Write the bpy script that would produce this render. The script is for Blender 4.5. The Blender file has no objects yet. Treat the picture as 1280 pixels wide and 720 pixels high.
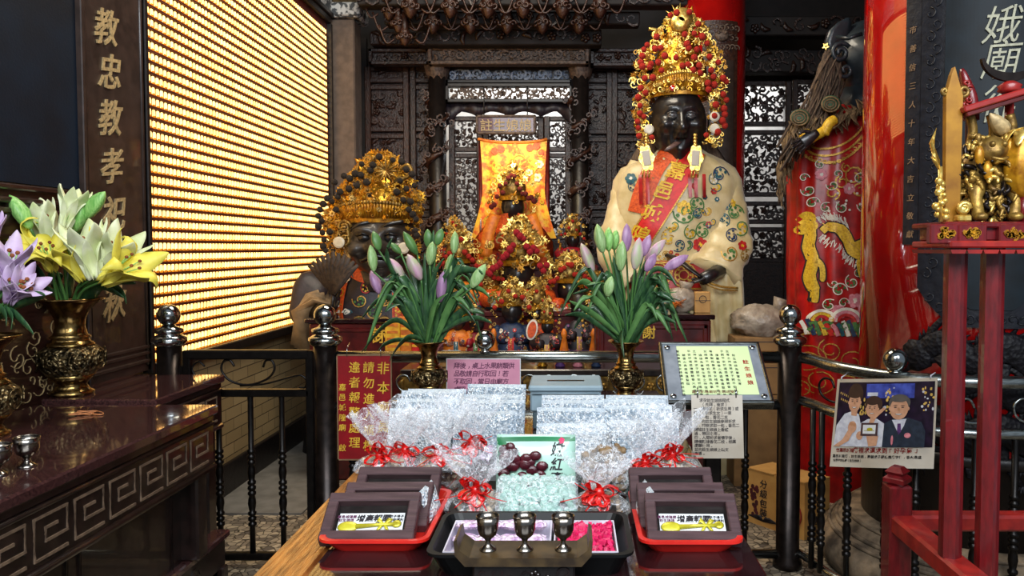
import bpy, math, random
from mathutils import Vector as V, Matrix as MX, noise
from mathutils.bvhtree import BVHTree
random.seed(7)
PI = math.pi
sc = bpy.context.scene
COL = sc.collection
R = random.uniform

# ---------------------------------------------------------------- camera model (1280x720)
FPX, CX, CY, TP, EYE = 950.0, 715.0, 348.0, 0.04, 1.53
_c = 1 / math.sqrt(1 + TP * TP); _s = TP * _c
def ray(px, py):
    a = (px - CX) / FPX; b = (CY - py) / FPX
    return V((a, _c + _s * b, -_s + _c * b))
def W(px, py, Y):
    r = ray(px, py); k = Y / r.y
    return V((r.x * k, Y, EYE + r.z * k))
def G(px, py, z):
    r = ray(px, py); k = (z - EYE) / r.z
    return V((r.x * k, r.y * k, z))
def LX(px, py, X):
    r = ray(px, py); k = X / r.x
    return V((X, r.y * k, EYE + r.z * k))

# ---------------------------------------------------------------- mesh builder
def T(x=0, y=0, z=0): return MX.Translation((x, y, z))
def RX(a): return MX.Rotation(a, 4, 'X')
def RY(a): return MX.Rotation(a, 4, 'Y')
def RZ(a): return MX.Rotation(a, 4, 'Z')
def S(x, y=None, z=None):
    y = x if y is None else y; z = x if z is None else z
    return MX.Diagonal((x, y, z, 1))
def aim(p, d, up=V((0, 0, 1))):
    """matrix whose +Z looks along d, placed at p"""
    d = V(d).normalized()
    q = d.to_track_quat('Z', 'Y')
    return MX.Translation(V(p)) @ q.to_matrix().to_4x4()
FRONT = RX(PI / 2)            # local XY drawing -> stands in XZ, +Z(local) looks to -Y

ORG = {}
class M:
    def __init__(s): s.v = []; s.f = []; s.m = []; s.s = []
    def add(s, vs, fs, m=0, sm=False, X=None):
        o = len(s.v)
        if X is not None: vs = [X @ V(p) for p in vs]
        s.v.extend(V(p) for p in vs)
        for f in fs:
            s.f.append([i + o for i in f]); s.m.append(m); s.s.append(sm)
        return s
    def box(s, x0, x1, y0, y1, z0, z1, m=0, b=0.0, X=None):
        cx, cy, cz = (x0 + x1) / 2, (y0 + y1) / 2, (z0 + z1) / 2
        h = (abs(x1 - x0) / 2, abs(y1 - y0) / 2, abs(z1 - z0) / 2)
        b = min(b, min(h) * .9)
        if b <= 0:
            vs = [(cx + i * h[0], cy + j * h[1], cz + k * h[2]) for i in (-1, 1) for j in (-1, 1) for k in (-1, 1)]
            fs = [(0, 1, 3, 2), (4, 6, 7, 5), (0, 4, 5, 1), (2, 3, 7, 6), (0, 2, 6, 4), (1, 5, 7, 3)]
            return s.add(vs, fs, m, False, X)
        vs = []; ix = {}
        for i in (-1, 1):
            for j in (-1, 1):
                for k in (-1, 1):
                    for a in range(3):
                        e = [h[n] - (0 if n == a else b) for n in range(3)]
                        ix[i, j, k, a] = len(vs); vs.append((cx + i * e[0], cy + j * e[1], cz + k * e[2]))
        fs = []
        for a in range(3):
            u, w = [(1, 2), (2, 0), (0, 1)][a]
            for d in (-1, 1):
                q = []
                for p, r in ((-1, -1), (1, -1), (1, 1), (-1, 1)):
                    g = [0, 0, 0]; g[a] = d; g[u] = p; g[w] = r; q.append(ix[(*g, a)])
                fs.append(q if d > 0 else q[::-1])
        for a in range(3):                      # edges along axis a
            u, w = [(1, 2), (2, 0), (0, 1)][a]
            for p in (-1, 1):
                for r in (-1, 1):
                    g0 = [0, 0, 0]; g0[u] = p; g0[w] = r; g1 = g0[:]; g0[a] = -1; g1[a] = 1
                    q = [ix[(*g0, u)], ix[(*g1, u)], ix[(*g1, w)], ix[(*g0, w)]]
                    fs.append(q if p * r < 0 else q[::-1])
        for i in (-1, 1):
            for j in (-1, 1):
                for k in (-1, 1):
                    q = [ix[i, j, k, 0], ix[i, j, k, 1], ix[i, j, k, 2]]
                    fs.append(q if i * j * k > 0 else q[::-1])
        return s.add(vs, fs, m, False, X)
    def tube(s, pts, r, n=6, m=0, sm=True, cap=True, X=None, closed=False, flat=1.0, up=None):
        pts = [V(p) for p in pts]
        N = len(pts); rr = r if isinstance(r, (list, tuple)) else [r] * N
        vs = []; t0 = None; u = None
        for i, p in enumerate(pts):
            if closed: t = pts[(i + 1) % N] - pts[i - 1]
            else: t = pts[min(i + 1, N - 1)] - pts[max(i - 1, 0)]
            t = t.normalized() if t.length > 1e-9 else V((0, 0, 1))
            if u is None:
                g = V(up) if up is not None else (V((0, 0, 1)) if abs(t.z) < .9 else V((1, 0, 0)))
                u = (g - t * g.dot(t)).normalized()
            else:
                u = u - t * u.dot(t)
                u = u.normalized() if u.length > 1e-6 else V((1, 0, 0))
            w = t.cross(u)
            for k in range(n):
                a = 2 * PI * k / n + (PI / 4 if n == 4 else 0)
                vs.append(p + (u * math.cos(a) * flat + w * math.sin(a)) * rr[i])
        fs = []
        for i in range(N if closed else N - 1):
            j = (i + 1) % N
            for k in range(n):
                k2 = (k + 1) % n
                fs.append((i * n + k, i * n + k2, j * n + k2, j * n + k))
        if cap and not closed:
            fs.append(tuple(range(n))[::-1]); fs.append(tuple((N - 1) * n + k for k in range(n)))
        return s.add(vs, fs, m, sm and n > 4, X)
    def lathe(s, prof, c=(0, 0, 0), n=24, m=0, sm=True, X=None, cap=True, fn=None):
        vs = []; fs = []; N = len(prof)
        for i, (r, z) in enumerate(prof):
            for k in range(n):
                a = 2 * PI * k / n
                q = fn(a, i, r, z) if fn else r
                vs.append((c[0] + q * math.cos(a), c[1] + q * math.sin(a), c[2] + z))
        for i in range(N - 1):
            for k in range(n):
                k2 = (k + 1) % n
                fs.append((i * n + k, i * n + k2, (i + 1) * n + k2, (i + 1) * n + k))
        if cap:
            if prof[0][0] > 1e-5: fs.append(tuple(range(n))[::-1])
            if prof[-1][0] > 1e-5: fs.append(tuple((N - 1) * n + k for k in range(n)))
        return s.add(vs, fs, m, sm, X)
    def ball(s, c=(0, 0, 0), r=1, n=10, m=0, sm=True, X=None, sc=(1, 1, 1), fn=None):
        vs = [(c[0], c[1], c[2] - r * sc[2])]; k = max(4, n // 2)
        for i in range(1, k):
            t = -PI / 2 + PI * i / k
            for j in range(n):
                a = 2 * PI * j / n
                d = V((math.cos(t) * math.cos(a), math.cos(t) * math.sin(a), math.sin(t)))
                q = r * (fn(d) if fn else 1)
                vs.append((c[0] + d.x * q * sc[0], c[1] + d.y * q * sc[1], c[2] + d.z * q * sc[2]))
        vs.append((c[0], c[1], c[2] + r * sc[2])); L = len(vs) - 1; fs = []
        for j in range(n):
            j2 = (j + 1) % n
            fs.append((0, 1 + j2, 1 + j))
            for i in range(k - 2):
                fs.append((1 + i * n + j, 1 + i * n + j2, 1 + (i + 1) * n + j2, 1 + (i + 1) * n + j))
            fs.append((L, 1 + (k - 2) * n + j, 1 + (k - 2) * n + j2))
        return s.add(vs, fs, m, sm, X)
    def prism(s, pts, d=.01, m=0, X=None, z0=0.0):
        """outline in local XY, extruded along +Z by d"""
        n = len(pts)
        vs = [(p[0], p[1], z0) for p in pts] + [(p[0], p[1], z0 + d) for p in pts]
        fs = [tuple(range(n))[::-1], tuple(range(n, 2 * n))] + [(i, (i + 1) % n, n + (i + 1) % n, n + i) for i in range(n)]
        return s.add(vs, fs, m, False, X)
    def loft(s, rings, m=0, sm=True, capa=True, capb=True, closed=True, X=None):
        n = len(rings[0]); vs = [p for r in rings for p in r]; fs = []
        for i in range(len(rings) - 1):
            for k in range(n if closed else n - 1):
                k2 = (k + 1) % n
                fs.append((i * n + k, i * n + k2, (i + 1) * n + k2, (i + 1) * n + k))
        if capa and closed: fs.append(tuple(range(n))[::-1])
        if capb and closed: fs.append(tuple((len(rings) - 1) * n + k for k in range(n)))
        return s.add(vs, fs, m, sm, X)
    def grid(s, fn, nu, nv, m=0, sm=True, X=None):
        vs = [fn(i / nu, j / nv) for i in range(nu + 1) for j in range(nv + 1)]
        fs = [(i * (nv + 1) + j, (i + 1) * (nv + 1) + j, (i + 1) * (nv + 1) + j + 1, i * (nv + 1) + j + 1) for i in range(nu) for j in range(nv)]
        return s.add(vs, fs, m, sm, X)
    def leaf(s, pts, w, m=0, cup=.25, side=None, X=None, shape=None, th=.0012):
        """blade along pts, widest w, thin but with two faces"""
        pts = [V(p) for p in pts]; N = len(pts); rows = []; bot = []
        for i, p in enumerate(pts):
            t = (pts[min(i + 1, N - 1)] - pts[max(i - 1, 0)]).normalized()
            g = V(side) if side is not None else t.cross(V((0, 0, 1)))
            if g.length < 1e-4: g = V((1, 0, 0))
            g = (g - t * g.dot(t)).normalized(); nn = g.cross(t)
            x = i / (N - 1)
            ww = w * (shape(x) if shape else max(.02, math.sin(PI * min(1, (x * .92 + .06))) ** .8)) / 2
            rows.append([p - g * ww + nn * ww * cup, p, p + g * ww + nn * ww * cup])
            bot.append([q - nn * th for q in rows[-1]])
        s.loft([a + b[::-1] for a, b in zip(rows, bot)], m, True, X=X)
        return s
    def text(s, body, size, m=0, X=None, d=.002, bold=0.0, shear=0.0, res=2):
        vs, fs = glyphs(body, bold, shear, res)
        vs = [(p[0] * size, p[1] * size, p[2] * d) for p in vs]
        return s.add(vs, fs, m, False, X)
    def vtext(s, body, size, step, m=0, X=None, d=.002, bold=0.0, shear=0.0, res=2):
        """vertical column; X puts the middle of the first character"""
        for i, ch in enumerate(body):
            if ch != ' ': s.text(ch, size, m, (X or MX()) @ T(0, -step * i, 0), d, bold, shear, res)
        return s
    def bvh(s): return BVHTree.FromPolygons([tuple(p) for p in s.v], s.f)
    def build(s, name, mats, parent=None, label=None, kind=None):
        if not isinstance(mats, (list, tuple)): mats = [mats]
        me = bpy.data.meshes.new(name)
        if parent is not None: o0 = ORG[parent.name]
        else:
            xs = [p.x for p in s.v]; ys = [p.y for p in s.v]
            o0 = V(((min(xs) + max(xs)) / 2, (min(ys) + max(ys)) / 2, min(p.z for p in s.v)))
        me.from_pydata([tuple(p - o0) for p in s.v], [], s.f)
        for q in mats: me.materials.append(q)
        me.polygons.foreach_set('material_index', s.m)
        me.polygons.foreach_set('use_smooth', s.s)
        me.update()
        o = bpy.data.objects.new(name, me); COL.objects.link(o)
        if parent is not None: o.parent = parent
        else: o.location = o0
        ORG[o.name] = V(o0)
        if label: o['label'] = label
        if kind: o['kind'] = kind
        return o

_gc = {}
def glyphs(body, bold, shear, res):
    k = (body, bold, shear, res)
    if k not in _gc:
        c = bpy.data.curves.new('lettering', 'FONT'); c.body = body; c.extrude = .5; c.offset = bold; c.shear = shear
        c.resolution_u = res; c.align_x = 'CENTER'
        o = bpy.data.objects.new('lettering', c); COL.objects.link(o)
        bpy.context.view_layer.update()
        me = bpy.data.meshes.new_from_object(o.evaluated_get(bpy.context.evaluated_depsgraph_get()))
        vs = [tuple(v.co) for v in me.vertices]; fs = [tuple(p.vertices) for p in me.polygons]
        bpy.data.objects.remove(o); bpy.data.curves.remove(c); bpy.data.meshes.remove(me)
        if vs:
            cx = (min(v[0] for v in vs) + max(v[0] for v in vs)) / 2
            cy = (min(v[1] for v in vs) + max(v[1] for v in vs)) / 2 if len(body) == 1 and body not in '一，、。・' else .35
            vs = [(v[0] - cx, v[1] - cy, v[2] + .5) for v in vs]
        _gc[k] = (vs, fs)
    return _gc[k]

def meta(o, label, cat, group=None, kind=None):
    o['label'] = label; o['category'] = cat
    if group: o['group'] = group
    if kind: o['kind'] = kind
    return o
def thing(name, label, cat, loc=(0, 0, 0), group=None):
    o = bpy.data.objects.new(name, None); COL.objects.link(o); o.location = loc
    o.empty_display_size = .05
    ORG[o.name] = V(loc)
    return meta(o, label, cat, group)
def put(o, loc, rot=(0, 0, 0), scale=1):
    o.location = loc; o.rotation_euler = rot
    if scale != 1: o.scale = (scale,) * 3
    return o
def copy_tree(o, parent=None):
    c = o.copy(); COL.objects.link(c)
    if parent is not None: c.parent = parent
    ORG[c.name] = V(ORG[o.name])
    for ch in list(o.children): copy_tree(ch, c)
    return c
def inst(src, name, parent, loc, scale=1.0, rot=None):
    """a copy of a mesh as a part of parent, at a world position (shares its mesh data)"""
    o = src.copy() if src.name not in _proto else bpy.data.objects.new(name, src.data)
    o.name = name; COL.objects.link(o)
    o.parent = parent; o.location = V(loc) - ORG[parent.name]
    o.scale = (scale,) * 3 if not isinstance(scale, (tuple, list)) else scale
    if rot: o.rotation_euler = rot
    ORG[o.name] = V(loc)
    return o
_proto = set()
class Src:
    def __init__(s, data): s.data = data; s.name = data.name; _proto.add(data.name)
def src(m, name, mats):
    o = m.build(name, mats); me = o.data
    for v in me.vertices: v.co = v.co + ORG[o.name]
    bpy.data.objects.remove(o)
    return Src(me)

def spiral(c, r0, r1, a0, turns, n=12, ax=(V((1, 0, 0)), V((0, 0, 1)))):
    out = []
    for i in range(n + 1):
        t = i / n; r = r0 + (r1 - r0) * t; a = a0 + turns * 2 * PI * t
        out.append(V(c) + ax[0] * math.cos(a) * r + ax[1] * math.sin(a) * r)
    return out
def smooth(pts, k=4):
    """Catmull-Rom through pts"""
    pts = [V(p) for p in pts]; out = []
    for i in range(len(pts) - 1):
        p0 = pts[max(i - 1, 0)]; p1 = pts[i]; p2 = pts[i + 1]; p3 = pts[min(i + 2, len(pts) - 1)]
        for j in range(k):
            t = j / k
            out.append(.5 * ((2 * p1) + (p2 - p0) * t + (2 * p0 - 5 * p1 + 4 * p2 - p3) * t * t + (3 * p1 - p0 - 3 * p2 + p3) * t ** 3))
    out.append(pts[-1]); return out
def drape(m, bv, off=.004, far=-3.0, front=False):
    """push the vertices of a flat drawing back along +Y until they lie on a surface"""
    keep = {}
    if front:
        ys = [p.y for p in m.v]; md = (min(ys) + max(ys)) / 2; bk = {i for i, y in enumerate(ys) if y > md}
        fz = [(f, a, b) for f, a, b in zip(m.f, m.m, m.s) if not any(i in bk for i in f)]
        m.f = [x[0] for x in fz]; m.m = [x[1] for x in fz]; m.s = [x[2] for x in fz]
    for i, p in enumerate(m.v):
        h = bv.ray_cast(V((p.x, far, p.z)), V((0, 1, 0)))
        keep[i] = h[0] is not None
        if h[0] is not None: m.v[i] = V((p.x, h[0].y - off, p.z))
    fs = [(f, a, b) for f, a, b in zip(m.f, m.m, m.s) if all(keep[i] for i in f)]
    m.f = [x[0] for x in fs]; m.m = [x[1] for x in fs]; m.s = [x[2] for x in fs]
    used = sorted({i for f in m.f for i in f}); rm = {u: k for k, u in enumerate(used)}
    m.v = [m.v[u] for u in used]; m.f = [[rm[i] for i in f] for f in m.f]
    return m
# ---------------------------------------------------------------- materials
def lin(c):
    if isinstance(c, str):
        c = c.lstrip('#'); c = [int(c[i:i + 2], 16) / 255 for i in (0, 2, 4)]
        c = [x / 12.92 if x <= .04045 else ((x + .055) / 1.055) ** 2.4 for x in c]
    return (*c[:3], 1)
def mat(name, col, rough=.5, metal=0.0, col2=None, ns=20.0, bump=0.0, bs=None, coat=0.0, emit=0.0, spec=.5, kind='noise', sheen=0.0, thr=(.35, .65), stretch=None, coat_ior=1.5):
    m = bpy.data.materials.new(name); m.use_nodes = True
    nt = m.node_tree; N = nt.nodes; Lk = nt.links
    b = N['Principled BSDF']
    b.inputs['Base Color'].default_value = lin(col)
    b.inputs['Roughness'].default_value = rough; b.inputs['Metallic'].default_value = metal
    b.inputs['Coat Weight'].default_value = coat; b.inputs['Coat IOR'].default_value = coat_ior; b.inputs['Specular IOR Level'].default_value = spec
    if sheen: b.inputs['Sheen Weight'].default_value = sheen
    tc = N.new('ShaderNodeTexCoord'); src_ = tc.outputs['Object']
    if stretch:
        mp = N.new('ShaderNodeMapping'); mp.inputs['Scale'].default_value = stretch
        Lk.new(src_, mp.inputs['Vector']); src_ = mp.outputs['Vector']
    def tex(scale):
        if kind == 'voronoi':
            t = N.new('ShaderNodeTexVoronoi'); t.inputs['Scale'].default_value = scale; o = t.outputs['Distance']
        elif kind == 'wave':
            t = N.new('ShaderNodeTexWave'); t.inputs['Scale'].default_value = scale; t.inputs['Distortion'].default_value = 3; t.inputs['Detail'].default_value = 3; o = t.outputs['Fac']
        else:
            t = N.new('ShaderNodeTexNoise'); t.inputs['Scale'].default_value = scale; t.inputs['Detail'].default_value = 5; o = t.outputs['Fac']
        Lk.new(src_, t.inputs['Vector']); return o
    c2 = lin(col2) if col2 else tuple(x * .72 for x in lin(col)[:3]) + (1,)
    f = tex(ns)
    rp = N.new('ShaderNodeValToRGB'); rp.color_ramp.elements[0].position = thr[0]; rp.color_ramp.elements[1].position = thr[1]
    rp.color_ramp.elements[0].color = c2; rp.color_ramp.elements[1].color = lin(col)
    Lk.new(f, rp.inputs['Fac']); Lk.new(rp.outputs['Color'], b.inputs['Base Color'])
    if emit:
        Lk.new(rp.outputs['Color'], b.inputs['Emission Color']); b.inputs['Emission Strength'].default_value = emit
    if bump:
        bp = N.new('ShaderNodeBump'); bp.inputs['Strength'].default_value = bump; bp.inputs['Distance'].default_value = .01
        Lk.new(tex(bs or ns), bp.inputs['Height']); Lk.new(bp.outputs['Normal'], b.inputs['Normal'])
    return m

K = {}
def k(name, *a, **kw): K[name] = mat(name, *a, **kw)
k('blade_gold', '#a8771d', .42, .2, col2='#7d500f', ns=14)
k('stand_wood', '#4a3a22', .4, col2='#271d12', ns=30)
k('dark_outline', '#1a0d0e', .7)
k('carved_wood', '#38221a', .36, col2='#180d0a', ns=30, bump=.6, bs=60)
k('carved_warm', '#46291d', .38, col2='#2c1a14', ns=30, bump=.6, bs=60)
k('lintel_wood', '#6f5c4e', .55, col2='#3d3029', ns=40, bump=.5, bs=70)
k('black_wood', '#1d1614', .4, col2='#100c0b', ns=25, bump=.2)
k('board_wood', '#3a2c26', .38, col2='#2a1f1a', ns=18, coat=.25, bump=.08)
k('brown_lacquer', '#38201a', .3, col2='#23120e', ns=18, coat=.4, bump=.1, stretch=(1, 1, 6))
k('granite_top', '#4a2e2c', .09, col2='#2c1a1b', ns=120, coat=.7)
k('table_dark', '#241715', .28, col2='#130c0b', ns=22, coat=.4, bump=.06)
k('key_wood', '#75614f', .45, col2='#564639', ns=60)
k('dark_panel', '#0a1a2a', .6, spec=.25, col2='#080d17', ns=3, bump=.1, bs=90)
k('dark_top', '#2a1518', .1, col2='#180b0d', ns=9, coat=.8)
k('golden_wood', '#a5682d', .28, col2='#5e3415', ns=9, coat=.35, bump=.25, stretch=(8, 1, 1), bs=26)
k('gold_leaf', '#c2a878', .5, .15, col2='#97825c', ns=90)
k('gold', '#d9a83a', .3, .9, col2='#a8741f', ns=60, bump=.2)
k('gold_pale', '#efd37a', .32, .75, col2='#c99b3c', ns=70, bump=.2)
k('gold_paint', '#cf9622', .36, .4, col2='#8a560f', ns=35, bump=.15)
k('old_gold', '#a8863e', .4, .6, col2='#5d4420', ns=30, bump=.4)
k('brass', '#a98a52', .22, 1.0, col2='#57452c', ns=26, bump=.15)
k('brass_carved', '#7d6c4b', .34, .9, col2='#2c2519', ns=38, bump=.9, bs=70, kind='voronoi')
k('pewter', '#9a948c', .22, 1.0, col2='#6c665f', ns=40)
k('steel', '#b9bdbd', .14, 1.0, col2='#8f9494', ns=14)
k('rail_steel', '#a9b0ae', .26, 1.0, col2='#71736f', ns=22, stretch=(1, 6, 6))
k('black_metal', '#1b1715', .35, .6, col2='#0e0b0a', ns=30, bump=.05)
k('bronze_post', '#2b2320', .3, .7, col2='#1a1412', ns=26)
k('red_lacquer', '#c41410', .14, coat=1.0, coat_ior=2.3, col2='#a50f10', ns=5)
k('red_back', '#a80f18', .2, coat=.6, col2='#870a12', ns=5)
k('red_wood', '#6c0e14', .34, coat=.3, col2='#540b10', ns=20, bump=.1, stretch=(4, 4, 1))
k('red_bright', '#9c2018', .4, coat=.2, col2='#761413', ns=20)
k('maroon_wood', '#5e1716', .32, coat=.35, col2='#3d0d0e', ns=14, bump=.1)
k('couplet_blue', '#0e1a22', .55, spec=.25, col2='#0a1218', ns=14, bump=.06)
k('couplet_edge', '#1a1c24', .42, spec=.3, col2='#101118', ns=30, bump=.3)
k('couplet_gold', '#86846e', .45, .35, col2='#6c6a58', ns=60)
k('dragon_black', '#110f15', .55, spec=.25, col2='#0b090d', ns=45, bump=.45, bs=60, kind='voronoi')
k('stone', '#8d7a63', .7, col2='#4a3f33', ns=12, bump=.5, bs=40)
k('plaster', '#d9d6d0', .8, col2='#c4c0ba', ns=8)
k('pilaster', '#5f5147', .6, col2='#4c4038', ns=16, bump=.2)
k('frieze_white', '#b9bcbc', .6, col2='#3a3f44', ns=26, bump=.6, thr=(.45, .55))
k('ceiling_wood', '#1b1413', .7, col2='#110c0c', ns=10)
k('skin_black', '#1d1b1c', .38, coat=.3, col2='#141213', ns=26, bump=.06)
k('skin_dark', '#3a332c', .42, coat=.2, col2='#28231f', ns=20, bump=.1)
k('skin_blue', '#27323a', .4, coat=.2, col2='#192127', ns=14, bump=.1)
k('tongue', '#5c4540', .4)
k('eye_grey', '#4c4a4a', .25, coat=.5)
k('pom_red', '#d62a10', .9, col2='#8f160c', ns=220, bump=.8, bs=300)
k('pom_crimson', '#c8162a', .85, col2='#8a0c1b', ns=220, bump=.8, bs=300)
k('pom_black', '#15110f', .85, col2='#2b2119', ns=200, bump=.8, bs=300)
k('pom_maroon', '#7c1a18', .9, col2='#4a0d0e', ns=220, bump=.8)
k('mirror_disc', '#cfc6ae', .35)
k('cream_silk', '#d3c193', .40, col2='#bba572', ns=9, bump=.25, bs=14, sheen=.25)
k('beige_cloth', '#a08763', .7, col2='#80694a', ns=12, bump=.3, bs=20)
k('red_silk', '#b4100e', .36, col2='#7e0809', ns=10, bump=.15, bs=18)
k('sash_red', '#d31c17', .5, col2='#bd120f', ns=40, bump=.1)
k('orange_brocade', '#dd5a1c', .5, col2='#b03d10', ns=60, bump=.3, bs=120)
k('orange_cloth', '#e0801c', .55, col2='#b85a12', ns=24, bump=.2)
k('yellow_cloth', '#f0bd2a', .5, col2='#d68a18', ns=26, bump=.2)
k('brocade_bright', '#f2b930', .5, col2='#e0631a', ns=16, bump=.3, bs=60, thr=(.42, .56))
k('red_brocade', '#a8141c', .5, col2='#6f0b20', ns=20, bump=.25, bs=50)
k('black_brocade', '#17131a', .5, col2='#2a2028', ns=30, bump=.2)
k('medallion_green', '#3d5a38', .6, col2='#2c4630', ns=60)
k('hair_brown', '#3c261a', .6)
k('hair_grey', '#55504c', .6)
k('frieze_bluelit', '#93a2b8', .5, col2='#5a6880', ns=40)  # bluish light falling on the carving, put into its colour
k('green_thread', '#4c7d3a', .6, col2='#2f5a2a', ns=60)
k('teal_thread', '#1f5c66', .55, col2='#17424e', ns=60)
k('navy_thread', '#1d3558', .55, col2='#142640', ns=60)
k('yellow_thread', '#e2bb2f', .5, .15, col2='#bd8f1c', ns=90)
k('gold_thread', '#cfa24a', .42, .5, col2='#97702c', ns=120, bump=.3)
k('white_thread', '#e6dfd0', .6)
k('pink_thread', '#d98a94', .6, col2='#b76470', ns=60)
k('red_thread', '#c41f1c', .6, col2='#96120f', ns=60)
k('purple_thread', '#5a3270', .6, col2='#3c1f50', ns=60)
k('fur', '#8f7450', .85, col2='#55432f', ns=50, bump=.6, bs=90, stretch=(3, 3, .6))
k('fur_brown', '#6d5844', .85, col2='#41332a', ns=40, bump=.6, bs=90, stretch=(3, 3, .6))
k('feather', '#3a2c22', .7, col2='#1f1712', ns=40, bump=.4)
k('leaf', '#3c6338', .4, col2='#20402a', ns=14, coat=.15, stretch=(6, 6, 1))
k('leaf_light', '#5f8a4c', .45, col2='#426c39', ns=14)
k('stem', '#4b7a3a', .5, col2='#3a632e', ns=20)
k('bud_green', '#a9c48a', .45, col2='#7ea862', ns=22, stretch=(8, 8, 1))
k('bud_bright', '#9fd07a', .45, col2='#68a84e', ns=22, stretch=(8, 8, 1))
k('bud_pink', '#c99ab4', .45, col2='#a9b58a', ns=9, stretch=(4, 4, 1))
k('bud_purple', '#b78fb2', .45, col2='#8f6a92', ns=12, stretch=(4, 4, 1))
k('petal_yellow', '#f1e566', .5, col2='#dfd047', ns=14)
k('petal_cream', '#e8ecc8', .5, col2='#cdd79c', ns=14)
k('petal_lilac', '#d8c6dc', .5, col2='#b79ac4', ns=14)
k('anther', '#8a4a1e', .7)
k('paper_white', '#d9dcdd', .6, col2='#c9cccf', ns=14)
k('paper_pink', '#d997ac', .5, col2='#cd88a2', ns=10)
k('paper_green', '#cfe0a8', .5, col2='#b9d3a0', ns=3)
k('paper_cream', '#c6bfb2', .6, col2='#a89c8a', ns=4)
k('ink', '#1d1a24', .6)
k('ink_purple', '#6b3558', .6)
k('ink_red', '#a3241f', .6)
k('sign_red', '#960c18', .4, col2='#7c0912', ns=12)
k('sign_gold', '#eec23c', .5, 0, col2='#c6962a', ns=60)
k('sign_back', '#8a6c4e', .5)
k('grey_box', '#8fa3ae', .45, col2='#8297a2', ns=10)
k('grey_dark', '#5d7079', .45)
k('foil', '#e4edf5', .3, .35, col2='#a9bccd', ns=90, bump=.8, bs=140, kind='voronoi')
k('foil_white', '#f0f4f7', .35, .15, col2='#bac8d4', ns=90, bump=.8, bs=150, kind='voronoi')
k('packet_seam', '#c9d3da', .35, .1, col2='#a7b4bf', ns=120, bump=.6, bs=160)
k('frame_brown', '#4f3a3d', .42, col2='#3d2b2e', ns=12, bump=.12, stretch=(1, 8, 8))
k('red_plastic', '#d8281f', .3, coat=.3, col2='#c01f18', ns=6)
k('black_plastic', '#08090a', .4, spec=.3)
k('brushed_plate', '#8f97a2', .4, .3, col2='#79818c', ns=20)
k('white_plastic', '#d9d4e2', .4)
k('charm_gold', '#d6cf3a', .35, .3, col2='#b0a428', ns=30)
k('magenta', '#e0145e', .5, col2='#a80c44', ns=60, bump=.2)
k('pink_foil', '#ecd9ee', .3, col2='#d9b4dc', ns=60, bump=1.0, bs=90, kind='voronoi')
k('mint', '#9cc4b8', .4, col2='#86b0a6', ns=60)
k('date_red', '#5b1c28', .3, coat=.3, col2='#36131c', ns=40, bump=.5, bs=70)
k('longan', '#8d7350', .6, col2='#6b5336', ns=40, bump=.2)
k('pouch_green', '#b5dccb', .35, col2='#a2cdbd', ns=8, coat=.3)
k('pouch_dark', '#1e7a4a', .4)
k('candy_beige', '#c9b79c', .45, col2='#9f8668', ns=30)
k('ribbon_red', '#e01712', .35, col2='#b80f0d', ns=40, coat=.2)
k('cardboard', '#c99a55', .75, col2='#b98746', ns=10)
k('cardboard_dark', '#8f6a3c', .75, col2='#7c5a31', ns=10)
k('kraft', '#b98a4c', .7, col2='#a87a40', ns=14)
k('rubber', '#c07a4a', .5)
k('photo_dark', '#2a1c33', .35, coat=.4, col2='#16101d', ns=26)
k('photo_blue', '#4a5ab8', .35, coat=.4, col2='#2c3480', ns=30)
k('photo_skin', '#c99a7c', .45, coat=.3, col2='#b98a6c', ns=60)
k('photo_shirt', '#cfd2da', .45, coat=.3, col2='#b3b6c4', ns=50)
k('photo_navy', '#2a3444', .45, coat=.3, col2='#1e2633', ns=50)
k('photo_gold', '#d6b25a', .45, coat=.3)
k('plastic_bag', '#a59684', .35, col2='#7b6c5c', ns=14, bump=.8, bs=30)
k('idol_white', '#d3ccbf', .5, col2='#b3ab9f', ns=60)
k('lamp_base', '#e08a1e', .4, emit=.8, col2='#b8610f')
k('shelf_red', '#5a1a0e', .5, col2='#3f120a', ns=20)

def lampmat():
    m = bpy.data.materials.new('lamp_glow'); m.use_nodes = True
    N = m.node_tree.nodes; Lk = m.node_tree.links; b = N['Principled BSDF']
    b.inputs['Base Color'].default_value = lin('#e8c878'); b.inputs['Roughness'].default_value = .4
    g = N.new('ShaderNodeNewGeometry'); sp = N.new('ShaderNodeSeparateXYZ')
    Lk.new(g.outputs['Position'], sp.inputs[0])
    w = N.new('ShaderNodeTexWhiteNoise'); w.noise_dimensions = '3D'
    sn = N.new('ShaderNodeVectorMath'); sn.operation = 'SNAP'; sn.inputs[1].default_value = (1, LAMP_DY, LAMP_DZ)
    Lk.new(g.outputs['Position'], sn.inputs[0]); Lk.new(sn.outputs[0], w.inputs['Vector'])
    rp = N.new('ShaderNodeValToRGB'); e = rp.color_ramp.elements
    e[0].position = 0; e[0].color = (1, .50, .12, 1); e[1].position = 1; e[1].color = (1, .66, .24, 1)
    Lk.new(w.outputs['Value'], rp.inputs['Fac']); Lk.new(rp.outputs['Color'], b.inputs['Emission Color'])
    b.inputs['Emission Strength'].default_value = LAMP_E
    return m
LAMP_DY, LAMP_DZ, LAMP_E = .0388, .0565, 3.0
K['lamp_glow'] = lampmat()

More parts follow.
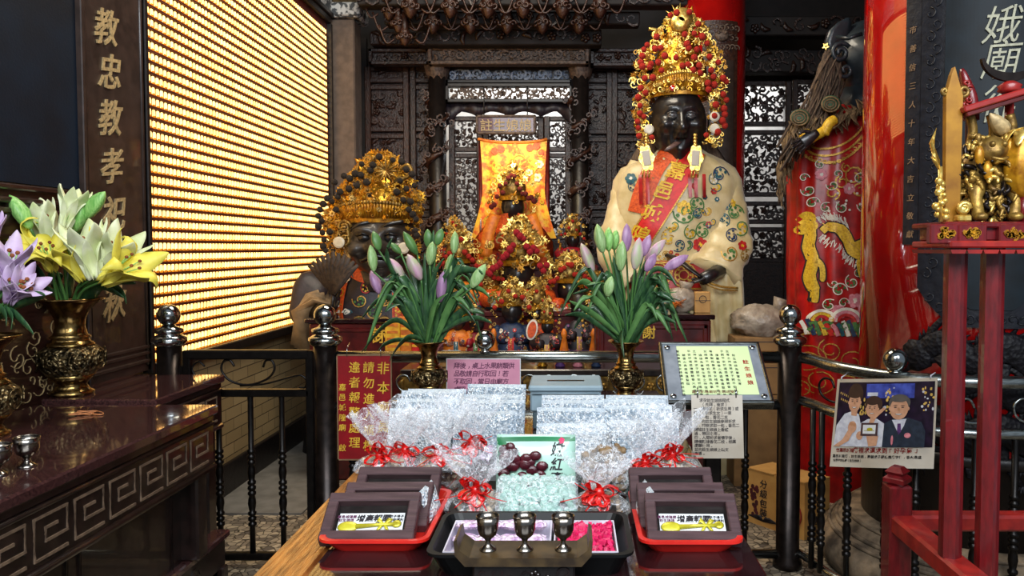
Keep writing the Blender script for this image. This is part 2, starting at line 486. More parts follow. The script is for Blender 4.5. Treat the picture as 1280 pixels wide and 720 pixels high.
def cellophane():
    m = bpy.data.materials.new('cellophane'); m.use_nodes = True
    N = m.node_tree.nodes; Lk = m.node_tree.links; out = N['Material Output']
    b = N['Principled BSDF']; b.inputs['Base Color'].default_value = (.86, .9, .95, 1); b.inputs['Roughness'].default_value = .12
    b.inputs['Specular IOR Level'].default_value = 1.0
    tc = N.new('ShaderNodeTexCoord'); n = N.new('ShaderNodeTexNoise'); n.inputs['Scale'].default_value = 34; n.inputs['Detail'].default_value = 4; n.inputs['Distortion'].default_value = 1.6
    Lk.new(tc.outputs['Object'], n.inputs['Vector'])
    bp = N.new('ShaderNodeBump'); bp.inputs['Strength'].default_value = 1; bp.inputs['Distance'].default_value = .01
    Lk.new(n.outputs['Fac'], bp.inputs['Height']); Lk.new(bp.outputs['Normal'], b.inputs['Normal'])
    rp = N.new('ShaderNodeValToRGB'); e = rp.color_ramp.elements
    e[0].position = .46; e[0].color = (.14, .14, .14, 1); e[1].position = .5; e[1].color = (.62, .62, .62, 1)
    x = rp.color_ramp.elements.new(.54); x.color = (.12, .12, .12, 1)
    Lk.new(n.outputs['Fac'], rp.inputs['Fac'])
    tr = N.new('ShaderNodeBsdfTransparent'); mx = N.new('ShaderNodeMixShader')
    Lk.new(rp.outputs['Color'], mx.inputs['Fac']); Lk.new(tr.outputs[0], mx.inputs[1]); Lk.new(b.outputs[0], mx.inputs[2])
    Lk.new(mx.outputs[0], out.inputs['Surface'])
    return m
K['cellophane'] = cellophane()

def brickmat():
    m = bpy.data.materials.new('tan_brick'); m.use_nodes = True
    N = m.node_tree.nodes; Lk = m.node_tree.links; b = N['Principled BSDF']
    tc = N.new('ShaderNodeTexCoord'); sp = N.new('ShaderNodeSeparateXYZ'); cb = N.new('ShaderNodeCombineXYZ')
    Lk.new(tc.outputs['Object'], sp.inputs[0]); Lk.new(sp.outputs['Y'], cb.inputs['X']); Lk.new(sp.outputs['Z'], cb.inputs['Y'])
    t = N.new('ShaderNodeTexBrick'); t.inputs['Scale'].default_value = 1
    t.inputs['Brick Width'].default_value = .22; t.inputs['Row Height'].default_value = .075; t.inputs['Mortar Size'].default_value = .003
    t.inputs['Color1'].default_value = lin('#a08a62'); t.inputs['Color2'].default_value = lin('#8b7650'); t.inputs['Mortar'].default_value = lin('#4a3c28')
    Lk.new(cb.outputs[0], t.inputs['Vector']); Lk.new(t.outputs['Color'], b.inputs['Base Color'])
    b.inputs['Roughness'].default_value = .55
    bp = N.new('ShaderNodeBump'); bp.inputs['Strength'].default_value = .5; bp.inputs['Distance'].default_value = .004; bp.invert = True
    Lk.new(t.outputs['Fac'], bp.inputs['Height']); Lk.new(bp.outputs['Normal'], b.inputs['Normal'])
    return m
K['tan_brick'] = brickmat()
def floormat():
    m = bpy.data.materials.new('pebble_floor'); m.use_nodes = True
    N = m.node_tree.nodes; Lk = m.node_tree.links; b = N['Principled BSDF']
    tc = N.new('ShaderNodeTexCoord')
    v = N.new('ShaderNodeTexVoronoi'); v.feature = 'DISTANCE_TO_EDGE'; v.inputs['Scale'].default_value = 26
    c = N.new('ShaderNodeTexVoronoi'); c.inputs['Scale'].default_value = 26
    Lk.new(tc.outputs['Object'], v.inputs['Vector']); Lk.new(tc.outputs['Object'], c.inputs['Vector'])
    sep = N.new('ShaderNodeSeparateColor'); Lk.new(c.outputs['Color'], sep.inputs[0])
    r1 = N.new('ShaderNodeValToRGB'); r1.color_ramp.elements[0].color = lin('#57504a'); r1.color_ramp.elements[1].color = lin('#b3a48c')
    Lk.new(sep.outputs[0], r1.inputs['Fac'])
    r2 = N.new('ShaderNodeValToRGB'); r2.color_ramp.elements[0].position = .03; r2.color_ramp.elements[1].position = .09
    r2.color_ramp.elements[0].color = (.12, .12, .12, 1)
    Lk.new(v.outputs['Distance'], r2.inputs['Fac'])
    mx = N.new('ShaderNodeMix'); mx.data_type = 'RGBA'; mx.blend_type = 'MULTIPLY'; mx.inputs[0].default_value = 1
    Lk.new(r1.outputs['Color'], mx.inputs[6]); Lk.new(r2.outputs['Color'], mx.inputs[7])
    Lk.new(mx.outputs[2], b.inputs['Base Color']); b.inputs['Roughness'].default_value = .45
    return m
K['pebble_floor'] = floormat()
k('concrete', '#7f7c76', .6, col2='#6a6761', ns=10, bump=.1)
EXPO = 0.0
WORLD_E = .35
def LIGHTS():
    area('open_front_daylight', (.3, -.9, 3.4), (0, 3.6, .9), 3.6, 260, (.9, .95, 1), 1.6)
    area('added_hall_fill', (-.7, 4.2, 4.4), (-.5, 4.9, 0), 1.6, 110, (1, .88, .7), 1.0)  # added warm fill for the brick wall and floor, no lamp seen there
    spot('added_niche_spot', W(640, 150, 6.2), W(640, 230, 6.95), 40, 1.2, (1, .78, .4))  # added spot that brightens the embroidered screen, no lamp seen in the niche
    area('rear_court_daylight', (.6, 9.6, 4.4), (.6, 9.9, 1.5), 3.5, 300, (.95, .97, 1), .5)
# ---------------------------------------------------------------- camera
cam = bpy.data.cameras.new('camera'); co = bpy.data.objects.new('camera', cam); COL.objects.link(co)
cam.sensor_width = 36; cam.lens = FPX / 1280 * 36
cam.shift_x = (640 - CX) / 1280; cam.shift_y = -(360 - CY) / 1280
co.location = (0, 0, EYE); co.rotation_euler = (PI / 2 - math.atan(TP), 0, 0)
cam.clip_start = .02
sc.camera = co
sc.view_settings.view_transform = 'Standard'; sc.view_settings.look = 'None'
sc.view_settings.gamma = 1; sc.view_settings.use_curve_mapping = False
sc.view_settings.exposure = EXPO

def area(name, loc, target, size, power, col=(1, 1, 1), sy=None, spread=None):
    l = bpy.data.lights.new(name, 'AREA'); l.energy = power; l.color = col; l.size = size
    if sy: l.shape = 'RECTANGLE'; l.size_y = sy
    if spread: l.spread = spread
    o = bpy.data.objects.new(name, l); COL.objects.link(o); o.location = loc
    o.rotation_euler = (V(target) - V(loc)).to_track_quat('-Z', 'Y').to_euler()
    return o
def spot(name, loc, target, power, ang, col=(1, 1, 1), blend=.5, rad=.05):
    l = bpy.data.lights.new(name, 'SPOT'); l.energy = power; l.color = col; l.spot_size = ang; l.spot_blend = blend; l.shadow_soft_size = rad
    o = bpy.data.objects.new(name, l); COL.objects.link(o); o.location = loc
    o.rotation_euler = (V(target) - V(loc)).to_track_quat('-Z', 'Y').to_euler()
    return o
w = bpy.data.worlds.new('open_court_sky'); sc.world = w; w.use_nodes = True
w.node_tree.nodes['Background'].inputs[0].default_value = (.72, .84, 1, 1)
w.node_tree.nodes['Background'].inputs[1].default_value = WORLD_E
LIGHTS()

# ---------------------------------------------------------------- shell
def struct(m, name, mats): return m.build(name, mats, kind='structure')
struct(M().box(-2.4, 3.6, -1.5, 10.2, -.1, 0), 'floor', K['pebble_floor'])
struct(M().box(-2.15, -1.55, 4.3, 7.4, .0, .012), 'trim_1', K['concrete'])
struct(M().box(-2.4, -2.15, -1.5, 10.2, 0, 4.6), 'wall_left', K['tan_brick'])
struct(M().box(3.4, 3.6, 2.2, 10.2, 0, 4.6), 'wall_right', K['carved_wood'])
struct(M().box(-2.4, 3.6, 10.0, 10.2, 0, 4.6), 'wall_back', K['plaster'])
struct(M().box(-2.4, 3.6, 2.0, 10.2, 4.6, 4.7), 'ceiling', K['ceiling_wood'])
struct(M().box(-2.15, -2.12, 3.8, 10, 0, .2, b=.006), 'baseboard_left', K['black_wood'])

# ---------------------------------------------------------------- lamp wall
XW = -2.15
y0, y1, z0, z1 = 3.815, 6.72, .95, 3.49
lw = thing('lamp_wall', 'tall wall of small glowing golden prayer lamps in tight rows', 'lamp wall', (XW, (y0 + y1) / 2, z0))
fr = M()
fr.box(XW, XW + .012, y0, y1, z0, z1, 0)
fr.box(XW, XW + .05, y0 - .03, y0, z0 - .05, z1, 1, .004)
fr.box(XW, XW + .05, y1, y1 + .03, z0 - .05, z1, 1, .004)
fr.box(XW, XW + .05, y0, y1, z1, z1 + .05, 1, .004)
fr.box(XW, XW + .055, y0, y1, z0 - .06, z0, 1, .006)
fr.build('casing', [K['shelf_red'], K['black_wood']], lw)
nr = int((z1 - z0) / LAMP_DZ); nc = int((y1 - y0) / LAMP_DY)
LAMP_X = XW + .012
def lampmesh(m, y, z):
    a, h = LAMP_DY * .30, LAMP_DZ * .74
    o = [(-a, .008), (a, .008), (a, h * .8), (a * .6, h), (-a * .6, h), (-a, h * .8)]
    m.prism(o, .004, 0, T(LAMP_X, y, z) @ RZ(PI / 2) @ RX(PI / 2))
    m.box(LAMP_X, LAMP_X + .006, y - a * .9, y + a * .9, z + .001, z + .012, 1)
lm = M(); lampmesh(lm, 0, 0)
for i, p in enumerate(lm.v): lm.v[i] = p - V((LAMP_X, 0, 0))
LAMP = src(lm, 'lamp', [K['lamp_glow'], K['lamp_base']])
rest = M()
for r in range(nr):
    z = z0 + r * LAMP_DZ
    M().box(XW + .012, XW + .022, y0, y1, z - .010, z + .001, 0).build('shelf', K['shelf_red'], lw)
    for c in range(nc):
        y = y0 + (c + .5) * LAMP_DY
        if c < 2 and r < 45: inst(LAMP, 'lamp', lw, (LAMP_X, y, z))
        else: lampmesh(rest, y, z)
rest.build('lamp_rows', [K['lamp_glow'], K['lamp_base']], lw, kind='stuff')
# white carved frieze over the lamps
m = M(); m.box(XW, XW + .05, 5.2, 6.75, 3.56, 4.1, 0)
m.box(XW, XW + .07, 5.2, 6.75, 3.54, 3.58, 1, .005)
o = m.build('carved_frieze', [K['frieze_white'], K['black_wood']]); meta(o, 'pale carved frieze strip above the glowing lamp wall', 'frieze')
# stone pilaster at the end of the lamp wall
m = M(); m.box(XW, -1.92, 6.78, 7.0, 0, 3.55, 0, .012); m.box(XW, -1.86, 6.72, 7.05, 3.55, 3.68, 1, .02); m.box(XW, -1.88, 6.74, 7.04, 0, .2, 0, .02)
o = m.build('stone_pilaster', [K['pilaster'], K['frieze_white']]); meta(o, 'plain brown stone pilaster at the far end of the lamp wall', 'pilaster')

# ---------------------------------------------------------------- couplet board and dark wall panel on the left
cb = thing('couplet_board', 'tall dark board with gold calligraphy beside the lamp wall', 'board', (XW, 3.55, .9))
b = M(); b.box(XW, XW + .03, 3.31, 3.80, .92, 4.4, 0)
b.build('panel', K['board_wood'], cb)
f = M()
for y in (3.31, 3.335, 3.775):
    f.tube([(XW + .03, y, .95), (XW + .03, y, 4.4)], .011, 6)
f.box(XW, XW + .045, 3.30, 3.325, .92, 4.4, 0, .004); f.box(XW, XW + .045, 3.785, 3.81, .92, 4.4, 0, .004)
for z in (.96, 1.0, 1.03): f.box(XW, XW + .04, 3.32, 3.79, z, z + .018, 0, .004)
f.build('moulding', K['board_wood'], cb)
for ch, py, px in zip('教忠教孝祀千秋', (34, 89, 147, 207, 267, 325, 378), (133, 136, 138, 140, 143, 142, 143)):
    p = LX(px, py, XW + .031)
    t = M(); t.text(ch, .17, 0, MX.Translation(p) @ RZ(PI / 2) @ RX(PI / 2) @ RZ(.14) @ S(1.05, 1, 1), .006, .012, .3)
    t.build('character', K['gold_leaf'], cb)
wp = thing('wall_panelling', 'dark navy panel above carved brown boards at far left', 'panelling', (XW, 2.2, 0))
M().box(XW, XW + .02, 1.2, 3.30, 1.78, 4.4).build('navy_panel', K['dark_panel'], wp)
m = M(); m.box(XW, XW + .02, 1.2, 3.30, .0, 1.77)
for z in (1.75, 1.70, 1.66, 1.56, 1.46, 1.36): m.box(XW, XW + (.05 if z > 1.65 else .03), 1.2, 3.30, z, z + .022, 0, .005)
m.build('boards', K['brown_lacquer'], wp)
m = M()
random.seed(3)
for i in range(46):
    c = V((XW + .022, R(2.5, 3.28), R(.95, 1.33)))
    m.tube(spiral(c, R(.02, .05), .006, R(0, 6), R(.5, 1.2), 9, (V((0, 1, 0)), V((0, 0, 1)))), .0022, 4)
m.build('scroll_carving', K['gold_leaf'], wp)

# ---------------------------------------------------------------- two altar tables on the left
def key_side(m, X, ya, yb, zc, h, mi, step):
    n = max(1, int(round((yb - ya) / step))); st = (yb - ya) / n
    for i in range(n):
        y = ya + st * (i + .5); a = st * .40; b = h / 2
        pts = [(a, -b), (-a, -b), (-a, b), (a, b), (a, -b * .25), (-a * .35, -b * .25), (-a * .35, b * .38), (a * .4, b * .38)]
        m.tube([(X, y + p[0], zc + p[1]) for p in pts], .0062, 4, mi)
def altar_table(label, X, ya, yb, z, group, kz, step, leg=True):
    t = thing('altar_table', label, 'table', (X - .5, (ya + yb) / 2, 0))
    top = M(); top.box(XW + .06, X, ya, yb, z - .035, z, 0, .006); top.build('tabletop', K['granite_top'], t)
    ap = M(); ap.box(XW + .08, X - .012, ya + .012, yb - .012, z - .06, z - .034, 0, .004)
    ap.box(XW + .09, X - .014, ya + .014, yb - .014, z - .235, z - .06, 0, .004)
    ap.tube([(X - .012, ya + .02, z - .237), (X - .012, yb - .02, z - .237)], .013, 6)
    ap.tube([(X - .014, ya + .02, z - .068), (X - .014, yb - .02, z - .068)], .009, 6)
    ap.build('apron', K['table_dark'], t)
    g = M(); key_side(g, X - .014, ya + .05, yb - .05, z - .15, .11, 0, step); g.build('key_fret', K['key_wood'], t)
    for y in (ya + .07, yb - .07):
        for x in (X - .075, XW + .14):
            zf = .341 if (yb < 2.95 and y > 2 and x > -1.6) else 0
            M().box(x - .04, x + .04, y - .04, y + .04, zf, z - .2, 0, .008).build('leg', K['table_dark'], t)
    pn = M(); pn.box(X - .12, X - .10, ya + .1, yb - .1, .12, z - .2); 
    for i in range(3):
        w_ = (yb - ya - .3) / 3; a = ya + .15 + i * w_
        pn.tube([(X - .098, a + .03, .2), (X - .098, a + w_ - .03, .2), (X - .098, a + w_ - .03, z - .28), (X - .098, a + .03, z - .28)], .007, 4, closed=True)
    pn.build('side_panel', K['table_dark'], t)
    return t
altar_table('near dark red polished altar table carrying small cups', -1.38, .9, 2.945, .92, None, .8, .165)
altar_table('rear dark polished altar table under the brass lily vase', -1.635, 2.965, 3.56, .935, None, .8, .12)
st = thing('low_bench', 'low dark polished bench on the floor beside the near altar table', 'bench', (-1.42, 2.75, 0))
m = M(); p = G(288, 661, .34)
m.box(-1.52, p.x, 2.0, p.y, .31, .34, 0, .006); m.build('seat', K['granite_top'], st)
m = M(); m.box(-1.505, p.x - .015, 2.03, p.y - .015, .19, .31, 0, .006)
for y in (2.3, 2.6, 2.9): m.tube(spiral((p.x - .014, y, .25), .04, .008, 0, 1.5, 14, (V((0, 1, 0)), V((0, 0, 1)))), .004, 4)
m.build('apron', K['table_dark'], st)
for y in (2.05, p.y - .07):
    for x in (-1.50, p.x - .07): M().box(x, x + .05, y, y + .05, 0, .2, 0, .006).build('leg', K['table_dark'], st)

# goblets
def goblet_proto(h, rim, mat_, label, group=None):
    t = thing('goblet', label, 'cup', (0, 0, 0), group)
    q = h
    prof = [(rim * .72, 0), (rim * .74, .03 * q), (rim * .5, .09 * q), (rim * .25, .17 * q), (rim * .2, .26 * q), (rim * .34, .34 * q), (rim * .74, .46 * q), (rim * .92, .62 * q), (rim * .93, .8 * q), (rim * 1.0, q)]
    inner = [(rim * .94, q * 1.0), (rim * .86, q * .8), (rim * .84, q * .62), (rim * .66, q * .5), (0.0005, q * .44)]
    m = M(); m.lathe(prof + inner, n=28); m.build('bowl', mat_, t)
    m = M(); m.tube([(math.cos(a) * rim * .97, math.sin(a) * rim * .97, q) for a in [2 * PI * i / 28 for i in range(28)]], rim * .05, 6, closed=True); m.build('lip', mat_, t)
    return t
gp = goblet_proto(.082, .033, K['pewter'], 'small pewter goblet on the left table, nearer the vase')
put(gp, G(34, 583, .92))
g2 = copy_tree(gp); put(g2, G(-2, 594, .92)); g2['label'] = 'small pewter goblet cut off by the left edge of the photo'
m = M()
for i in range(3):
    c = G(112, 517, .9235) + V((R(-.02, .02), R(-.02, .02), i * .0025)); a0 = R(0, 3)
    m = M()
    m.tube([c + V((math.cos(a) * .045 * math.cos(a0) - math.sin(a) * .017 * math.sin(a0), math.cos(a) * .045 * math.sin(a0) + math.sin(a) * .017 * math.cos(a0), 0)) for a in [2 * PI * j / 20 for j in range(20)]], .0022, 6, closed=True)
    o = m.build('rubber_band', K['rubber']); meta(o, 'thin tan rubber band lying on the near altar table', 'rubber band', 'rubber bands on the altar table')
# ---------------------------------------------------------------- railings
YR = 3.6
def post(parent, x, y, r=.055, ztop=1.115, mt='bronze_post', ball=.052):
    m = M(); m.lathe([(r * 1.25, 0), (r * 1.25, .03), (r, .05), (r, ztop - .05)], (x, y, 0), 28)
    p = m.build('post', K[mt], parent)
    c = M(); z = ztop
    c.lathe([(r, z - .05), (r * 1.18, z - .045), (r * 1.42, z - .03), (r * 1.42, z - .012), (r * 1.1, z), (r * .85, z + .006), (r * 1.15, z + .014), (r * 1.15, z + .03), (r * .6, z + .042), (r * .5, z + .05)], (x, y, 0), 28)
    c.build('collar', K['steel'], p)
    M().ball((x, y, z + .05 + ball * .9), ball, 28).build('ball_finial', K['steel'], p)
    return p
def spindle(parent, x, y, za, zb, r=.0135):
    m = M(); L = zb - za; pr = [(r, 0)]
    zc = L * .42
    for d in (-.20, 0, .20):
        for j in (-.026, 0, .026):
            b = zc + d * .75 + j
            pr += [(r * .95, b - .011), (r * 1.42, b - .006), (r * 1.42, b + .006), (r * .95, b + .011)]
        if d < .19: pr += [(r * 1.25, zc + d * .75 + .06), (r * 1.4, zc + d * .75 + .075), (r * 1.25, zc + d * .75 + .095)]
    pr += [(r, L)]
    pr.sort(key=lambda q: q[1])
    m.lathe(pr, (x, y, za), 14); return m.build('spindle', K['black_metal'], parent)
def scroll(parent, pts, mt='black_metal', r=.006):
    m = M(); m.tube(pts, r, 6); return m.build('scroll', K[mt], parent)
XZ = (V((1, 0, 0)), V((0, 0, 1)))
# left gate between two posts
gl = thing('metal_gate', 'black metal gate with curled scrolls and spindles at left, below the lamp wall', 'gate', (-1.53, YR, 0))
XL = W(212, 447, YR).x; XM = W(407, 447, YR).x; XR_ = W(987, 447, YR).x
post(gl, XL, YR)
a, b = XL + .085, XM - .075
zt = W(300, 443, YR).z; zm = W(300, 491, YR).z; zb = .05
f = M()
for x in (a, b): f.box(x - .018, x + .018, YR - .018, YR + .018, .03, zt + .02, 0, .005)
f.box(a, b, YR - .02, YR + .02, zt - .022, zt + .022, 0, .006); f.box(a, b, YR - .018, YR + .018, zm - .018, zm + .018, 0, .006); f.box(a, b, YR - .018, YR + .018, zb - .018, zb + .018, 0, .006)
for z in (.5, .95): f.box(XL, a, YR - .012, YR + .012, z - .02, z + .02, 0); 
f.build('gate_bars', K['black_metal'], gl)
for px in (232, 273, 313, 352): spindle(gl, W(px, 500, YR).x, YR, zb, zm)
zc = (zt + zm) / 2
for cx_, sg in ((282, 1), (347, -1)):
    c = W(cx_ - 0, 460, YR) if sg > 0 else W(337, 460, YR)
    pass
pts = spiral(W(285, 463, YR), .012, .034, -.2, .65, 12, XZ)[::1]
e = pts[-1]
scroll(gl, smooth([W(293, 458, YR), W(287, 450, YR), W(279, 452, YR), W(277, 463, YR), W(288, 476, YR), W(310, 481, YR), W(333, 474, YR), W(343, 462, YR), W(340, 451, YR), W(332, 451, YR), W(329, 459, YR)]))
scroll(gl, smooth([W(300, 482, YR), W(330, 480, YR), W(360, 472, YR), W(375, 469, YR), W(383, 475, YR), W(381, 484, YR), W(374, 484, YR)]), r=.005)
scroll(gl, smooth([W(276, 482, YR), W(258, 478, YR), W(245, 470, YR), W(240, 460, YR), W(248, 452, YR), W(256, 458, YR)]), r=.005)

# centre railing
rc = thing('centre_railing', 'metal railing with two ball-topped posts behind the loaded offering table', 'railing', (-.06, YR, 0))
post(rc, XM, YR); post(rc, XR_, YR)
zt = W(700, 446, YR).z; zm = W(700, 506, YR).z
def rail(parent, pts, r=.026, mt='rail_steel', n=14):
    m = M(); m.tube(pts, r, n); return m.build('rail', K[mt], parent)
rail(rc, [(XM + .05, YR, zt), (XR_ - .05, YR, zt)], .028)
rail(rc, [(XM + .05, YR, zm), (XR_ - .05, YR, zm)], .024)
rail(rc, [(XM + .05, YR, .06), (XR_ - .05, YR, .06)], .022)
m = M(); c = W(606, 425, YR); m.ball(c, .049, 28); m.lathe([(.03, -.055), (.022, -.045)], c, 16); m.build('ball_finial', K['steel'], rc)
for px in (440, 475, 510, 560, 620, 680, 740, 800, 850, 895, 932): spindle(rc, W(px, 505, YR).x, YR, .06, zm)
for px in (505, 662, 718, 775, 830):
    c = W(px, 477, YR)
    scroll(rc, [c + V((sx, 0, sz)) for sx, sz in ((.0, .03), (.02, .045), (.045, .035), (.05, .005), (.03, -.035), (-.01, -.06), (-.055, -.05), (-.075, -.015), (-.06, .015), (-.035, .01))] if 0 else smooth([c + V((sx, 0, sz)) for sx, sz in ((.03, .0), (.015, .028), (-.015, .03), (-.035, .005), (-.025, -.03), (.01, -.05), (.06, -.05), (.1, -.03), (.115, .0), (.1, .03), (.075, .025), (.07, 0))]), 'rail_steel', .005)

# right railing curving forward
rr = thing('curved_railing', 'metal railing curving forward at right, carrying the laminated photo', 'railing', (1.5, 3.2, 0))
zr = 1.0
def rpath(dz):
    return smooth([(XR_ + .04, YR - .0, zt + dz), (XR_ + .08, 3.5, zt + dz), (1.16, 3.34, zt - .005 + dz), (1.27, 3.19, zr + dz), (1.40, 3.06, zr + dz), (1.56, 2.99, zr + dz), (1.75, 2.97, zr + dz), (2.2, 2.97, zr + dz)], 4)
top = rpath(0); rail(rr, top, .027)
rail(rr, rpath(-.205), .023); rail(rr, rpath(zr * -1 + .06), .02)
m = M(); c = V((1.335, 3.12, zr + .07)); m.ball(c, .05, 28); m.lathe([(.03, -.055), (.022, -.043)], c, 16); m.build('ball_finial', K['steel'], rr)
for x, y in ((1.10, 3.44), (1.125, 3.39), (1.20, 3.275), (1.31, 3.14), (1.40, 3.06), (1.60, 2.985), (1.75, 2.97), (1.9, 2.97)): spindle(rr, x, y, .06, zr - .205)
def tdir(x, y): return None
c = V((1.15, 3.36, zr - .09))
ax = (V((.62, -.78, 0)), V((0, 0, 1)))
def sc2(c, s, ax, mt='rail_steel', r=.0055):
    scroll(rr, smooth([V(c) + ax[0] * u * s + ax[1] * v * s for u, v in ((.03, .0), (.015, .028), (-.015, .03), (-.035, .005), (-.025, -.03), (.01, -.05), (.06, -.05), (.1, -.03), (.115, .0), (.1, .03), (.075, .025), (.07, 0))]), mt, r)
sc2((1.14, 3.37, zr - .09), 1.2, ax, 'black_metal')
for x in (1.55, 1.78): sc2((x, 2.97, zr - .10), 1.15, XZ)

# ---------------------------------------------------------------- the big red pillar at right
PX, PY, PR = 1.90, 3.6, .50
def cyl(th, z, r=PR):
    th = math.radians(th); return V((PX + r * math.sin(th), PY - r * math.cos(th), z))
pl = thing('red_pillar', 'large round red lacquered pillar with couplet board and black dragons at right', 'pillar', (PX, PY, 0))
m = M(); m.lathe([(PR, .62), (PR, 4.6)], (PX, PY, 0), 96); m.build('shaft', K['red_lacquer'], pl)
m = M(); m.lathe([(PR - .02, .22), (PR - .02, .60), (PR + .015, .61), (PR + .015, .65), (PR, .66)], (PX, PY, 0), 72); m.build('lower_shaft', K['black_wood'], pl)
m = M(); m.lathe([(.62, 0), (.67, .02), (.69, .08), (.68, .13), (.62, .175), (.60, .19), (.59, .2), (.565, .225), (.55, .235), (.54, .25), (PR - .03, .255)], (PX, PY, 0), 72); 
for rr2, zz, tt in ((.595, .195, .012), (.55, .24, .009), (.63, .172, .010)): m.tube([(PX + rr2 * math.cos(a), PY + rr2 * math.sin(a), zz) for a in [2 * PI * i / 72 for i in range(72)]], tt, 8, closed=True)
m.build('stone_base', K['stone'], pl)
def shell(th0, th1, z0_, z1_, r0, r1, zb=None, n=28, nz=2, m=0):
    """curved slab hugging the pillar; zb(t) gives a shaped lower edge"""
    q = M(); rows = []
    out = []
    for i in range(n + 1):
        t = i / n; th = th0 + (th1 - th0) * t; zl = zb(t) if zb else z0_
        out.append([cyl(th, zl, r0), cyl(th, zl, r1), cyl(th, z1_, r1), cyl(th, z1_, r0)])
    q.loft(out, m, False); return q
shell(-60.5, -52.5, 1.545, 4.5, PR - .01, PR + .012).build('inscription_strip', K['couplet_edge'], pl)
lo, mid = 1.36, 1.20
def zb(t):
    u = abs(2 * t - 1)
    return mid + (lo - mid) * (max(0, u - .35) / .65) ** 1.8
shell(-52, 12, 0, 4.5, PR - .01, PR + .018, zb).build('couplet_border', K['couplet_edge'], pl)
shell(-41, 1, 0, 4.5, PR, PR + .024, lambda t: zb(t) + .075).build('couplet_panel', K['couplet_blue'], pl)
def onp(th, z, r): # drawing plane tangent to the pillar
    p = cyl(th, z, r); return MX.Translation(p) @ RZ(math.radians(th)) @ FRONT
for ch, z in zip('娥廟從', (2.43, 2.29, 2.115)):
    t = M(); t.text(ch, .155, 0, onp(-18.5, z, PR + .026) @ S(.9, 1.05, 1), .006, -.002, .22); t.build('character', K['couplet_gold'], pl)
for i, ch in enumerate('市善信三人十年大吉立敬獻'):
    t = M(); t.text(ch, .034, 0, onp(-56.5, 2.47 - i * .08, PR + .013), .002, 0, .15); t.build('small_character', K['sign_back'], pl)
random.seed(5)
sc_ = M()
def on_cyl(m, f):   # wrap flat (deg, z, lift) geometry
    for i, p in enumerate(m.v): m.v[i] = cyl(p.x * 57.3 / PR, p.z, PR + f - p.y)
    return m
for side in (-46.5, 6.5):
    for i in range(26):
        z = 1.42 + i * .05; u = math.radians(side) * PR + (.012 if i % 2 else -.012)
        sc_.tube(spiral((u, 0, z), .026, .006, PI / 2 + (PI if i % 2 else 0), .9 if i % 2 else -.9, 9, XZ), .0035, 5)
for i in range(13):
    t = i / 12; th = -46 + 52 * t
    sc_.tube(spiral((math.radians(th) * PR, 0, zb((th + 52) / 64) + .036), .024, .006, R(0, 6), .9, 8, XZ), .0035, 5)
on_cyl(sc_, .019).build('border_scrolls', K['couplet_edge'], pl)
# black dragons in relief
def dragon(name, pts, r):
    d = M(); sp_ = smooth(pts, 6); n = len(sp_)
    rr_ = [r * (.5 + .7 * math.sin(PI * min(1, .15 + .8 * i / n))) for i in range(n)]
    d.tube(sp_, rr_, 10, flat=1)
    for i in range(2, n - 1, 1):
        t = (sp_[i] - sp_[i - 1]).normalized(); nn = V((-t.z, 0, t.x))
        d.tube([sp_[i] + nn * rr_[i] * .8, sp_[i] + nn * rr_[i] * 1.5 + t * r * .4], [r * .28, .001], 5)
    for i in range(3, n - 2, max(3, n // 6)):
        t = (sp_[i] - sp_[i - 1]).normalized(); nn = V((t.z, 0, -t.x)); b = sp_[i] + nn * rr_[i]
        d.tube([b, b + nn * r * 1.3, b + nn * r * 1.8 + t * r], [r * .5, r * .35, r * .2], 6)
        for s in (-.5, 0, .5): d.tube([b + nn * r * 1.8 + t * r, b + nn * r * 2.6 + t * r * (1.2 + s)], [r * .16, .001], 5)
    h = sp_[0]; t = (sp_[0] - sp_[2]).normalized()
    d.ball(h + t * r * .5, r * 1.25, 12, fn=lambda v: 1 + .25 * noise.noise(v * 3))
    d.tube([h + t * r, h + t * r * 2.6], [r * .8, r * .45], 8)
    for s in (-1, 1): d.tube(smooth([h, h + V((0, 0, s * r * 1.2)) - t * r, h + V((0, 0, s * r * 1.5)) - t * r * 2.4]), [r * .3] * 8 + [.002], 5)
    for i, p in enumerate(d.v): d.v[i] = V((p.x, p.y * .28, p.z))
    return on_cyl(d, .004).build(name, K['dragon_black'], pl)
def th(deg): return math.radians(deg) * PR
dragon('dragon', [(th(-50), 0, 1.08), (th(-40), 0, 1.13), (th(-27), 0, 1.06), (th(-14), 0, 1.12), (th(-2), 0, 1.06), (th(8), 0, .97), (th(-6), 0, .9), (th(-22), 0, .97), (th(-34), 0, .93)], .055)
dragon('dragon', [(th(-58), 0, .74), (th(-45), 0, .80), (th(-32), 0, .72), (th(-16), 0, .78), (th(0), 0, .72), (th(14), 0, .78)], .06)

# background red pillar behind the tall statue
bp_ = thing('red_pillar', 'red pillar with carved dark couplet board standing behind the tall statue', 'pillar', (1.18, 6.7, 0))
q = W(888, 60, 6.7); r_ = .30
m = M(); m.lathe([(r_ + .08, 0), (r_ + .1, .1), (r_, .3), (r_, 4.6)], (q.x, 6.7, 0), 56); m.build('shaft', K['red_lacquer'], bp_)
def bcyl(d, z, r=r_): d = math.radians(d); return V((q.x + r * math.sin(d), 6.7 - r * math.cos(d), z))
def bshell(a, b, z0_, z1_, r0, r1):
    o = M(); o.loft([[bcyl(a + (b - a) * i / 20, z0_, r0), bcyl(a + (b - a) * i / 20, z0_, r1), bcyl(a + (b - a) * i / 20, z1_, r1), bcyl(a + (b - a) * i / 20, z1_, r0)] for i in range(21)], 0, False); return o
za = W(880, 28, 6.45).z; zb_ = W(880, 62, 6.45).z
bshell(-22, 34, .9, za, r_, r_ + .02).build('couplet_border', K['carved_warm'], bp_)
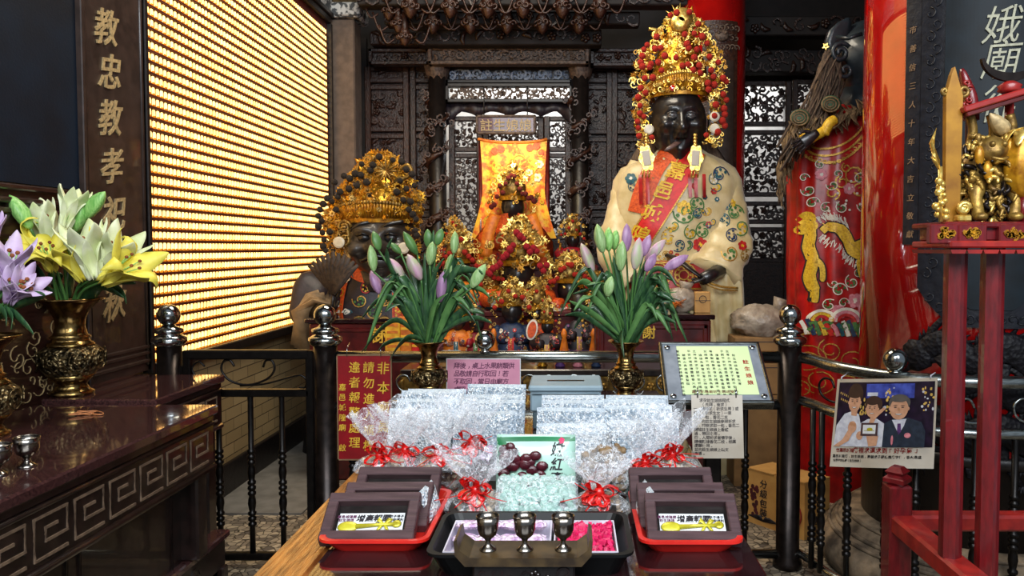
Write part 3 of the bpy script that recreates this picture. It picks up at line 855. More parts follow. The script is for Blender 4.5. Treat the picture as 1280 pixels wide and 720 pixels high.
bshell(-14, 26, 1.0, zb_ - .1, r_, r_ + .026).build('couplet_panel', K['board_wood'], bp_)
o = M()
for i in range(7):
    for j in range(3):
        p = bcyl(-17 + i * 8, za - .06 - j * .08, r_ + .022)
        o.tube(spiral(p, .03, .006, R(0, 6), 1.1, 9, XZ), .006, 5)
p = bcyl(6, za - .13, r_ + .03); o.ball(p, .06, 12, sc=(1, .4, .8)); o.ball(p + V((-.03, -.02, .02)), .015, 8); o.ball(p + V((.03, -.02, .02)), .015, 8)
o.build('beast_carving', K['lintel_wood'], bp_)
# ---------------------------------------------------------------- carved back screens
YB = 7.6
def scrollwork(m, x0, x1, z0, z1, y, cell, r, mi=0, depth=.03, dens=1.0):
    nx = max(1, int((x1 - x0) / cell)); nz = max(1, int((z1 - z0) / cell)); sx = (x1 - x0) / nx; sz = (z1 - z0) / nz
    for i in range(nx):
        for j in range(nz):
            if random.random() > dens: continue
            c = V((x0 + (i + .5 + R(-.2, .2)) * sx, y + R(-depth, depth) * .5, z0 + (j + .5 + R(-.2, .2)) * sz))
            kind = random.random(); s = min(sx, sz)
            if kind < .6:
                m.tube(spiral(c, s * R(.5, .75), s * .1, R(0, 6.3), R(.7, 1.3) * random.choice((-1, 1)), 8, XZ), [r * (1.2 - .08 * q) for q in range(9)], 4, mi)
            elif kind < .8:
                a = R(0, 6.3); L = s * R(.6, .9)
                m.leaf([c + V((math.cos(a), 0, math.sin(a))) * L * (t - .5) * 1.4 + V((-math.sin(a), 0, math.cos(a))) * L * .4 * math.sin(t * 3) + V((0, -.01, 0)) for t in (0, .33, .66, 1)], s * .5, mi, .4, side=(-math.sin(a), 0, math.cos(a)), th=.006)
            else:
                for q in range(5):
                    a = q * 1.2566 + kind * 9; m.ball(c + V((math.cos(a), 0, math.sin(a))) * s * .25, s * .2, 5, mi)
                m.ball(c + V((0, -.01, 0)), s * .16, 5, mi)
def bars(m, x0, x1, z0, z1, y, w_, d, mi=0):
    m.box(x0, x0 + w_, y - d, y + d, z0, z1, mi, .006); m.box(x1 - w_, x1, y - d, y + d, z0, z1, mi, .006)
    m.box(x0, x1, y - d, y + d, z0, z0 + w_, mi, .006); m.box(x0, x1, y - d, y + d, z1 - w_, z1, mi, .006)
def screen(label, px0, px1, cells, cell=.085, wood='carved_wood', back=True, Y=YB, zlow=None, r=.011, group=None, dens=1.0):
    a = W(px0, 200, Y).x; b = W(px1, 200, Y).x
    zs = [(W(px0, p0, Y).z, W(px0, p1, Y).z) for p0, p1 in cells]
    lo = min(z[1] for z in zs)
    t = thing('carved_screen', label, 'screen', ((a + b) / 2, Y, 0), group)
    f = M()
    for zh, zl in zs: bars(f, a, b, zl, zh, Y, .045, .035)
    f.box(a, a + .06, Y - .05, Y + .05, 0, zs[0][0], 0, .008); f.box(b - .06, b, Y - .05, Y + .05, 0, zs[0][0], 0, .008)
    f.box(a, b, Y - .03, Y + .03, 0, lo, 0)
    if back: f.box(a, b, Y + .035, Y + .05, 0, zs[0][0])
    f.build('surround', K[wood], t)
    for zh, zl in zs:
        m = M(); scrollwork(m, a + .05, b - .05, zl + .045, zh - .045, Y, cell, r, dens=dens); scrollwork(m, a + .05, b - .05, zl + .045, zh - .045, Y + .015, cell * .8, r * 1.25, dens=.9)
        if back: m.box(a + .04, b - .04, Y + .012, Y + .022, zl + .04, zh - .04, 0)
        m.build('carving', K[wood], t)
    return t
random.seed(11)
screen('tall carved wooden screen directly right of the stone pilaster', 458, 513, [(84, 104), (107, 165), (168, 262), (266, 400)], .08, 'carved_warm')
screen('narrow carved wooden screen left of the dragon post at the altar niche', 514, 548, [(84, 104), (107, 165), (168, 262), (266, 400)], .07, 'carved_wood')
screen('carved wooden screen just right of the niche dragon post', 725, 765, [(84, 104), (107, 168), (172, 262), (266, 400)], .07, 'carved_wood', dens=.9)
screen('wide carved wooden screen between niche and tall statue crown', 764, 852, [(84, 104), (107, 168), (172, 262), (266, 400)], .085, 'carved_wood')
screen('openwork screen showing daylight right of the rear red pillar', 921, 987, [(102, 158), (163, 246), (252, 280), (284, 328)], .075, 'carved_wood', back=False, r=.013)
screen('narrow openwork screen beside the red robed giant', 988, 1040, [(100, 158), (163, 250), (256, 330)], .075, 'carved_wood', back=False, r=.013)
screen('dark carved screen hidden mostly behind the large red pillar', 1041, 1130, [(100, 158), (163, 250), (256, 330)], .1, 'carved_wood')
# walls of the hall between the screens and the ceiling
m = M(); a = W(440, 100, YB + .1)
m.box(-2.15, 3.4, YB + .1, YB + .2, W(700, 99, YB).z, 4.6); struct(m, 'wall_upper', K['ceiling_wood'])
m = M(); m.box(W(850, 0, YB).x, W(921, 0, YB).x, YB - .03, YB + .03, 0, 3.2); struct(m, 'wall_panel', K['ceiling_wood'])
m = M(); m.box(-2.15, W(458, 0, YB).x, YB - .03, YB + .03, 0, 3.6); struct(m, 'wall_corner', K['ceiling_wood'])
# lintel frieze bands above screens
def frieze(label, px0, px1, py0, py1, Y, mt, cell, back='black_wood', d=.05, name='carved_lintel', r=.012, bk=True):
    a = W(px0, py0, Y); b = W(px1, py1, Y)
    t = thing(name, label, 'lintel', ((a.x + b.x) / 2, Y, b.z))
    f = M(); bars(f, a.x, b.x, b.z, a.z, Y, .035, d)
    if bk: f.box(a.x + .02, b.x - .02, Y, Y + .02, b.z + .02, a.z - .02, 0)
    f.build('surround', K[back if name == 'openwork_lintel' else mt], t)
    m = M(); scrollwork(m, a.x + .04, b.x - .04, b.z + .03, a.z - .03, Y - (.03 if bk else 0), cell, r); scrollwork(m, a.x + .04, b.x - .04, b.z + .03, a.z - .03, Y - (.015 if bk else 0), cell * .7, r); m.build('carving', K[mt], t)
    return t
frieze('long grey-brown carved lintel across the top of the altar niche', 536, 736, 59, 82, 7.2, 'lintel_wood', .07, d=.06)
frieze('openwork lintel just under the grey-brown one, bluish light put into its colour', 557, 716, 84, 105, 7.45, 'frieze_bluelit', .07, name='openwork_lintel')
frieze('lower openwork lintel over the niche, above the black valance', 557, 716, 105, 129, 7.4, 'lintel_wood', .065, bk=False, name='openwork_lintel')
frieze('carved frieze beam above the left carved screens', 462, 538, 62, 82, 7.3, 'carved_wood', .08)
frieze('carved frieze beam above the right carved screens', 738, 850, 62, 84, 7.3, 'carved_wood', .08)
m = M(); a = W(557, 128, 7.42); b = W(716, 146, 7.42); n = 40; out = []
for i in range(n + 1):
    t = i / n; u = abs(2 * t - 1)
    zl = b.z + .05 * abs(math.sin(t * PI * 4)) - (.10 * max(0, u - .75) * 4) 
    x = a.x + (b.x - a.x) * t; yy = 7.42 + .012 * math.sin(t * 50)
    out.append([(x, yy, zl), (x, yy, a.z), (x, yy + .01, a.z), (x, yy + .01, zl)])
m.loft(out, 0, True); o = m.build('valance', K['black_brocade']); meta(o, 'black scalloped cloth valance hung across the altar niche', 'valance')
# dragon posts of the niche
def dragon_post(px, label):
    Y = 7.35; x = W(px, 200, Y).x; zt_ = W(px, 84, Y).z
    t = thing('dragon_post', label, 'post', (x, Y, 0), None)
    m = M(); m.lathe([(.085, 0), (.085, zt_ - .05)], (x, Y, 0), 16); m.build('shaft', K['black_wood'], t)
    m = M(); pts = [V((x + math.cos(a) * .095, Y + math.sin(a) * .095, .4 + (zt_ - .7) * i / 60)) for i in range(61) for a in [i * .9]]
    m.tube(smooth(pts, 3), [.028 + .012 * math.sin(i / 3) for i in range(181)], 7)
    for p in pts:
        for _ in range(3): m.tube(spiral(p + V((R(-.05, .05), -.03, R(-.06, .06))), R(.03, .05), .005, R(0, 6), R(.6, 1.1), 7, XZ), .009, 4)
    m.build('dragon_carving', K['carved_warm'], t)
    m = M(); m.lathe([(.07, -.16), (.1, -.1), (.115, -.02), (.1, .06), (.06, .12)], (x, Y, zt_ + .02), 14, fn=lambda a, i, r, z: r * (1 + .1 * math.cos(a * 7))); m.build('capital', K['lintel_wood'], t)
dragon_post(547, 'dark post wrapped in carved dragon, left side of the altar niche')
dragon_post(725, 'dark post wrapped in carved dragon, right side of the altar niche')
# niche: openwork walls beside the goddess and a light plaster wall far behind
for px0, px1, lab in ((562, 604, 'bright openwork lattice left of the yellow embroidered screen'), (680, 714, 'bright openwork lattice right of the yellow embroidered screen')):
    screen(lab, px0, px1, [(146, 190), (192, 300)], .06, 'carved_wood', back=False, Y=7.5, r=.010)
screen('openwork lattice strip behind the name plaque', 604, 680, [(146, 186)], .06, 'carved_wood', back=False, Y=7.55, r=.010)
# plaque
t = thing('name_plaque', 'wooden plaque reading 註生娘娘 over the altar niche', 'plaque', W(632, 168, 7.0))
a = W(595, 144, 7.0); b = W(670, 168, 7.0)
m = M(); m.box(a.x, b.x, 6.99, 7.02, b.z, a.z, 0, .006); m.build('board', K['maroon_wood'], t)
m = M(); bars(m, a.x, b.x, b.z, a.z, 6.985, .022, .014); m.build('border', K['lintel_wood'], t)
for i, ch in enumerate('註生娘娘'):
    t2 = M(); c = W(608 + i * 16.3, 156.5, 6.985); t2.text(ch, .118, 0, MX.Translation(c) @ FRONT, .008, .008); t2.build('character', K['gold_leaf'], t)
m = M(); c = W(632, 142, 7.05)
for x in (-.2, .2): m.tube([c + V((x, 0, -.02)), c + V((x, .02, .25))], .006, 5)
m.build('hanger', K['black_wood'], t)
# ---------------------------------------------------------------- roof brackets
random.seed(21)
def beam(label, px0, px1, py0, py1, Y, mt='ceiling_wood', scr=True):
    a = W(px0, py0, Y); b = W(px1, py1, Y)
    t = thing('carved_beam', label, 'beam', ((a.x + b.x) / 2, Y, b.z))
    m = M(); m.box(a.x, b.x, Y, Y + .16, b.z, a.z, 0, .01); m.build('timber', K[mt], t)
    if scr:
        m = M(); scrollwork(m, a.x, b.x, b.z, a.z, Y - .02, .1, .012); m.build('carving', K['carved_wood'], t)
beam('carved roof beam with small figures, just above the long lintel', 520, 752, 36, 56, 7.0)
beam('second carved roof beam up from the long lintel', 480, 800, 14, 30, 6.75)
beam('topmost carved roof beam at the upper edge of the photo', 446, 860, -14, 6, 6.5)
beam('carved roof bracket beam on the left beside the stone pilaster', 462, 530, 40, 56, 7.15, 'carved_wood')
beam('plain roof beam above the right openwork screens, lower', 921, 1078, 62, 90, 7.3, 'ceiling_wood')
beam('roof beam above the right openwork screens, upper', 921, 1078, 20, 44, 7.0, 'ceiling_wood')
def boss(px, py, Y, label, s=1.0):
    s *= .62
    c = W(px, py, Y)
    t = thing('hanging_boss', label, 'carved boss', c, 'carved bosses hanging from the roof beams')
    m = M(); m.lathe([(r0 , z0 * s) for r0, z0 in ((.015, -.16), (.05, -.12), (.085, -.05), (.09, 0), (.06, .03), (.085, .06), (.075, .11), (.05, .14), (.06, .17), (.045, .42))], c, 12, X=None, fn=lambda a, i, r, z: r * s * (1 + .16 * math.cos(a * 6))); m.build('drop', K['carved_warm'], t)
    m = M()
    for q in range(6):
        a = q * PI / 3; p = c + V((math.cos(a) * .09 * s, math.sin(a) * .09 * s - .01, 0))
        m.tube(spiral(p, .045 * s, .01, R(0, 6), .9, 8, XZ), .011, 5)
    m.tube(smooth([c + V((-.22, 0, .1)), c + V((-.16, 0, -.05)), c + V((-.09, 0, -.02))]), .009, 5); m.tube(smooth([c + V((.22, 0, .1)), c + V((.16, 0, -.05)), c + V((.09, 0, -.02))]), .009, 5)
    m.build('scrolls', K['carved_warm'], t)
OR = ['first', 'second', 'third', 'fourth', 'fifth', 'sixth', 'seventh', 'eighth', 'ninth', 'tenth', 'eleventh', 'twelfth', 'thirteenth']
for i, px in enumerate((513, 563, 610, 654, 703, 750)): boss(px, 8, 6.45, f'carved wooden drop boss, {OR[i]} from the left in the upper hanging row', 1.0)
for i, px in enumerate((541, 588, 634, 678, 724)): boss(px, 29, 6.7, f'carved wooden drop boss, {OR[i]} from the left in the lower hanging row', .95)
for i, (px, py) in enumerate(((486, 14), (498, 30), (506, 46))): boss(px, py, 6.6, f'small carved drop boss, {OR[i]} from the top in the slanting row at left', .8)
# ---------------------------------------------------------------- shared ornaments
pm = M(); pm.ball((0, 0, 0), 1, 12, fn=lambda d: 1 + .10 * noise.noise(d * 5))
POM = {c: src(pm, 'pompom', [K[c]]) for c in ('pom_red', 'pom_crimson', 'pom_black', 'pom_maroon')}
def flower(m, p, r, n=6, mi=0, y=-.01, tilt=0):
    p = V(p); o = []
    a0 = R(0, 6)
    for i in range(2 * n):
        a = a0 + PI * i / n; q = r * (1 if i % 2 == 0 else .55); o.append((math.cos(a) * q, math.sin(a) * q))
    m.prism(o, r * .18, mi, MX.Translation(p) @ RZ(R(-.5, .5)) @ FRONT @ RX(R(-.3, .3)))
    m.ball(p + V((0, -r * .25, 0)), r * .3, 6, mi)
def filigree(m, p, r, mats):
    q = random.random(); mi = random.choice(mats)
    if q < .4: flower(m, p, r, random.choice((5, 6, 8)), mi)
    elif q < .75: m.tube(spiral(p, r, r * .2, R(0, 6.3), R(.7, 1.2) * random.choice((-1, 1)), 8, XZ), r * .16, 4, mi)
    else:
        a = R(0, 6.3); d = V((math.cos(a), -.3, math.sin(a)))
        m.leaf([p, p + d * r * .7, p + d * r * 1.3 + V((0, 0, r * .3))], r * .8, mi, .3, side=(-math.sin(a), 0, math.cos(a)), th=.003)
def wrinkle(m, i0, amp, scale, seed=0):
    for i in range(i0, len(m.v)):
        p = m.v[i]; q = noise.noise_vector((p + V((seed, seed, 0))) * scale); m.v[i] = p + q * amp
def head(m, c, rx, ry, rz, feats, n=56, mi=0, yaw=0):
    """an egg with bumps; feats = (x, z, amount, sx, sz) on the front of a unit head"""
    i0 = len(m.v)
    def fn(d):
        s = 1.0
        f = max(0, min(1, -d.y * 2.2 + .25))
        for x, z, am, sx, sz in feats: s += f * 1.75 * am * math.exp(-((d.x - x) / sx) ** 2 - ((d.z - z) / sz) ** 2)
        s *= 1 - .13 * max(0, -d.z) ** 2 * abs(d.x)
        return s
    m.ball((0, 0, 0), 1, n, mi, fn=fn)
    X = MX.Translation(V(c)) @ RZ(yaw) @ S(rx, ry, rz)
    for i in range(i0, len(m.v)): m.v[i] = X @ m.v[i]
    return X
def hand(m, X, s=1.0, curl=.5, mi=0, sg=1):
    """palm along +Z, fingers beyond it, thumb out on +X*sg; s = palm length"""
    m.loft([[V((math.cos(a) * .40 * s * w_, math.sin(a) * .15 * s * h_, z * s)) for a in [2 * PI * i / 12 for i in range(12)]] for z, w_, h_ in ((-.25, .62, 1.3), (0, .75, 1.25), (.45, 1.0, 1.1), (.9, 1.05, .95), (1.02, .9, .7))], mi, X=X)
    for i, (x, L) in enumerate(((-.32, .78), (-.11, .95), (.11, 1.02), (.31, .9))):
        x *= -sg * -1
        p = V((x * s, 0, .95 * s)); a = .15; pts = [p]
        for q in (.45, .32, .25):
            p = p + V((x * .12 * s, -math.sin(a) * L * q * s, math.cos(a) * L * q * s)); pts.append(p); a += curl
        m.tube(smooth(pts, 3), [.11 * s * (1 - .04 * j) for j in range(9)] + [.05 * s], 8, mi, X=X)
    p0 = V((.30 * sg * s, -.02 * s, .2 * s))
    m.tube(smooth([p0, p0 + V((.24 * sg * s, -.06 * s, .2 * s)), p0 + V((.34 * sg * s, -.14 * s, .48 * s)), p0 + V((.3 * sg * s, -.2 * s, .7 * s))], 3), [.15 * s] * 3 + [.13 * s] * 3 + [.11 * s] * 3 + [.05 * s], 8, mi, X=X)
def ell(cx, cy, z, a, b, n=40, rip=0, k_=9, ph=0, sq=2.4):
    out = []
    for i in range(n):
        t = 2 * PI * i / n; c, s = math.cos(t), math.sin(t)
        q = 1 + rip * math.sin(k_ * t + ph)
        out.append(V((cx + a * q * math.copysign(abs(c) ** (2 / sq), c), cy + b * q * math.copysign(abs(s) ** (2 / sq), s), z)))
    return out
def strip2(m, pts, w_, mi=0, k_=5):
    """flat ribbon drawn in the picture plane (later draped)"""
    pts = smooth(pts, k_)
    L = []; 
    for i, p in enumerate(pts):
        t = (pts[min(i + 1, len(pts) - 1)] - pts[max(i - 1, 0)]).normalized(); n = V((-t.z, 0, t.x)); ww = (w_[i * (len(w_) - 1) // (len(pts) - 1)] if isinstance(w_, list) else w_) / 2
        L.append([p + n * ww * u for u in (-1, -.5, 0, .5, 1)])
    m.loft(L, mi, True, closed=False)
def disc2(m, c, r, mi=0, n=10, star=0):
    vs = [V(c)]; 
    for i in range(n):
        a = 2 * PI * i / n; q = r * (1 - star * (i % 2)); vs.append(V(c) + V((math.cos(a) * q, 0, math.sin(a) * q)))
    m.add(vs, [(0, 1 + i, 1 + (i + 1) % n) for i in range(n)], mi, True)
FLC = {}
def emb_flower(m, c, r, mis, n=6):
    for i in range(n):
        a = 2 * PI * i / n + r * 50; disc2(m, V(c) + V((math.cos(a), 0, math.sin(a))) * r * .6, r * .42, mis[0], 8)
    disc2(m, V(c) + V((0, -.001, 0)), r * .36, mis[1], 8)
def vine(m, c, r, mi, lm, turns=.8, a0=0, n=4):
    p = spiral(c, r, r * .25, a0, turns, 14, XZ); strip2(m, p, r * .13, mi, 1)
    for i in range(1, 13, max(1, 12 // n)):
        t = (p[i + 1] - p[i - 1]).normalized(); nn = V((-t.z, 0, t.x)) * (1 if i % 2 else -1); disc2(m, p[i] + nn * r * .28, r * .17, lm, 6)

# ---------------------------------------------------------------- the tall general
YT = 5.4; U = YT / 950
def q(px, py, dy=0): return W(px, py, YT + dy)
random.seed(31)
tg = thing('deity_statue', 'tall black-faced deity statue in cream embroidered robe with tongue out and tall gold crown', 'statue', q(848, 470) * V((1, 1, 0)) if 0 else (q(848, 300).x, YT, 0))
body = M()
rows = []
for py, hw, d, cx in ((186, 24, 20, 848), (194, 34, 26, 848), (202, 54, 32, 848), (212, 70, 38, 848), (226, 78, 42, 847), (250, 80, 44, 846), (285, 76, 46, 843), (320, 70, 44, 841), (345, 68, 44, 841), (370, 74, 47, 842), (400, 84, 52, 842), (470, 92, 58, 842), (560, 100, 64, 842), (640, 104, 66, 842)):
    c = q(cx, py); rows.append(ell(c.x, YT, c.z, hw * U, d * U, 72, .022, 11, py * .02))
body.loft(rows[::-1], 0)
c = q(848, 640); body.box(c.x - .35, c.x + .35, YT - .25, YT + .25, 0, c.z, 0)
wrinkle(body, 0, .020, 5); wrinkle(body, 0, .010, 15)
torso_bvh = body.bvh()
body.build('robe', K['cream_silk'], tg)
def sleeve(path, rads, label=None, mt='cream_silk', flat=.8, amp=.03):
    m = M(); pts = smooth([q(*p) for p in path], 6); n = len(pts)
    rr_ = [U * (rads[0] + (rads[-1] - rads[0]) * 0) for _ in pts]
    for i in range(n):
        t = i / (n - 1) * (len(rads) - 1); a = int(min(t, len(rads) - 2)); rr_[i] = U * (rads[a] + (rads[a + 1] - rads[a]) * (t - a))
    m.tube(pts, rr_, 32, flat=flat, up=(0, 1, 0)); wrinkle(m, 0, amp, 6, 3); wrinkle(m, 0, .012, 15, 8)
    for i, p in enumerate(m.v):
        t = (i // 32) / max(1, n - 1)
        m.v[i] = p + V((0, 0, .012 * math.sin((p.z + p.x * .6) * 55)))
    b = m.bvh(); return m, b
sr, br = sleeve([(886, 217, .02), (900, 245, -.02), (907, 285, -.10), (903, 318, -.20), (893, 343, -.27)], [24, 29, 31, 32, 33])
sr.build('sleeve', K['cream_silk'], tg)
sl, bl_ = sleeve([(806, 216, .02), (788, 245, 0), (774, 285, -.06), (776, 325, -.16), (792, 350, -.2)], [22, 24, 24, 26, 26])
sl.build('sleeve', K['cream_silk'], tg)
m = M(); pts = smooth([q(898, 338, -.25), q(905, 360, -.27), q(910, 390, -.26), q(911, 428, -.25)], 5)
m.tube(pts, [U * (29 - 13 * i / (len(pts) - 1)) for i in range(len(pts))], 26, flat=.45, up=(0, 1, 0))
for i, p in enumerate(m.v): m.v[i] = p + V((0, .03 * math.sin(p.x * 70 + p.z * 6), 0))
m.build('hanging_cuff', K['beige_cloth'] if 0 else K['cream_silk'], tg)
m = M()                                             # gold edging of the wide sleeve mouth
m.tube(smooth([q(868, 341, -.42), q(880, 350, -.44), q(900, 358, -.43), q(922, 360, -.36)]), .008, 6)
m.tube(smooth([q(866, 344, -.42), q(880, 354, -.44), q(900, 362, -.43), q(922, 363, -.36)]), .005, 6)
m.build('cuff_edging', K['gold_thread'], tg)
# embroidery, sash, belt
m = M(); strip2(m, [q(832, 190), q(815, 212), q(802, 240), q(794, 268)], 24 * U); drape(m, torso_bvh, .008).build('brocade_collar', K['orange_brocade'], tg)
m = M(); strip2(m, [q(826, 186), q(838, 196), q(852, 199), q(866, 190)], 20 * U); drape(m, torso_bvh, .010).build('brocade_collar', K['orange_brocade'], tg)
m = M(); A = (866, 190); B_ = (786, 316)
strip2(m, [q(A[0] + (B_[0] - A[0]) * t, A[1] + (B_[1] - A[1]) * t) for t in (0, .2, .4, .6, .8, 1)], 27 * U, 0, 6); drape(m, torso_bvh, .018)
sash = m.build('sash', K['sash_red'], tg)
m = M()
for s in (-1, 1):
    nx, nz = .844 * s * 12.6, .536 * s * 12.6
    strip2(m, [q(A[0] + (B_[0] - A[0]) * t + nx, A[1] + (B_[1] - A[1]) * t + nz) for t in (0, .2, .4, .6, .8, 1)], 1.6 * U, 0, 6)
drape(m, torso_bvh, .021).build('sash_edge', K['gold_thread'], sash)
ang = -.50
for ch, px, py in (('嘉', 840, 217), ('邑', 824, 241), ('城', 810, 267), ('隍', 795, 294)):
    t = M(); t.text(ch, 23 * U, 0, MX.Translation(q(px, py)) @ FRONT @ RZ(ang * .55), .01, .02, .15, 3); drape(t, torso_bvh, .023, front=True).build('character', K['yellow_thread'], sash)
m = M(); strip2(m, [q(786, 341), q(815, 343), q(845, 343), q(875, 342), q(898, 338)], 36 * U); drape(m, torso_bvh, .014)
belt = m.build('belt', K['red_brocade'] if 0 else K['red_silk'], tg)
m = M()
for px in (817, 848):
    for rr_ in (15, 11, 6): strip2(m, [q(px + rr_ * math.cos(a), 342 + rr_ * .95 * math.sin(a)) for a in [2 * PI * i / 16 for i in range(17)]], 1.8 * U, 0, 1)
    for i in range(8): disc2(m, q(px + 8.5 * math.cos(i * .785), 342 + 8.5 * math.sin(i * .785)), 1.6 * U)
for y in (326, 358): strip2(m, [q(788, y), q(815, y + 1), q(845, y + 1), q(875, y), q(895, y - 3)], 2.2 * U)
drape(m, torso_bvh, .019).build('belt_embroidery', K['gold_thread'], belt)
EM = ['yellow_thread', 'navy_thread', 'teal_thread', 'green_thread', 'red_thread', 'gold_thread', 'white_thread']
m = M()
for px, py, r, a, b in ((848, 262, 9, 0, 5), (885, 242, 4, 4, 5), (878, 282, 4, 4, 0), (868, 306, 9, 4, 0), (786, 226, 7, 2, 6), (861, 236, 4, 4, 0), (833, 330, 5, 0, 4)): emb_flower(m, q(px, py), r * U, (a, b))
for px, py, r, mi, lm, a in ((893, 222, 12, 1, 2, 0), (886, 228, 8, 2, 6, 2), (842, 306, 9, 1, 2, 4), (831, 298, 12, 5, 0, 1), (850, 268, 15, 3, 3, 3), (862, 258, 12, 3, 3, 5), (872, 290, 12, 3, 3, 1), (857, 292, 10, 3, 0, 2), (866, 270, 9, 1, 2, 0), (790, 236, 8, 2, 1, 2), (803, 265, 8, 2, 3, 3), (848, 232, 8, 3, 3, 0), (870, 318, 8, 1, 2, 0), (826, 318, 9, 5, 5, 3), (822, 375, 14, 2, 4, 1), (842, 380, 12, 0, 4, 4), (860, 374, 12, 5, 3, 2), (805, 385, 12, 3, 4, 5)): vine(m, q(px, py), r * U, mi, lm, 1.1, a, 6)
for _ in range(26):
    px, py = R(800, 890), R(215, 320)
    if (px - 866) * .536 + (py - 190) * .844 > 0 and abs((px - 866) * .844 + (py - 190) * .536) > 22: (emb_flower(m, q(px, py), R(2.5, 4) * U, random.choice(((4, 0), (0, 4), (2, 6), (1, 0)))) if random.random() < .45 else vine(m, q(px, py), R(5, 9) * U, random.choice((3, 3, 5, 2)), random.choice((3, 0, 2)), R(.5, .9), R(0, 6), 6))
drape(m, torso_bvh, .006).build('robe_embroidery', [K[e] for e in EM], tg)
m = M()
for px, py, r, a, b in ((916, 307, 6, 4, 0), (908, 256, 5, 0, 5), (899, 240, 4, 4, 0)): emb_flower(m, q(px, py), r * U, (a, b))
for px, py, r, mi, lm, a in ((903, 257, 9, 1, 2, 2), (905, 296, 10, 1, 1, 1), (911, 268, 12, 3, 3, 0), (917, 285, 11, 3, 0, 4), (900, 315, 12, 5, 3, 3), (920, 320, 9, 5, 5, 1), (896, 275, 9, 2, 2, 5), (897, 225, 8, 1, 2, 3)): vine(m, q(px, py), r * U, mi, lm, 1.1, a, 6)
drape(m, br, .006).build('sleeve_embroidery', [K[e] for e in EM], tg)
for px in (797, 805, 855, 862, 872):
    m = M(); strip2(m, [q(px, 222), q(px, 235), q(px + .5, 250 if px > 850 else 258)], 4.2 * U); drape(m, torso_bvh, .026).build('ribbon', K['red_silk'], tg)
m = M(); hand(m, MX.Translation(q(880, 348, -.5)) @ RY(-PI / 2 - .35) @ RZ(PI / 2), 14 * U, .3, 0, 1); m.tube([q(900, 338, -.36), q(878, 349, -.5)], [.05, .04], 10); m.build('hand', K['skin_black'], tg)
m = M(); hand(m, MX.Translation(q(812, 352, -.42)) @ RY(PI / 2 - .2) @ RZ(-PI / 2), 13 * U, .5, 0, -1); m.tube([q(795, 350, -.3), q(812, 352, -.42)], [.05, .04], 10); m.build('hand', K['skin_black'], tg)
m = M(); pts = [q(834, 319, -.30), q(846, 323, -.36), q(862, 336, -.46), q(876, 346, -.52)]
m.tube(pts, [.028, .034, .026, .018], 8, flat=.5); m.build('folded_fan', K['black_wood'], tg)
# head
hc = q(847, 155, -.06)
F_T = [(0, -.02, .16, .10, .22), (0, -.2, .20, .15, .10), (-.14, -.24, .08, .08, .07), (.14, -.24, .08, .08, .07),
       (-.32, .27, .13, .2, .07), (.32, .27, .13, .2, .07), (-.12, .34, .06, .05, .09), (.12, .34, .06, .05, .09), (-.33, .1, -.10, .17, .09), (.33, .1, -.10, .17, .09),
       (-.5, -.12, .12, .15, .14), (.5, -.12, .12, .15, .14), (-.3, -.38, -.10, .07, .22), (.3, -.38, -.10, .07, .22), (0, -.43, .08, .22, .05), (0, -.55, -.18, .2, .06), (0, -.67, .11, .2, .06), (0, -.86, .14, .22, .1),
       (0, .48, .035, .4, .03), (0, .58, .035, .4, .03), (0, .68, .035, .4, .03), (-.48, -.5, -.06, .1, .25), (.48, -.5, -.06, .1, .25)]
m = M(); HX = head(m, hc, 35 * U, 36 * U, 46 * U, F_T, 72)
m.tube([hc + V((0, .05, -.16)), hc + V((0, .06, -.34))], [.13, .15], 20)
for s in (-1, 1):
    e = hc + V((s * 35 * U, .02, -.01)); m.loft([[e + V((s * (.01 + .012 * w_), math.cos(a) * .04 * w_ + .01, math.sin(a) * .085 * w_)) for a in [2 * PI * i / 14 for i in range(14)]] for w_ in (1, .8, .5)])
hd = m.build('head', K['skin_black'], tg)
for s in (-1, 1):
    e = HX @ V((s * .31, -.86, .11)); m = M(); m.ball(e, .036, 16, sc=(1, .8, .8)); m.tube([e + V((-.034, -.012, .012)), e + V((0, -.027, .022)), e + V((.034, -.012, .012))], .007, 6); m.tube([e + V((-.034, -.012, -.008)), e + V((0, -.026, -.018)), e + V((.034, -.012, -.008))], .006, 6)
    m.build('eye', K['eye_grey'], hd)
m = M(); t0 = HX @ V((-.06, -.82, -.55)); m.loft([[t0 + V((x * w_ - .10 * t, -.05 * math.sin(t * 2.4) - .02 * t + (.008 if k_ else 0) - abs(x) * .0, -.075 * t)) for x, k_ in ((-.022, 0), (0, 0), (.022, 0), (.022, 1), (0, 1), (-.022, 1))] for t, w_ in ((0, 1.1), (.3, 1.2), (.6, 1.2), (.9, .9), (1, .4))]); m.build('tongue', K['tongue'], hd)
m = M()
for s in (-1, 1):                                   # long hair behind the neck
    m.loft([[q(847 + s * (22 + t * 22) + (2 if k_ else -2) + s * w_ * (14 + 6 * t), 165 + 45 * t, .05 + .03 * k_) for w_, k_ in ((-1, 0), (1, 0), (1, 1), (-1, 1))] for t in (0, .3, .6, 1)])
m.build('hair', K['fur_brown'], hd)

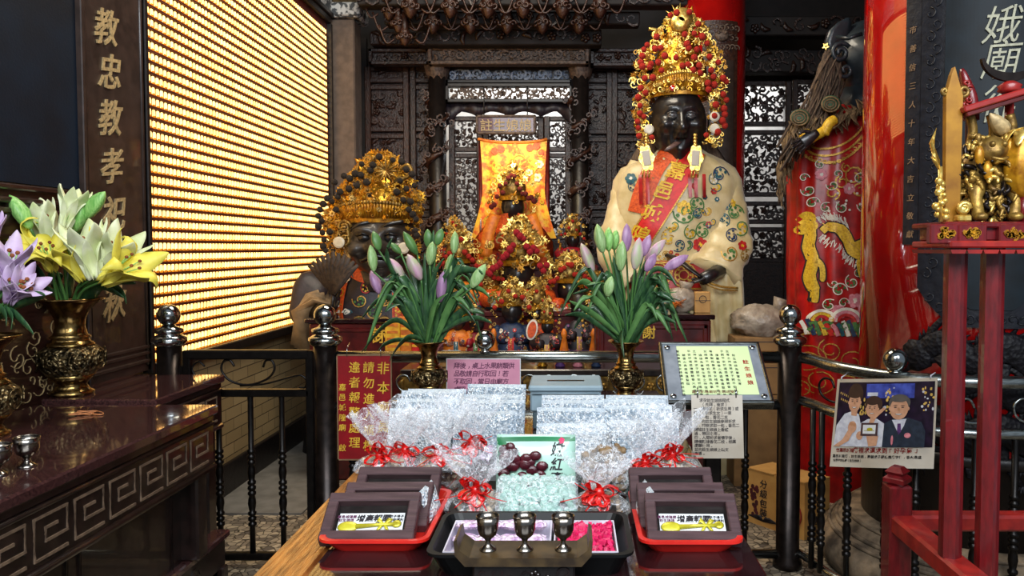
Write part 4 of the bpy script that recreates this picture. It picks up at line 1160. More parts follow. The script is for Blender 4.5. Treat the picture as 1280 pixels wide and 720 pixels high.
# crown -------------------------------------------------------------------
def band(m, c, rx, ry, h, t, a0, a1, n=40, mi=0, flare=0):
    rows = []
    for i in range(n + 1):
        a = a0 + (a1 - a0) * i / n
        d = V((math.sin(a), -math.cos(a), 0)); d = V((d.x * rx, d.y * ry, 0))
        rows.append([V(c) + d * (1 - t), V(c) + d, V(c) + d * (1 + flare) + V((0, 0, h)), V(c) + d * (1 + flare - t) + V((0, 0, h))])
    m.loft(rows, mi, False)
crown = M()
bc = q(849, 121, -.04)
band(crown, bc + V((0, 0, -.02)), 37 * U, 36 * U, .05, .08, -2.2, 2.2, 40, 0, .03)
for i in range(46):                                  # fluted fan diadem
    a = -1.5 + 3.0 * i / 45; h = (9 + 11 * math.cos(a) ** 2) * U
    b = bc + V((math.sin(a) * 38 * U, -math.cos(a) * 37 * U, .01)); d = V((math.sin(a) * .35, -math.cos(a) * .35, 1)).normalized()
    crown.tube([b, b + d * h], [.013, .009], 5, 0); crown.ball(b + d * h, .014, 6, 1)
    if i % 2 == 0: filigree(crown, b + d * h * .55 + V((0, -.01, 0)), .018, (0, 1))
core = [(38, 108), (42, 95), (39, 82), (33, 68), (25, 52), (18, 38), (11, 26), (4, 17)]
crown.lathe([(r * U * .8, q(852, py).z - bc.z) for r, py in core], bc, 24, 2)
def fil_surface(m, prof, cx, n, r0, r1, mats, dyf=.9, Y=YT, yo=-.04):
    for _ in range(n):
        t = random.random() ** .8 * (len(prof) - 1); i = int(min(t, len(prof) - 2)); f = t - i
        hw = prof[i][0] + (prof[i + 1][0] - prof[i][0]) * f; py = prof[i][1] + (prof[i + 1][1] - prof[i][1]) * f
        a = R(-1.7, 1.7); u = Y / 950
        p = W(cx, py, Y) + V((math.sin(a) * hw * u, -math.cos(a) * hw * u * dyf + yo, 0)); filigree(m, p, R(r0, r1), mats)
prof = [(46, 110), (48, 95), (46, 82), (42, 68), (34, 54), (26, 40), (17, 28), (9, 18)]
fil_surface(crown, prof, 851, 420, .014, .034, (0, 1, 1, 2))
for dx in (-1, 1):                                  # side wings and ear cascades
    for _ in range(60):
        t = random.random(); px = 849 + dx * (44 + 6 * math.sin(t * 3) + R(-9, 9)); py = 62 + 60 * t
        filigree(crown, q(px, py, R(-.16, -.02)), R(.014, .03), (0, 1, 1, 2))
    for _ in range(95):
        t = random.random(); px = 849 + dx * (48 - 6 * t * t + R(-10, 10)); py = 115 + 68 * t
        filigree(crown, q(px, py, R(-.2, -.08)), R(.014, .028), (0, 1, 1, 2))
for px, py in ((853, 22), (850, 28)): crown.lathe([(.07, 0), (.06, .02), (.03, .03)], (0, 0, 0), 16, 1, X=MX.Translation(q(px, py, -.2)) @ RX(PI / 2))
p = q(850, 24, -.17)
for i in range(12): a = i * PI / 6; crown.tube([p, p + V((math.cos(a) * .11, 0, math.sin(a) * .11))], [.012, .002], 5, 1)
crown.ball(p + V((0, -.02, 0)), .035, 14, 2)
for sx, x2 in ((-1, 808), (1, 886)):                 # curled plumes at upper left
    crown.tube(smooth([q(849 + sx * 20, 58, -.1), q(849 + sx * 33, 44, -.1), q(849 + sx * 28, 38, -.1), q(849 + sx * 38, 36, -.1)]), .012, 6, 1)
for _ in range(110):
    a = R(-1.35, 1.35); py_ = R(98, 120); filigree(crown, q(849, py_, -.05) + V((math.sin(a) * 39 * U, -math.cos(a) * 39 * U, 0)), R(.012, .022), (1, 1, 0, 2))
cr = crown.build('crown', [K['gold_paint'], K['gold_pale'], K['gold']], tg)
for px, py in ((811, 170), (893, 169), (813, 154) if 0 else (893, 154)):
    m = M(); m.lathe([(.0, .0), (.034, 0), (.034, .012), (.024, .016), (0, .016)][1:], (0, 0, 0), 20, sm=False, X=MX.Translation(q(px, py - 8, -.24)) @ RX(PI / 2)); m.build('mirror_disc', K['mirror_disc'], cr)
m = M(); p = q(841, 110, -.26)
m.ball(p, .022, 12, sc=(1, .5, 1)); m.build('ruby', K['red_lacquer'], cr)
for px, py, ln in ((808, 198, 1), (869, 198, 1)):    # pendant lockets on the chest
    m = M(); a = q(px, py - 12, -.34); rows = []
    o = [(math.cos(t) * .048 * (1 + .12 * math.cos(6 * t)), math.sin(t) * .085 * (1 + .12 * math.cos(6 * t))) for t in [2 * PI * i / 28 for i in range(28)]]
    m.prism(o, .014, 0, MX.Translation(q(px, py, -.35)) @ FRONT @ RZ(.18 if px < 848 else -.05)); m.box(-.026, .026, -.05, .05, .012, .02, 1, .004, MX.Translation(q(px, py, -.35)) @ FRONT @ RZ(.18 if px < 848 else -.05))
    for i in range(4): m.ball(q(px, py - 17 - i * 4, -.34), .014, 8)
    for i in range(3): m.tube([q(px - 4 + i * 4, py + 14, -.35), q(px - 5 + i * 4, py + 24, -.34)], .006, 5)
    m.build('locket', [K['gold_pale'], K['paper_cream']], cr)
PT = [(838, 19), (846, 16), (862, 15), (873, 30), (821, 46), (856, 43), (859, 55), (861, 60), (868, 42), (878, 46), (884, 54), (809, 56), (805, 62), (819, 61), (826, 60), (803, 70), (801, 78), (803, 83), (814, 80), (823, 78), (845, 72), (853, 82), (860, 81), (827, 88), (812, 84), (806, 98), (816, 97), (874, 82), (875, 91), (887, 71), (898, 78), (889, 88), (892, 96), (904, 98), (908, 102), (885, 104), (886, 112), (801, 110), (807, 116), (798, 122), (800, 132), (800, 142), (797, 152), (798, 160), (799, 170), (805, 146), (904, 118), (908, 125), (905, 136), (906, 143), (903, 151), (895, 131), (893, 145), (906, 157), (897, 165), (883, 169), (815, 172), (871, 62), (831, 70), (866, 88), (868, 72), (893, 106)]
for px, py in PT: inst(POM['pom_red'], 'pompom', cr, q(px, py, -.22 - .06 * math.cos((px - 850) / 40)), R(.019, .026))

# ---------------------------------------------------------------- the short black-faced general
YS = 5.75; US = YS / 950
def s_(px, py, dy=0): return W(px, py, YS + dy)
random.seed(37)
sg_ = thing('deity_statue', 'squat dark-faced deity statue with wide gold crown and black pompoms beside the lamp wall', 'statue', (s_(475, 300).x, YS, 0))
m = M(); rows = []
for py, hw, d, cx in ((328, 30, 24, 470), (338, 46, 32, 468), (350, 60, 38, 466), (370, 66, 42, 466), (400, 70, 44, 466), (480, 78, 50, 466), (560, 84, 54, 466)):
    c = s_(cx, py); rows.append(ell(c.x, YS, c.z, hw * US, d * US, 64, .02, 10, py * .03))
m.loft(rows[::-1], 0); c = s_(466, 560); m.box(c.x - .4, c.x + .4, YS - .25, YS + .25, 0, c.z); wrinkle(m, 0, .015, 6); bvs = m.bvh(); m.build('robe', K['black_brocade'], sg_)
m = M()
strip2(m, [s_(440, 332), s_(436, 350), s_(432, 375), s_(430, 400)], 20 * US, 0); strip2(m, [s_(503, 334), s_(507, 355), s_(508, 378), s_(508, 402)], 16 * US, 0)
strip2(m, [s_(448, 337), s_(465, 345), s_(485, 345), s_(502, 338)], 13 * US, 0)
drape(m, bvs, .012).build('brocade_collar', K['orange_brocade'], sg_)
m = M()
for px, py, r, mi, lm, a in ((443, 345, 9, 2, 6, 0), (437, 362, 8, 0, 4, 2), (435, 385, 9, 5, 6, 1), (447, 389, 10, 2, 6, 4), (463, 372, 10, 5, 3, 3), (478, 386, 10, 5, 3, 0), (470, 358, 8, 4, 0, 2), (507, 360, 8, 0, 6, 5), (508, 384, 8, 4, 0, 1), (492, 372, 10, 5, 5, 2)): vine(m, s_(px, py), r * US, mi, lm, 1.1, a, 6)
for px, py in ((446, 388), (443, 346), (508, 372)): emb_flower(m, s_(px, py), 6 * US, (6, 2))
drape(m, bvs, .018).build('robe_embroidery', [K[e] for e in EM], sg_)
hc = s_(478, 303, -.12)
F_S = [(.08, -.12, .20, .2, .14), (.08, .0, .12, .1, .14), (-.28, .30, .14, .24, .10), (.42, .30, .14, .22, .10), (.08, .34, -.05, .06, .1), (-.27, .1, -.12, .2, .1), (.42, .1, -.12, .18, .1), (-.5, -.2, .12, .18, .2), (.6, -.2, .1, .15, .2),
       (.08, -.42, -.12, .3, .07), (.08, -.54, .1, .3, .07), (.08, -.33, .07, .3, .05), (.08, -.78, .12, .3, .1), (0, .6, .04, .4, .04), (0, .5, .04, .4, .03), (-.25, -.4, -.07, .06, .2), (.42, -.4, -.07, .06, .2)]
m = M(); HS = head(m, hc, 46 * US, 44 * US, 44 * US, F_S, 64); m.tube([hc + V((0, .05, -.2)), hc + V((0, .06, -.34))], [.2, .22], 18); hd = m.build('head', K['skin_dark'], sg_)
for x in (-.27, .42):
    e = HS @ V((x, -.86, .12)); m = M(); m.ball(e, .045, 16, sc=(1, .7, .7)); m.tube([e + V((-.05, -.01, .015)), e + V((0, -.035, .032)), e + V((.05, -.01, .015))], .010, 6); m.build('eye', K['skin_black'], hd)
    m = M(); b = HS @ V((x * 1.05, -.92, .36)); m.tube(smooth([b + V((-.09, .03, -.01)), b + V((-.02, -.01, .03)), b + V((.08, .03, .05))]), .015, 6); m.build('eyebrow', K['skin_black'], hd)
m = M(); b = HS @ V((.08, -.98, -.42)); m.tube(smooth([b + V((-.12, .04, -.02)), b + V((0, -.01, .015)), b + V((.12, .04, -.02))]), .016, 6); m.build('moustache', K['skin_black'], hd)
cw = M(); bc = s_(476, 277, -.1)
band(cw, bc + V((0, 0, -.015)), 47 * US, 44 * US, .045, .07, -2.2, 2.2, 40, 0, .02)
for i in range(46):
    a = -1.5 + 3.0 * i / 45; h = (12 + 7 * math.cos(a) ** 2) * US
    b = bc + V((math.sin(a) * 48 * US, -math.cos(a) * 45 * US, .02)); d = V((math.sin(a) * .4, -math.cos(a) * .4, 1)).normalized(); cw.tube([b, b + d * h], [.016, .010], 5, 0); cw.ball(b + d * h, .015, 6, 1)
core = [(44, 268), (48, 252), (42, 240), (33, 226), (24, 212), (14, 200), (5, 194)]
cw.lathe([(r * US * .8, s_(478, py).z - bc.z) for r, py in core], bc + V((.03, 0, 0)), 24, 2)
fil_surface(cw, [(50, 262), (52, 250), (48, 240), (38, 226), (28, 212), (18, 202), (8, 194)], 480, 300, .018, .040, (0, 1, 0, 2), .9, YS, -.1)
for _ in range(110):
    t = random.random(); px = 440 - 26 * t + R(-14, 14); py = 238 + 36 * t + R(-10, 18); filigree(cw, s_(px, py, R(-.25, -.05)), R(.018, .038), (0, 1, 0, 2))
for _ in range(80):
    t = random.random(); px = 413 + R(-12, 14) + 8 * t; py = 262 + 62 * t; filigree(cw, s_(px, py, R(-.3, -.15)), R(.018, .034), (0, 1, 0, 2))
for _ in range(80):
    t = random.random(); px = 513 + R(-9, 11) + 2 * t; py = 248 + 75 * t; filigree(cw, s_(px, py, R(-.3, -.1)), R(.018, .034), (0, 1, 0, 2))
for a in range(12): p = s_(482, 214, -.35); cw.tube([p, p + V((math.cos(a * PI / 6) * .1, 0, math.sin(a * PI / 6) * .1))], [.014, .002], 5, 1)
for dx in (-1, 1): cw.tube(smooth([s_(480 + dx * 16, 226, -.25), s_(480 + dx * 34, 218, -.25), s_(480 + dx * 30, 206, -.25), s_(480 + dx * 20, 212, -.25)]), .014, 6, 1)
for i in range(3): cw.tube(spiral(s_(430, 284 + i * 8, -.36), .05, .02, i, 1.4, 12, XZ), .012, 6, 1)
for _ in range(110):
    a = R(-1.35, 1.35); py_ = R(248, 274); filigree(cw, s_(476, py_, -.11) + V((math.sin(a) * 54 * US, -math.cos(a) * 52 * US, 0)), R(.012, .024), (0, 1, 0, 2))
cr = cw.build('crown', [K['gold_paint'], K['old_gold'], K['gold']], sg_)
for px, py in ((424, 303), (505, 310)):
    m = M(); m.lathe([(.04, 0), (.04, .012), (.028, .017)], (0, 0, 0), 22, sm=False, X=MX.Translation(s_(px, py, -.4)) @ RX(PI / 2)); m.build('mirror_disc', K['mirror_disc'], cr)
PS = [(474, 196), (466, 206), (463, 213), (437, 223), (436, 236), (430, 220), (444, 217), (451, 219), (425, 240), (409, 248), (404, 255), (400, 262), (398, 270), (402, 276), (398, 283), (403, 291), (405, 300), (404, 308), (407, 313), (415, 252), (422, 246), (446, 232), (438, 247), (462, 243), (491, 200), (502, 202), (508, 212), (515, 218), (518, 232), (508, 236), (511, 262), (516, 268), (520, 274), (519, 288), (521, 294), (500, 226), (452, 205), (418, 228), (420, 262), (412, 290), (458, 228), (496, 240), (513, 252), (504, 250)]
for px, py in PS: inst(POM['pom_black'], 'pompom', cr, s_(px, py, -.36), R(.020, .027))
m = M()                                             # dark sleeve with the raised hand
pts = smooth([s_(440, 352, -.02), s_(415, 362, -.15), s_(392, 368, -.3), s_(382, 385, -.36), s_(388, 402, -.34)], 5); m.tube(pts, [US * x for x in [22 + 6 * math.sin(i / 4) for i in range(len(pts))]], 24, flat=.7, up=(0, 1, 0)); wrinkle(m, 0, .03, 7)
m.build('sleeve', K['black_brocade'], sg_)
m = M()
for j in range(4): m.leaf([s_(400 + j * 6, 367 + j * 3, -.5), s_(388 + j * 2, 372 + j * 2, -.52), s_(378 - j * 2, 390, -.5), s_(372 + j * 5, 432 + j * 3, -.44)], .10, 0, .3, side=(1, .2, .2), th=.01, shape=lambda t: .7 + .3 * t)
m.build('hanging_cuff', K['beige_cloth'], sg_)
m = M(); hand(m, MX.Translation(s_(408, 384, -.48)) @ RY(.5), 16 * US, .55, 0, 1); m.tube([s_(395, 392, -.38), s_(408, 384, -.48)], [.06, .045], 10); m.build('hand', K['skin_dark'], sg_)
ff = thing('feather_fan', 'dark brown feather fan held upright by the squat statue', 'fan', s_(416, 384, -.56))
m = M(); m.tube([s_(414, 392, -.54), s_(417, 366, -.56)], .012, 8); m.build('handle', K['black_wood'], ff)
for i in range(11):
    a = -.62 + 1.24 * i / 10; b = s_(417, 368, -.56 - .004 * i); d = V((math.sin(a), 0, math.cos(a))); L = (50 - 12 * abs(a)) * US
    m = M(); m.leaf([b, b + d * L * .35, b + d * L * .7 + V((.01 * a, 0, 0)), b + d * L + V((.03 * a, 0, -.01))], .046, 0, .3, side=(math.cos(a), 0, -math.sin(a)), th=.004, shape=lambda t: .35 + .65 * math.sin(PI * min(1, t * .85 + .1))); m.build('feather', K['feather'], ff)
# ---------------------------------------------------------------- the red robed giant behind the pillar
YG = 4.75; UG = YG / 950
def g_(px, py, dy=0): return W(px, py, YG + dy)
random.seed(41)
gg = thing('deity_statue', 'giant statue in red dragon robe with ragged brown hair, half hidden behind the red pillar', 'statue', (g_(1075, 300).x, YG, 0))
m = M(); rows = []
for py, hw, d, cx in ((128, 30, 26, 1082), (140, 62, 34, 1080), (160, 86, 44, 1078), (200, 92, 50, 1078), (260, 92, 52, 1078), (330, 92, 54, 1079), (400, 94, 56, 1081), (440, 92, 56, 1081), (470, 86, 54, 1083), (520, 88, 54, 1086), (600, 96, 56, 1086), (690, 104, 58, 1086)):
    c = g_(cx, py); rows.append(ell(c.x, YG, c.z, hw * UG, d * UG, 88, .025, 19, py * .012))
m.loft(rows[::-1], 0); c = g_(1086, 690)
if c.z > 0: m.box(c.x - .4, c.x + .4, YG - .2, YG + .2, 0, c.z)
wrinkle(m, 0, .02, 4); wrinkle(m, 0, .008, 14); bvg = m.bvh(); m.build('robe', K['red_silk'], gg)
m = M()
for j in range(3): strip2(m, [g_(996 + j * 3, 196 - j * 7), g_(1010, 207 - j * 8), g_(1034, 206 - j * 9), g_(1056, 190 - j * 9), g_(1070, 165 - j * 8)], 2.4 * UG)
for i in range(14):
    t = i / 13; px = 998 + 62 * t; py = 199 + 10 * math.sin(PI * t) - 32 * max(0, t - .5); strip2(m, [g_(px - 1.5, py - 2), g_(px + 1.5, py - 2), g_(px + 1.5, py + 1), g_(px - 1, py + 1)], 1.2 * UG, 0, 1)
strip2(m, [g_(985, 417), g_(1010, 411), g_(1040, 412), g_(1080, 405)], 3 * UG)
for px, py, r, a in ((1000, 445, 20, 0), (1022, 432, 14, 2), (1045, 445, 18, 4), (1068, 440, 14, 1), (1012, 470, 18, 3), (1040, 472, 14, 5), (1064, 468, 14, 2), (995, 480, 14, 1)): strip2(m, spiral(g_(px, py), r * UG, r * .3 * UG, a, 1.6, 22, XZ), 1.4 * UG, 0, 1)
for px, py, r, a in ((1048, 225, 12, 0), (1062, 215, 9, 3), (1035, 232, 8, 2), (1025, 245, 8, 5), (1055, 242, 9, 1), (1068, 250, 8, 4), (1040, 215, 6, 2)): strip2(m, spiral(g_(px, py), r * UG, r * .35 * UG, a, 1.2, 14, XZ), 1.8 * UG, 0, 1)
strip2(m, [g_(988, 505), g_(1020, 500), g_(1060, 494), g_(1082, 490)], 2.4 * UG)
drape(m, bvg, .010).build('gold_embroidery', K['gold_thread'], gg)
m = M()
dk = M()
def body2(pts, w_, mi): strip2(m, [g_(*p) for p in pts], [x * UG for x in w_], mi); strip2(dk, [g_(*p) for p in pts], [(x + 3) * UG for x in w_], 0)
body2([(1072, 322), (1062, 320), (1052, 302), (1043, 318), (1030, 330) if 0 else (1045, 300), (1032, 318), (1028, 300)][:3], [8, 10, 8], 0)
body2([(1013, 290), (1020, 285), (1032, 288), (1040, 300), (1045, 312), (1056, 318), (1068, 316), (1078, 322)], [8, 11, 13, 12, 13, 14, 12, 12], 0)
body2([(1057, 318), (1054, 332), (1057, 345)], [10, 8, 5], 0); body2([(1046, 308), (1060, 302), (1070, 297)], [8, 7, 4], 0)
body2([(994, 280), (1001, 292), (999, 308), (1003, 325), (1000, 345), (1005, 362), (1004, 375)], [14, 11, 12, 11, 12, 9, 6], 0)
body2([(1003, 322), (1012, 332), (1013, 350)], [7, 6, 3], 0)
for c, r in (((998, 275), 9), ((1003, 283), 6), ((993, 288), 6)): disc2(m, g_(*c), r * UG, 0, 12)
for i in range(10):
    t = i / 9; strip2(m, [g_(1014 + 42 * t, 280 + 34 * t), g_(1020 + 42 * t, 286 + 34 * t)], 1.2 * UG, 1, 2)
drape(dk, bvg, .012).build('dragon_outline', K['dark_outline'], gg)
drape(m, bvg, .015).build('dragon_embroidery', [K['yellow_thread'], K['gold_thread']], gg)
m = M()
for pts in ([(1014, 295), (1022, 300), (1033, 308), (1040, 318), (1050, 325), (1062, 328)], [(1012, 280), (1022, 276), (1034, 279), (1043, 290)]):
    for i in range(70):
        sp_ = smooth([g_(*p) for p in pts], 6); b = sp_[int(R(0, len(sp_) - 1))] + V((0, 0, R(-.012, .012))); strip2(m, [b, b + V((R(-.03, .0), 0, R(-.045, -.02) if pts[0][1] > 290 else R(.02, .04)))], .004, 0, 2)
for i in range(14): disc2(m, g_(R(1000, 1075), R(215, 270)), 1.6 * UG, 0, 6)
for px, py in ((1043, 240), (1013, 222), (1070, 228)): emb_flower(m, g_(px, py), 7 * UG, (1, 0))
for px, py in ((1048, 372), (1058, 385), (1030, 385)): emb_flower(m, g_(px, py), 9 * UG, (1, 0))
for px, py, r, a in ((1030, 360, 10, 0), (1045, 350, 9, 2), (1060, 365, 10, 4), (1020, 378, 8, 1), (1000, 240, 8, 3), (1004, 256, 8, 0), (1070, 350, 8, 2), (1068, 388, 8, 5), (1025, 235, 7, 3), (1035, 262, 8, 2), (1018, 262, 7, 1), (1060, 260, 9, 3), (1010, 395, 6, 2), (1024, 352, 6, 3), (1035, 375, 7, 0), (1052, 340, 6, 1), (1072, 370, 7, 4), (1012, 210, 6, 2), (1030, 222, 6, 5), (1055, 228, 7, 1), (1074, 235, 6, 2), (996, 225, 6, 0)): vine(m, g_(px, py), r * UG, 0, 2, 1.1, a, 6)
drape(m, bvg, .012).build('pale_embroidery', [K['white_thread'], K['pink_thread'], K['green_thread']], gg)
m = M()
cols = [6, 1, 3, 0, 4, 5, 2]
for i in range(16):
    x0 = 992 + i * 6; strip2(m, [g_(x0, 398 - 3 * math.sin(i)), g_(x0 + 4, 405), g_(x0 + 7, 414)], 4.5 * UG, cols[i % 7], 2)
for px, r, c in ((1013, 14, (6, 0, 4)), (1038, 17, (6, 5, 4)), (1066, 12, (6, 0, 2))):
    for j, q_ in enumerate(c): strip2(m, [g_(px + (r - j * 4) * math.cos(a), 397 - (r - j * 4) * .9 * math.sin(a)) + V((0, -.001 * j, 0)) for a in [PI * i / 10 for i in range(11)]], 3.4 * UG, q_, 1)
for px in (1003, 1018, 1036, 1052, 1070): strip2(m, spiral(g_(px, 403), 6 * UG, 2 * UG, px, 1.1, 12, XZ), 3 * UG, 3, 1)
drape(m, bvg, .016).build('wave_border', [K['yellow_thread'], K['navy_thread'], K['teal_thread'], K['green_thread'], K['red_thread'], K['pink_thread'], K['white_thread']], gg)
m = M(); hg = g_(1086, 78, -.05)
m.ball(hg, 1, 32, sc=(46 * UG, 44 * UG, 50 * UG), fn=lambda d: 1 + .05 * noise.noise(d * 2.5) + .16 * math.exp(-((d.x + .1) / .3) ** 2 - ((d.z + .1) / .25) ** 2) * max(0, -d.y))
m.tube([hg + V((0, 0, -.15)), hg + V((0, 0, -.35))], [.17, .2], 16)
hd = m.build('head', K['skin_blue'], gg)
m = M(); b = g_(1048, 60, -.12)
m.loft([[b + V((dx + x * w_, -.02 + .03 * abs(x), z + .0)) for x in (-.055, -.03, 0, .03, .055)] + [b + V((dx + x * w_, .03, z)) for x in (.055, 0, -.055)] for dx, z, w_ in ((0, -.05, .9), (-.01, .03, 1.3), (.005, .1, 1.2), (.03, .15, .7), (.05, .175, .15))], 0); m.build('ear', K['skin_blue'], hd)
m = M(); m.tube(spiral(g_(1051, 66, -.26), .06, .012, .6, 1.5, 20, XZ), [.014] * 21, 8); m.tube(spiral(g_(1057, 88, -.26), .045, .01, 3, 1.2, 16, XZ), .011, 8); m.tube([g_(1046, 46, -.2), g_(1060, 48, -.28), g_(1078, 42, -.3)], .012, 6); m.build('hair_curls', K['skin_blue'], hd)
m = M()
for i in range(70):                                 # ragged strands from the temple down to the shoulder
    t = random.random(); a = g_(1036 + R(-6, 14), 66 + R(-6, 16), -.2 + R(-.05, .08)); b = g_(970 + 70 * t ** .8 + R(-4, 4), 135 + R(-20, 20) + 70 * (1 - t), -.22 + R(-.1, .1)); c = a.lerp(b, .5) + V((R(-.03, .06), -.05, R(.0, .06)))
    m.leaf(smooth([a, c, b], 4), R(.025, .05), 0, .5, th=.006, shape=lambda x: .6 + .4 * math.sin(x * 9))
m.build('hair', K['fur_brown'], hd)
m = M(); fl = g_(1032, 58, -.24); flower(m, fl, .022, 5); m.build('hair_flower', K['gold_pale'], hd)
m = M()
for i in range(90):                                 # fringed collar over the shoulders
    t = random.random(); a = g_(990 + 90 * t, 158 - 30 * t + R(-8, 8), -.26 + R(-.03, .05)); m.leaf([a, a + V((R(-.04, .03), -.04, -.04)), a + V((R(-.06, .04), -.05, -.1))], R(.012, .03), 0, .4, th=.004)
for i in range(60):
    t = random.random(); a = g_(990 - 18 * t + R(-4, 6), 150 + 80 * t, -.12 + R(-.08, .08)); m.leaf([a, a + V((R(-.03, .02), -.03, -.07)), a + V((R(-.04, .03), -.02, -.16))], R(.015, .03), 0, .4, th=.004)
m.build('fringed_collar', K['fur'], gg)
for px, py in ((1039, 130), (1000, 147)):
    m = M(); m.ball(g_(px, py, -.33), 1, 14, sc=(.06, .02, .05)); 
    for k_ in range(3): m.tube([g_(px, py, -.365) + V((math.cos(a) * (.05 - k_ * .016), .004 * k_ + .01, math.sin(a) * (.042 - .014 * k_))) for a in [2 * PI * i / 18 for i in range(18)]], .005, 5, 1, closed=True)
    m.build('green_medallion', [K['medallion_green'], K['fur']], gg)
m = M()
m.tube(smooth([g_(1003, 165, -.34), g_(1012, 172, -.38), g_(1026, 166, -.38), g_(1038, 158, -.36)]), [.02, .03, .04, .04, .035, .035, .03, .03, .03, .03, .03, .025, .02], 8); m.tube(smooth([g_(1030, 168, -.38), g_(1036, 155, -.39), g_(1043, 150, -.38)]), .03, 8); m.build('yellow_sash', K['yellow_thread'], gg)
m = M(); hand(m, MX.Translation(g_(1018, 168, -.42)) @ RY(-2.2), .085, .4); m.build('hand', K['skin_black'], gg)

# ---------------------------------------------------------------- little seated goddess figures
random.seed(53)
def idol(label, px, ptop, phead, pbot, Y, robe, crown_w, pom='pom_red', npom=10, skin='skin_black', robe2=None, rw=None, gem=True, hat=None, seat=True):
    u = Y / 950; base = W(px, pbot, Y); hp = W(px, phead, Y); top_ = W(px, ptop, Y)
    t = thing('deity_figurine', label, 'figurine', base)
    rw = rw or crown_w * 1.0
    hr = crown_w * .24 * u; m = M(); rows = []
    H_ = hp.z - hr - base.z
    for f, w_, d in ((0, 1.0, .72), (.1, 1.02, .74), (.3, .95, .7), (.45, .98, .66), (.62, .92, .58), (.8, .78, .46), (.92, .55, .34), (1.0, .26, .22)):
        rows.append(ell(base.x, Y, base.z + H_ * f, rw * .5 * u * w_, rw * .5 * u * d, 28, .03, 9, f * 3))
    m.loft(rows); 
    for s in (-1, 1): m.tube(smooth([base + V((s * rw * .36 * u, 0, H_ * .82)), base + V((s * rw * .46 * u, -rw * .2 * u, H_ * .55)), base + V((s * rw * .14 * u, -rw * .42 * u, H_ * .52))], 4), [rw * .12 * u] * 5 + [rw * .16 * u] * 4, 10)
    wrinkle(m, 0, .010 * rw * u * 2, 9 / (rw * u * 3)); bv = m.bvh(); m.build('robe', K[robe], t)
    e = M()
    r2 = robe2 or random.sample(EM, 3)
    for i in range(20):
        c = base + V((R(-.42, .42) * rw * u, 0, R(.06, .85) * H_)); (vine(e, c, R(.05, .09) * rw * u, i % 3, (i + 1) % 3, 1.1, R(0, 6), 4) if i % 2 else emb_flower(e, c, R(.035, .06) * rw * u, ((2, 0), (0, 1), (1, 2))[i % 3]))
    strip2(e, [base + V((x * rw * .5 * u, 0, H_ * .08)) for x in (-.9, -.4, 0, .4, .9)], .05 * rw * u, 0)
    strip2(e, [base + V((0, 0, H_ * z)) for z in (.05, .3, .5)], .16 * rw * u, 2); strip2(e, [base + V((0, 0, H_ * z)) for z in (.05, .3, .5)], .05 * rw * u, 1)
    drape(e, bv, .008, Y - 2).build('embroidery', [K[x] for x in r2], t)
    h = M(); HX_ = head(h, hp, hr, hr * .98, hr * 1.2, [(0, -.1, .14, .12, .2), (-.3, .18, .08, .2, .08), (.3, .18, .08, .2, .08), (-.3, .04, -.08, .14, .08), (.3, .04, -.08, .14, .08), (0, -.46, -.06, .2, .05), (0, -.6, .07, .2, .08)], 24); h.tube([hp, hp + V((0, .0, -hr * 1.5))], hr * .5, 10); h.build('head', K[skin], t)
    if hat:
        a = M(); a.lathe([(hr * 1.05, hr * .3), (hr * 1.1, hr * .8), (hr * .95, hr * 1.8), (hr * .5, hr * 2.1)], hp, 16); a.build('hat', K[hat], t); return t
    c = M(); bc_ = hp + V((0, 0, hr * .55))
    band(c, bc_, hr * 1.15, hr * 1.12, hr * .35, .1, -2.4, 2.4, 24, 0, .05)
    ht = (phead - ptop) - crown_w * .24 * .5
    c.lathe([(hr * 1.0, 0), (hr * 1.15, ht * u * .35), (hr * .8, ht * u * .7), (hr * .2, ht * u * .95)], bc_, 14, 2)
    n = int(26 + crown_w * 1.0)
    prof_ = [(crown_w * .46, phead - crown_w * .05), (crown_w * .5, phead - ht * .35), (crown_w * .42, phead - ht * .65), (crown_w * .24, phead - ht * .85), (crown_w * .06, ptop)]
    fil_surface(c, prof_, px, n, crown_w * .045 * u, crown_w * .09 * u, (0, 1, 1, 2), .55, Y, -.02)
    for s in (-1, 1):
        for i in range(7): filigree(c, W(px + s * crown_w * R(.36, .5), phead + crown_w * (.0 + .07 * i), Y - .06), crown_w * .05 * u, (0, 1))
    cr_ = c.build('crown', [K['gold_paint'], K['gold_pale'], K['old_gold']], t)
    for i in range(npom):
        a = (i + .5) / npom * 2 - 1; rr_ = R(.25, .95)
        yy = phead - ht * (1 - abs(a) * R(.7, 1.2)) * R(.55, 1.0); inst(POM[pom], 'pompom', cr_, W(px + a * crown_w * .46, yy, Y - crown_w * .3 * u - .02), crown_w * u * R(.045, .062))
    return t
# altar shelf that carries the figures, stepped
at = thing('stepped_altar', 'dark stepped altar carrying the crowned goddess figurines', 'altar', (W(642, 430, 6.3).x, 6.3, 0))
a = W(545, 440, 6.0).x; b = W(748, 440, 6.0).x
zA, zB, zC = W(642, 440, 5.65).z, W(642, 385, 6.15).z, W(642, 330, 6.6).z
for y0_, y1_, z in ((5.4, 5.95, zA), (5.95, 6.4, zB), (6.4, 7.0, zC)):
    m = M(); m.box(a, b, y0_, y1_, 0, z, 0, .008); m.box(a - .01, b + .01, y0_ - .02, y1_, z - .05, z - .01, 0, .006); m.build('step', K['maroon_wood'], at)
ib = [(zA, 5.65), (zB, 6.15), (zC, 6.65)]
def idl(row, label, px, ptop, phead, robe, cw_, dy=0, **kw):
    z, Y = ib[row]; Y += dy; pb = 0
    lo_, hi_ = 200.0, 600.0
    for _ in range(40):
        md = (lo_ + hi_) / 2
        if W(px, md, Y).z > z: lo_ = md
        else: hi_ = md
    return idol(label, px, ptop, phead, lo_, Y, robe, cw_, **kw)
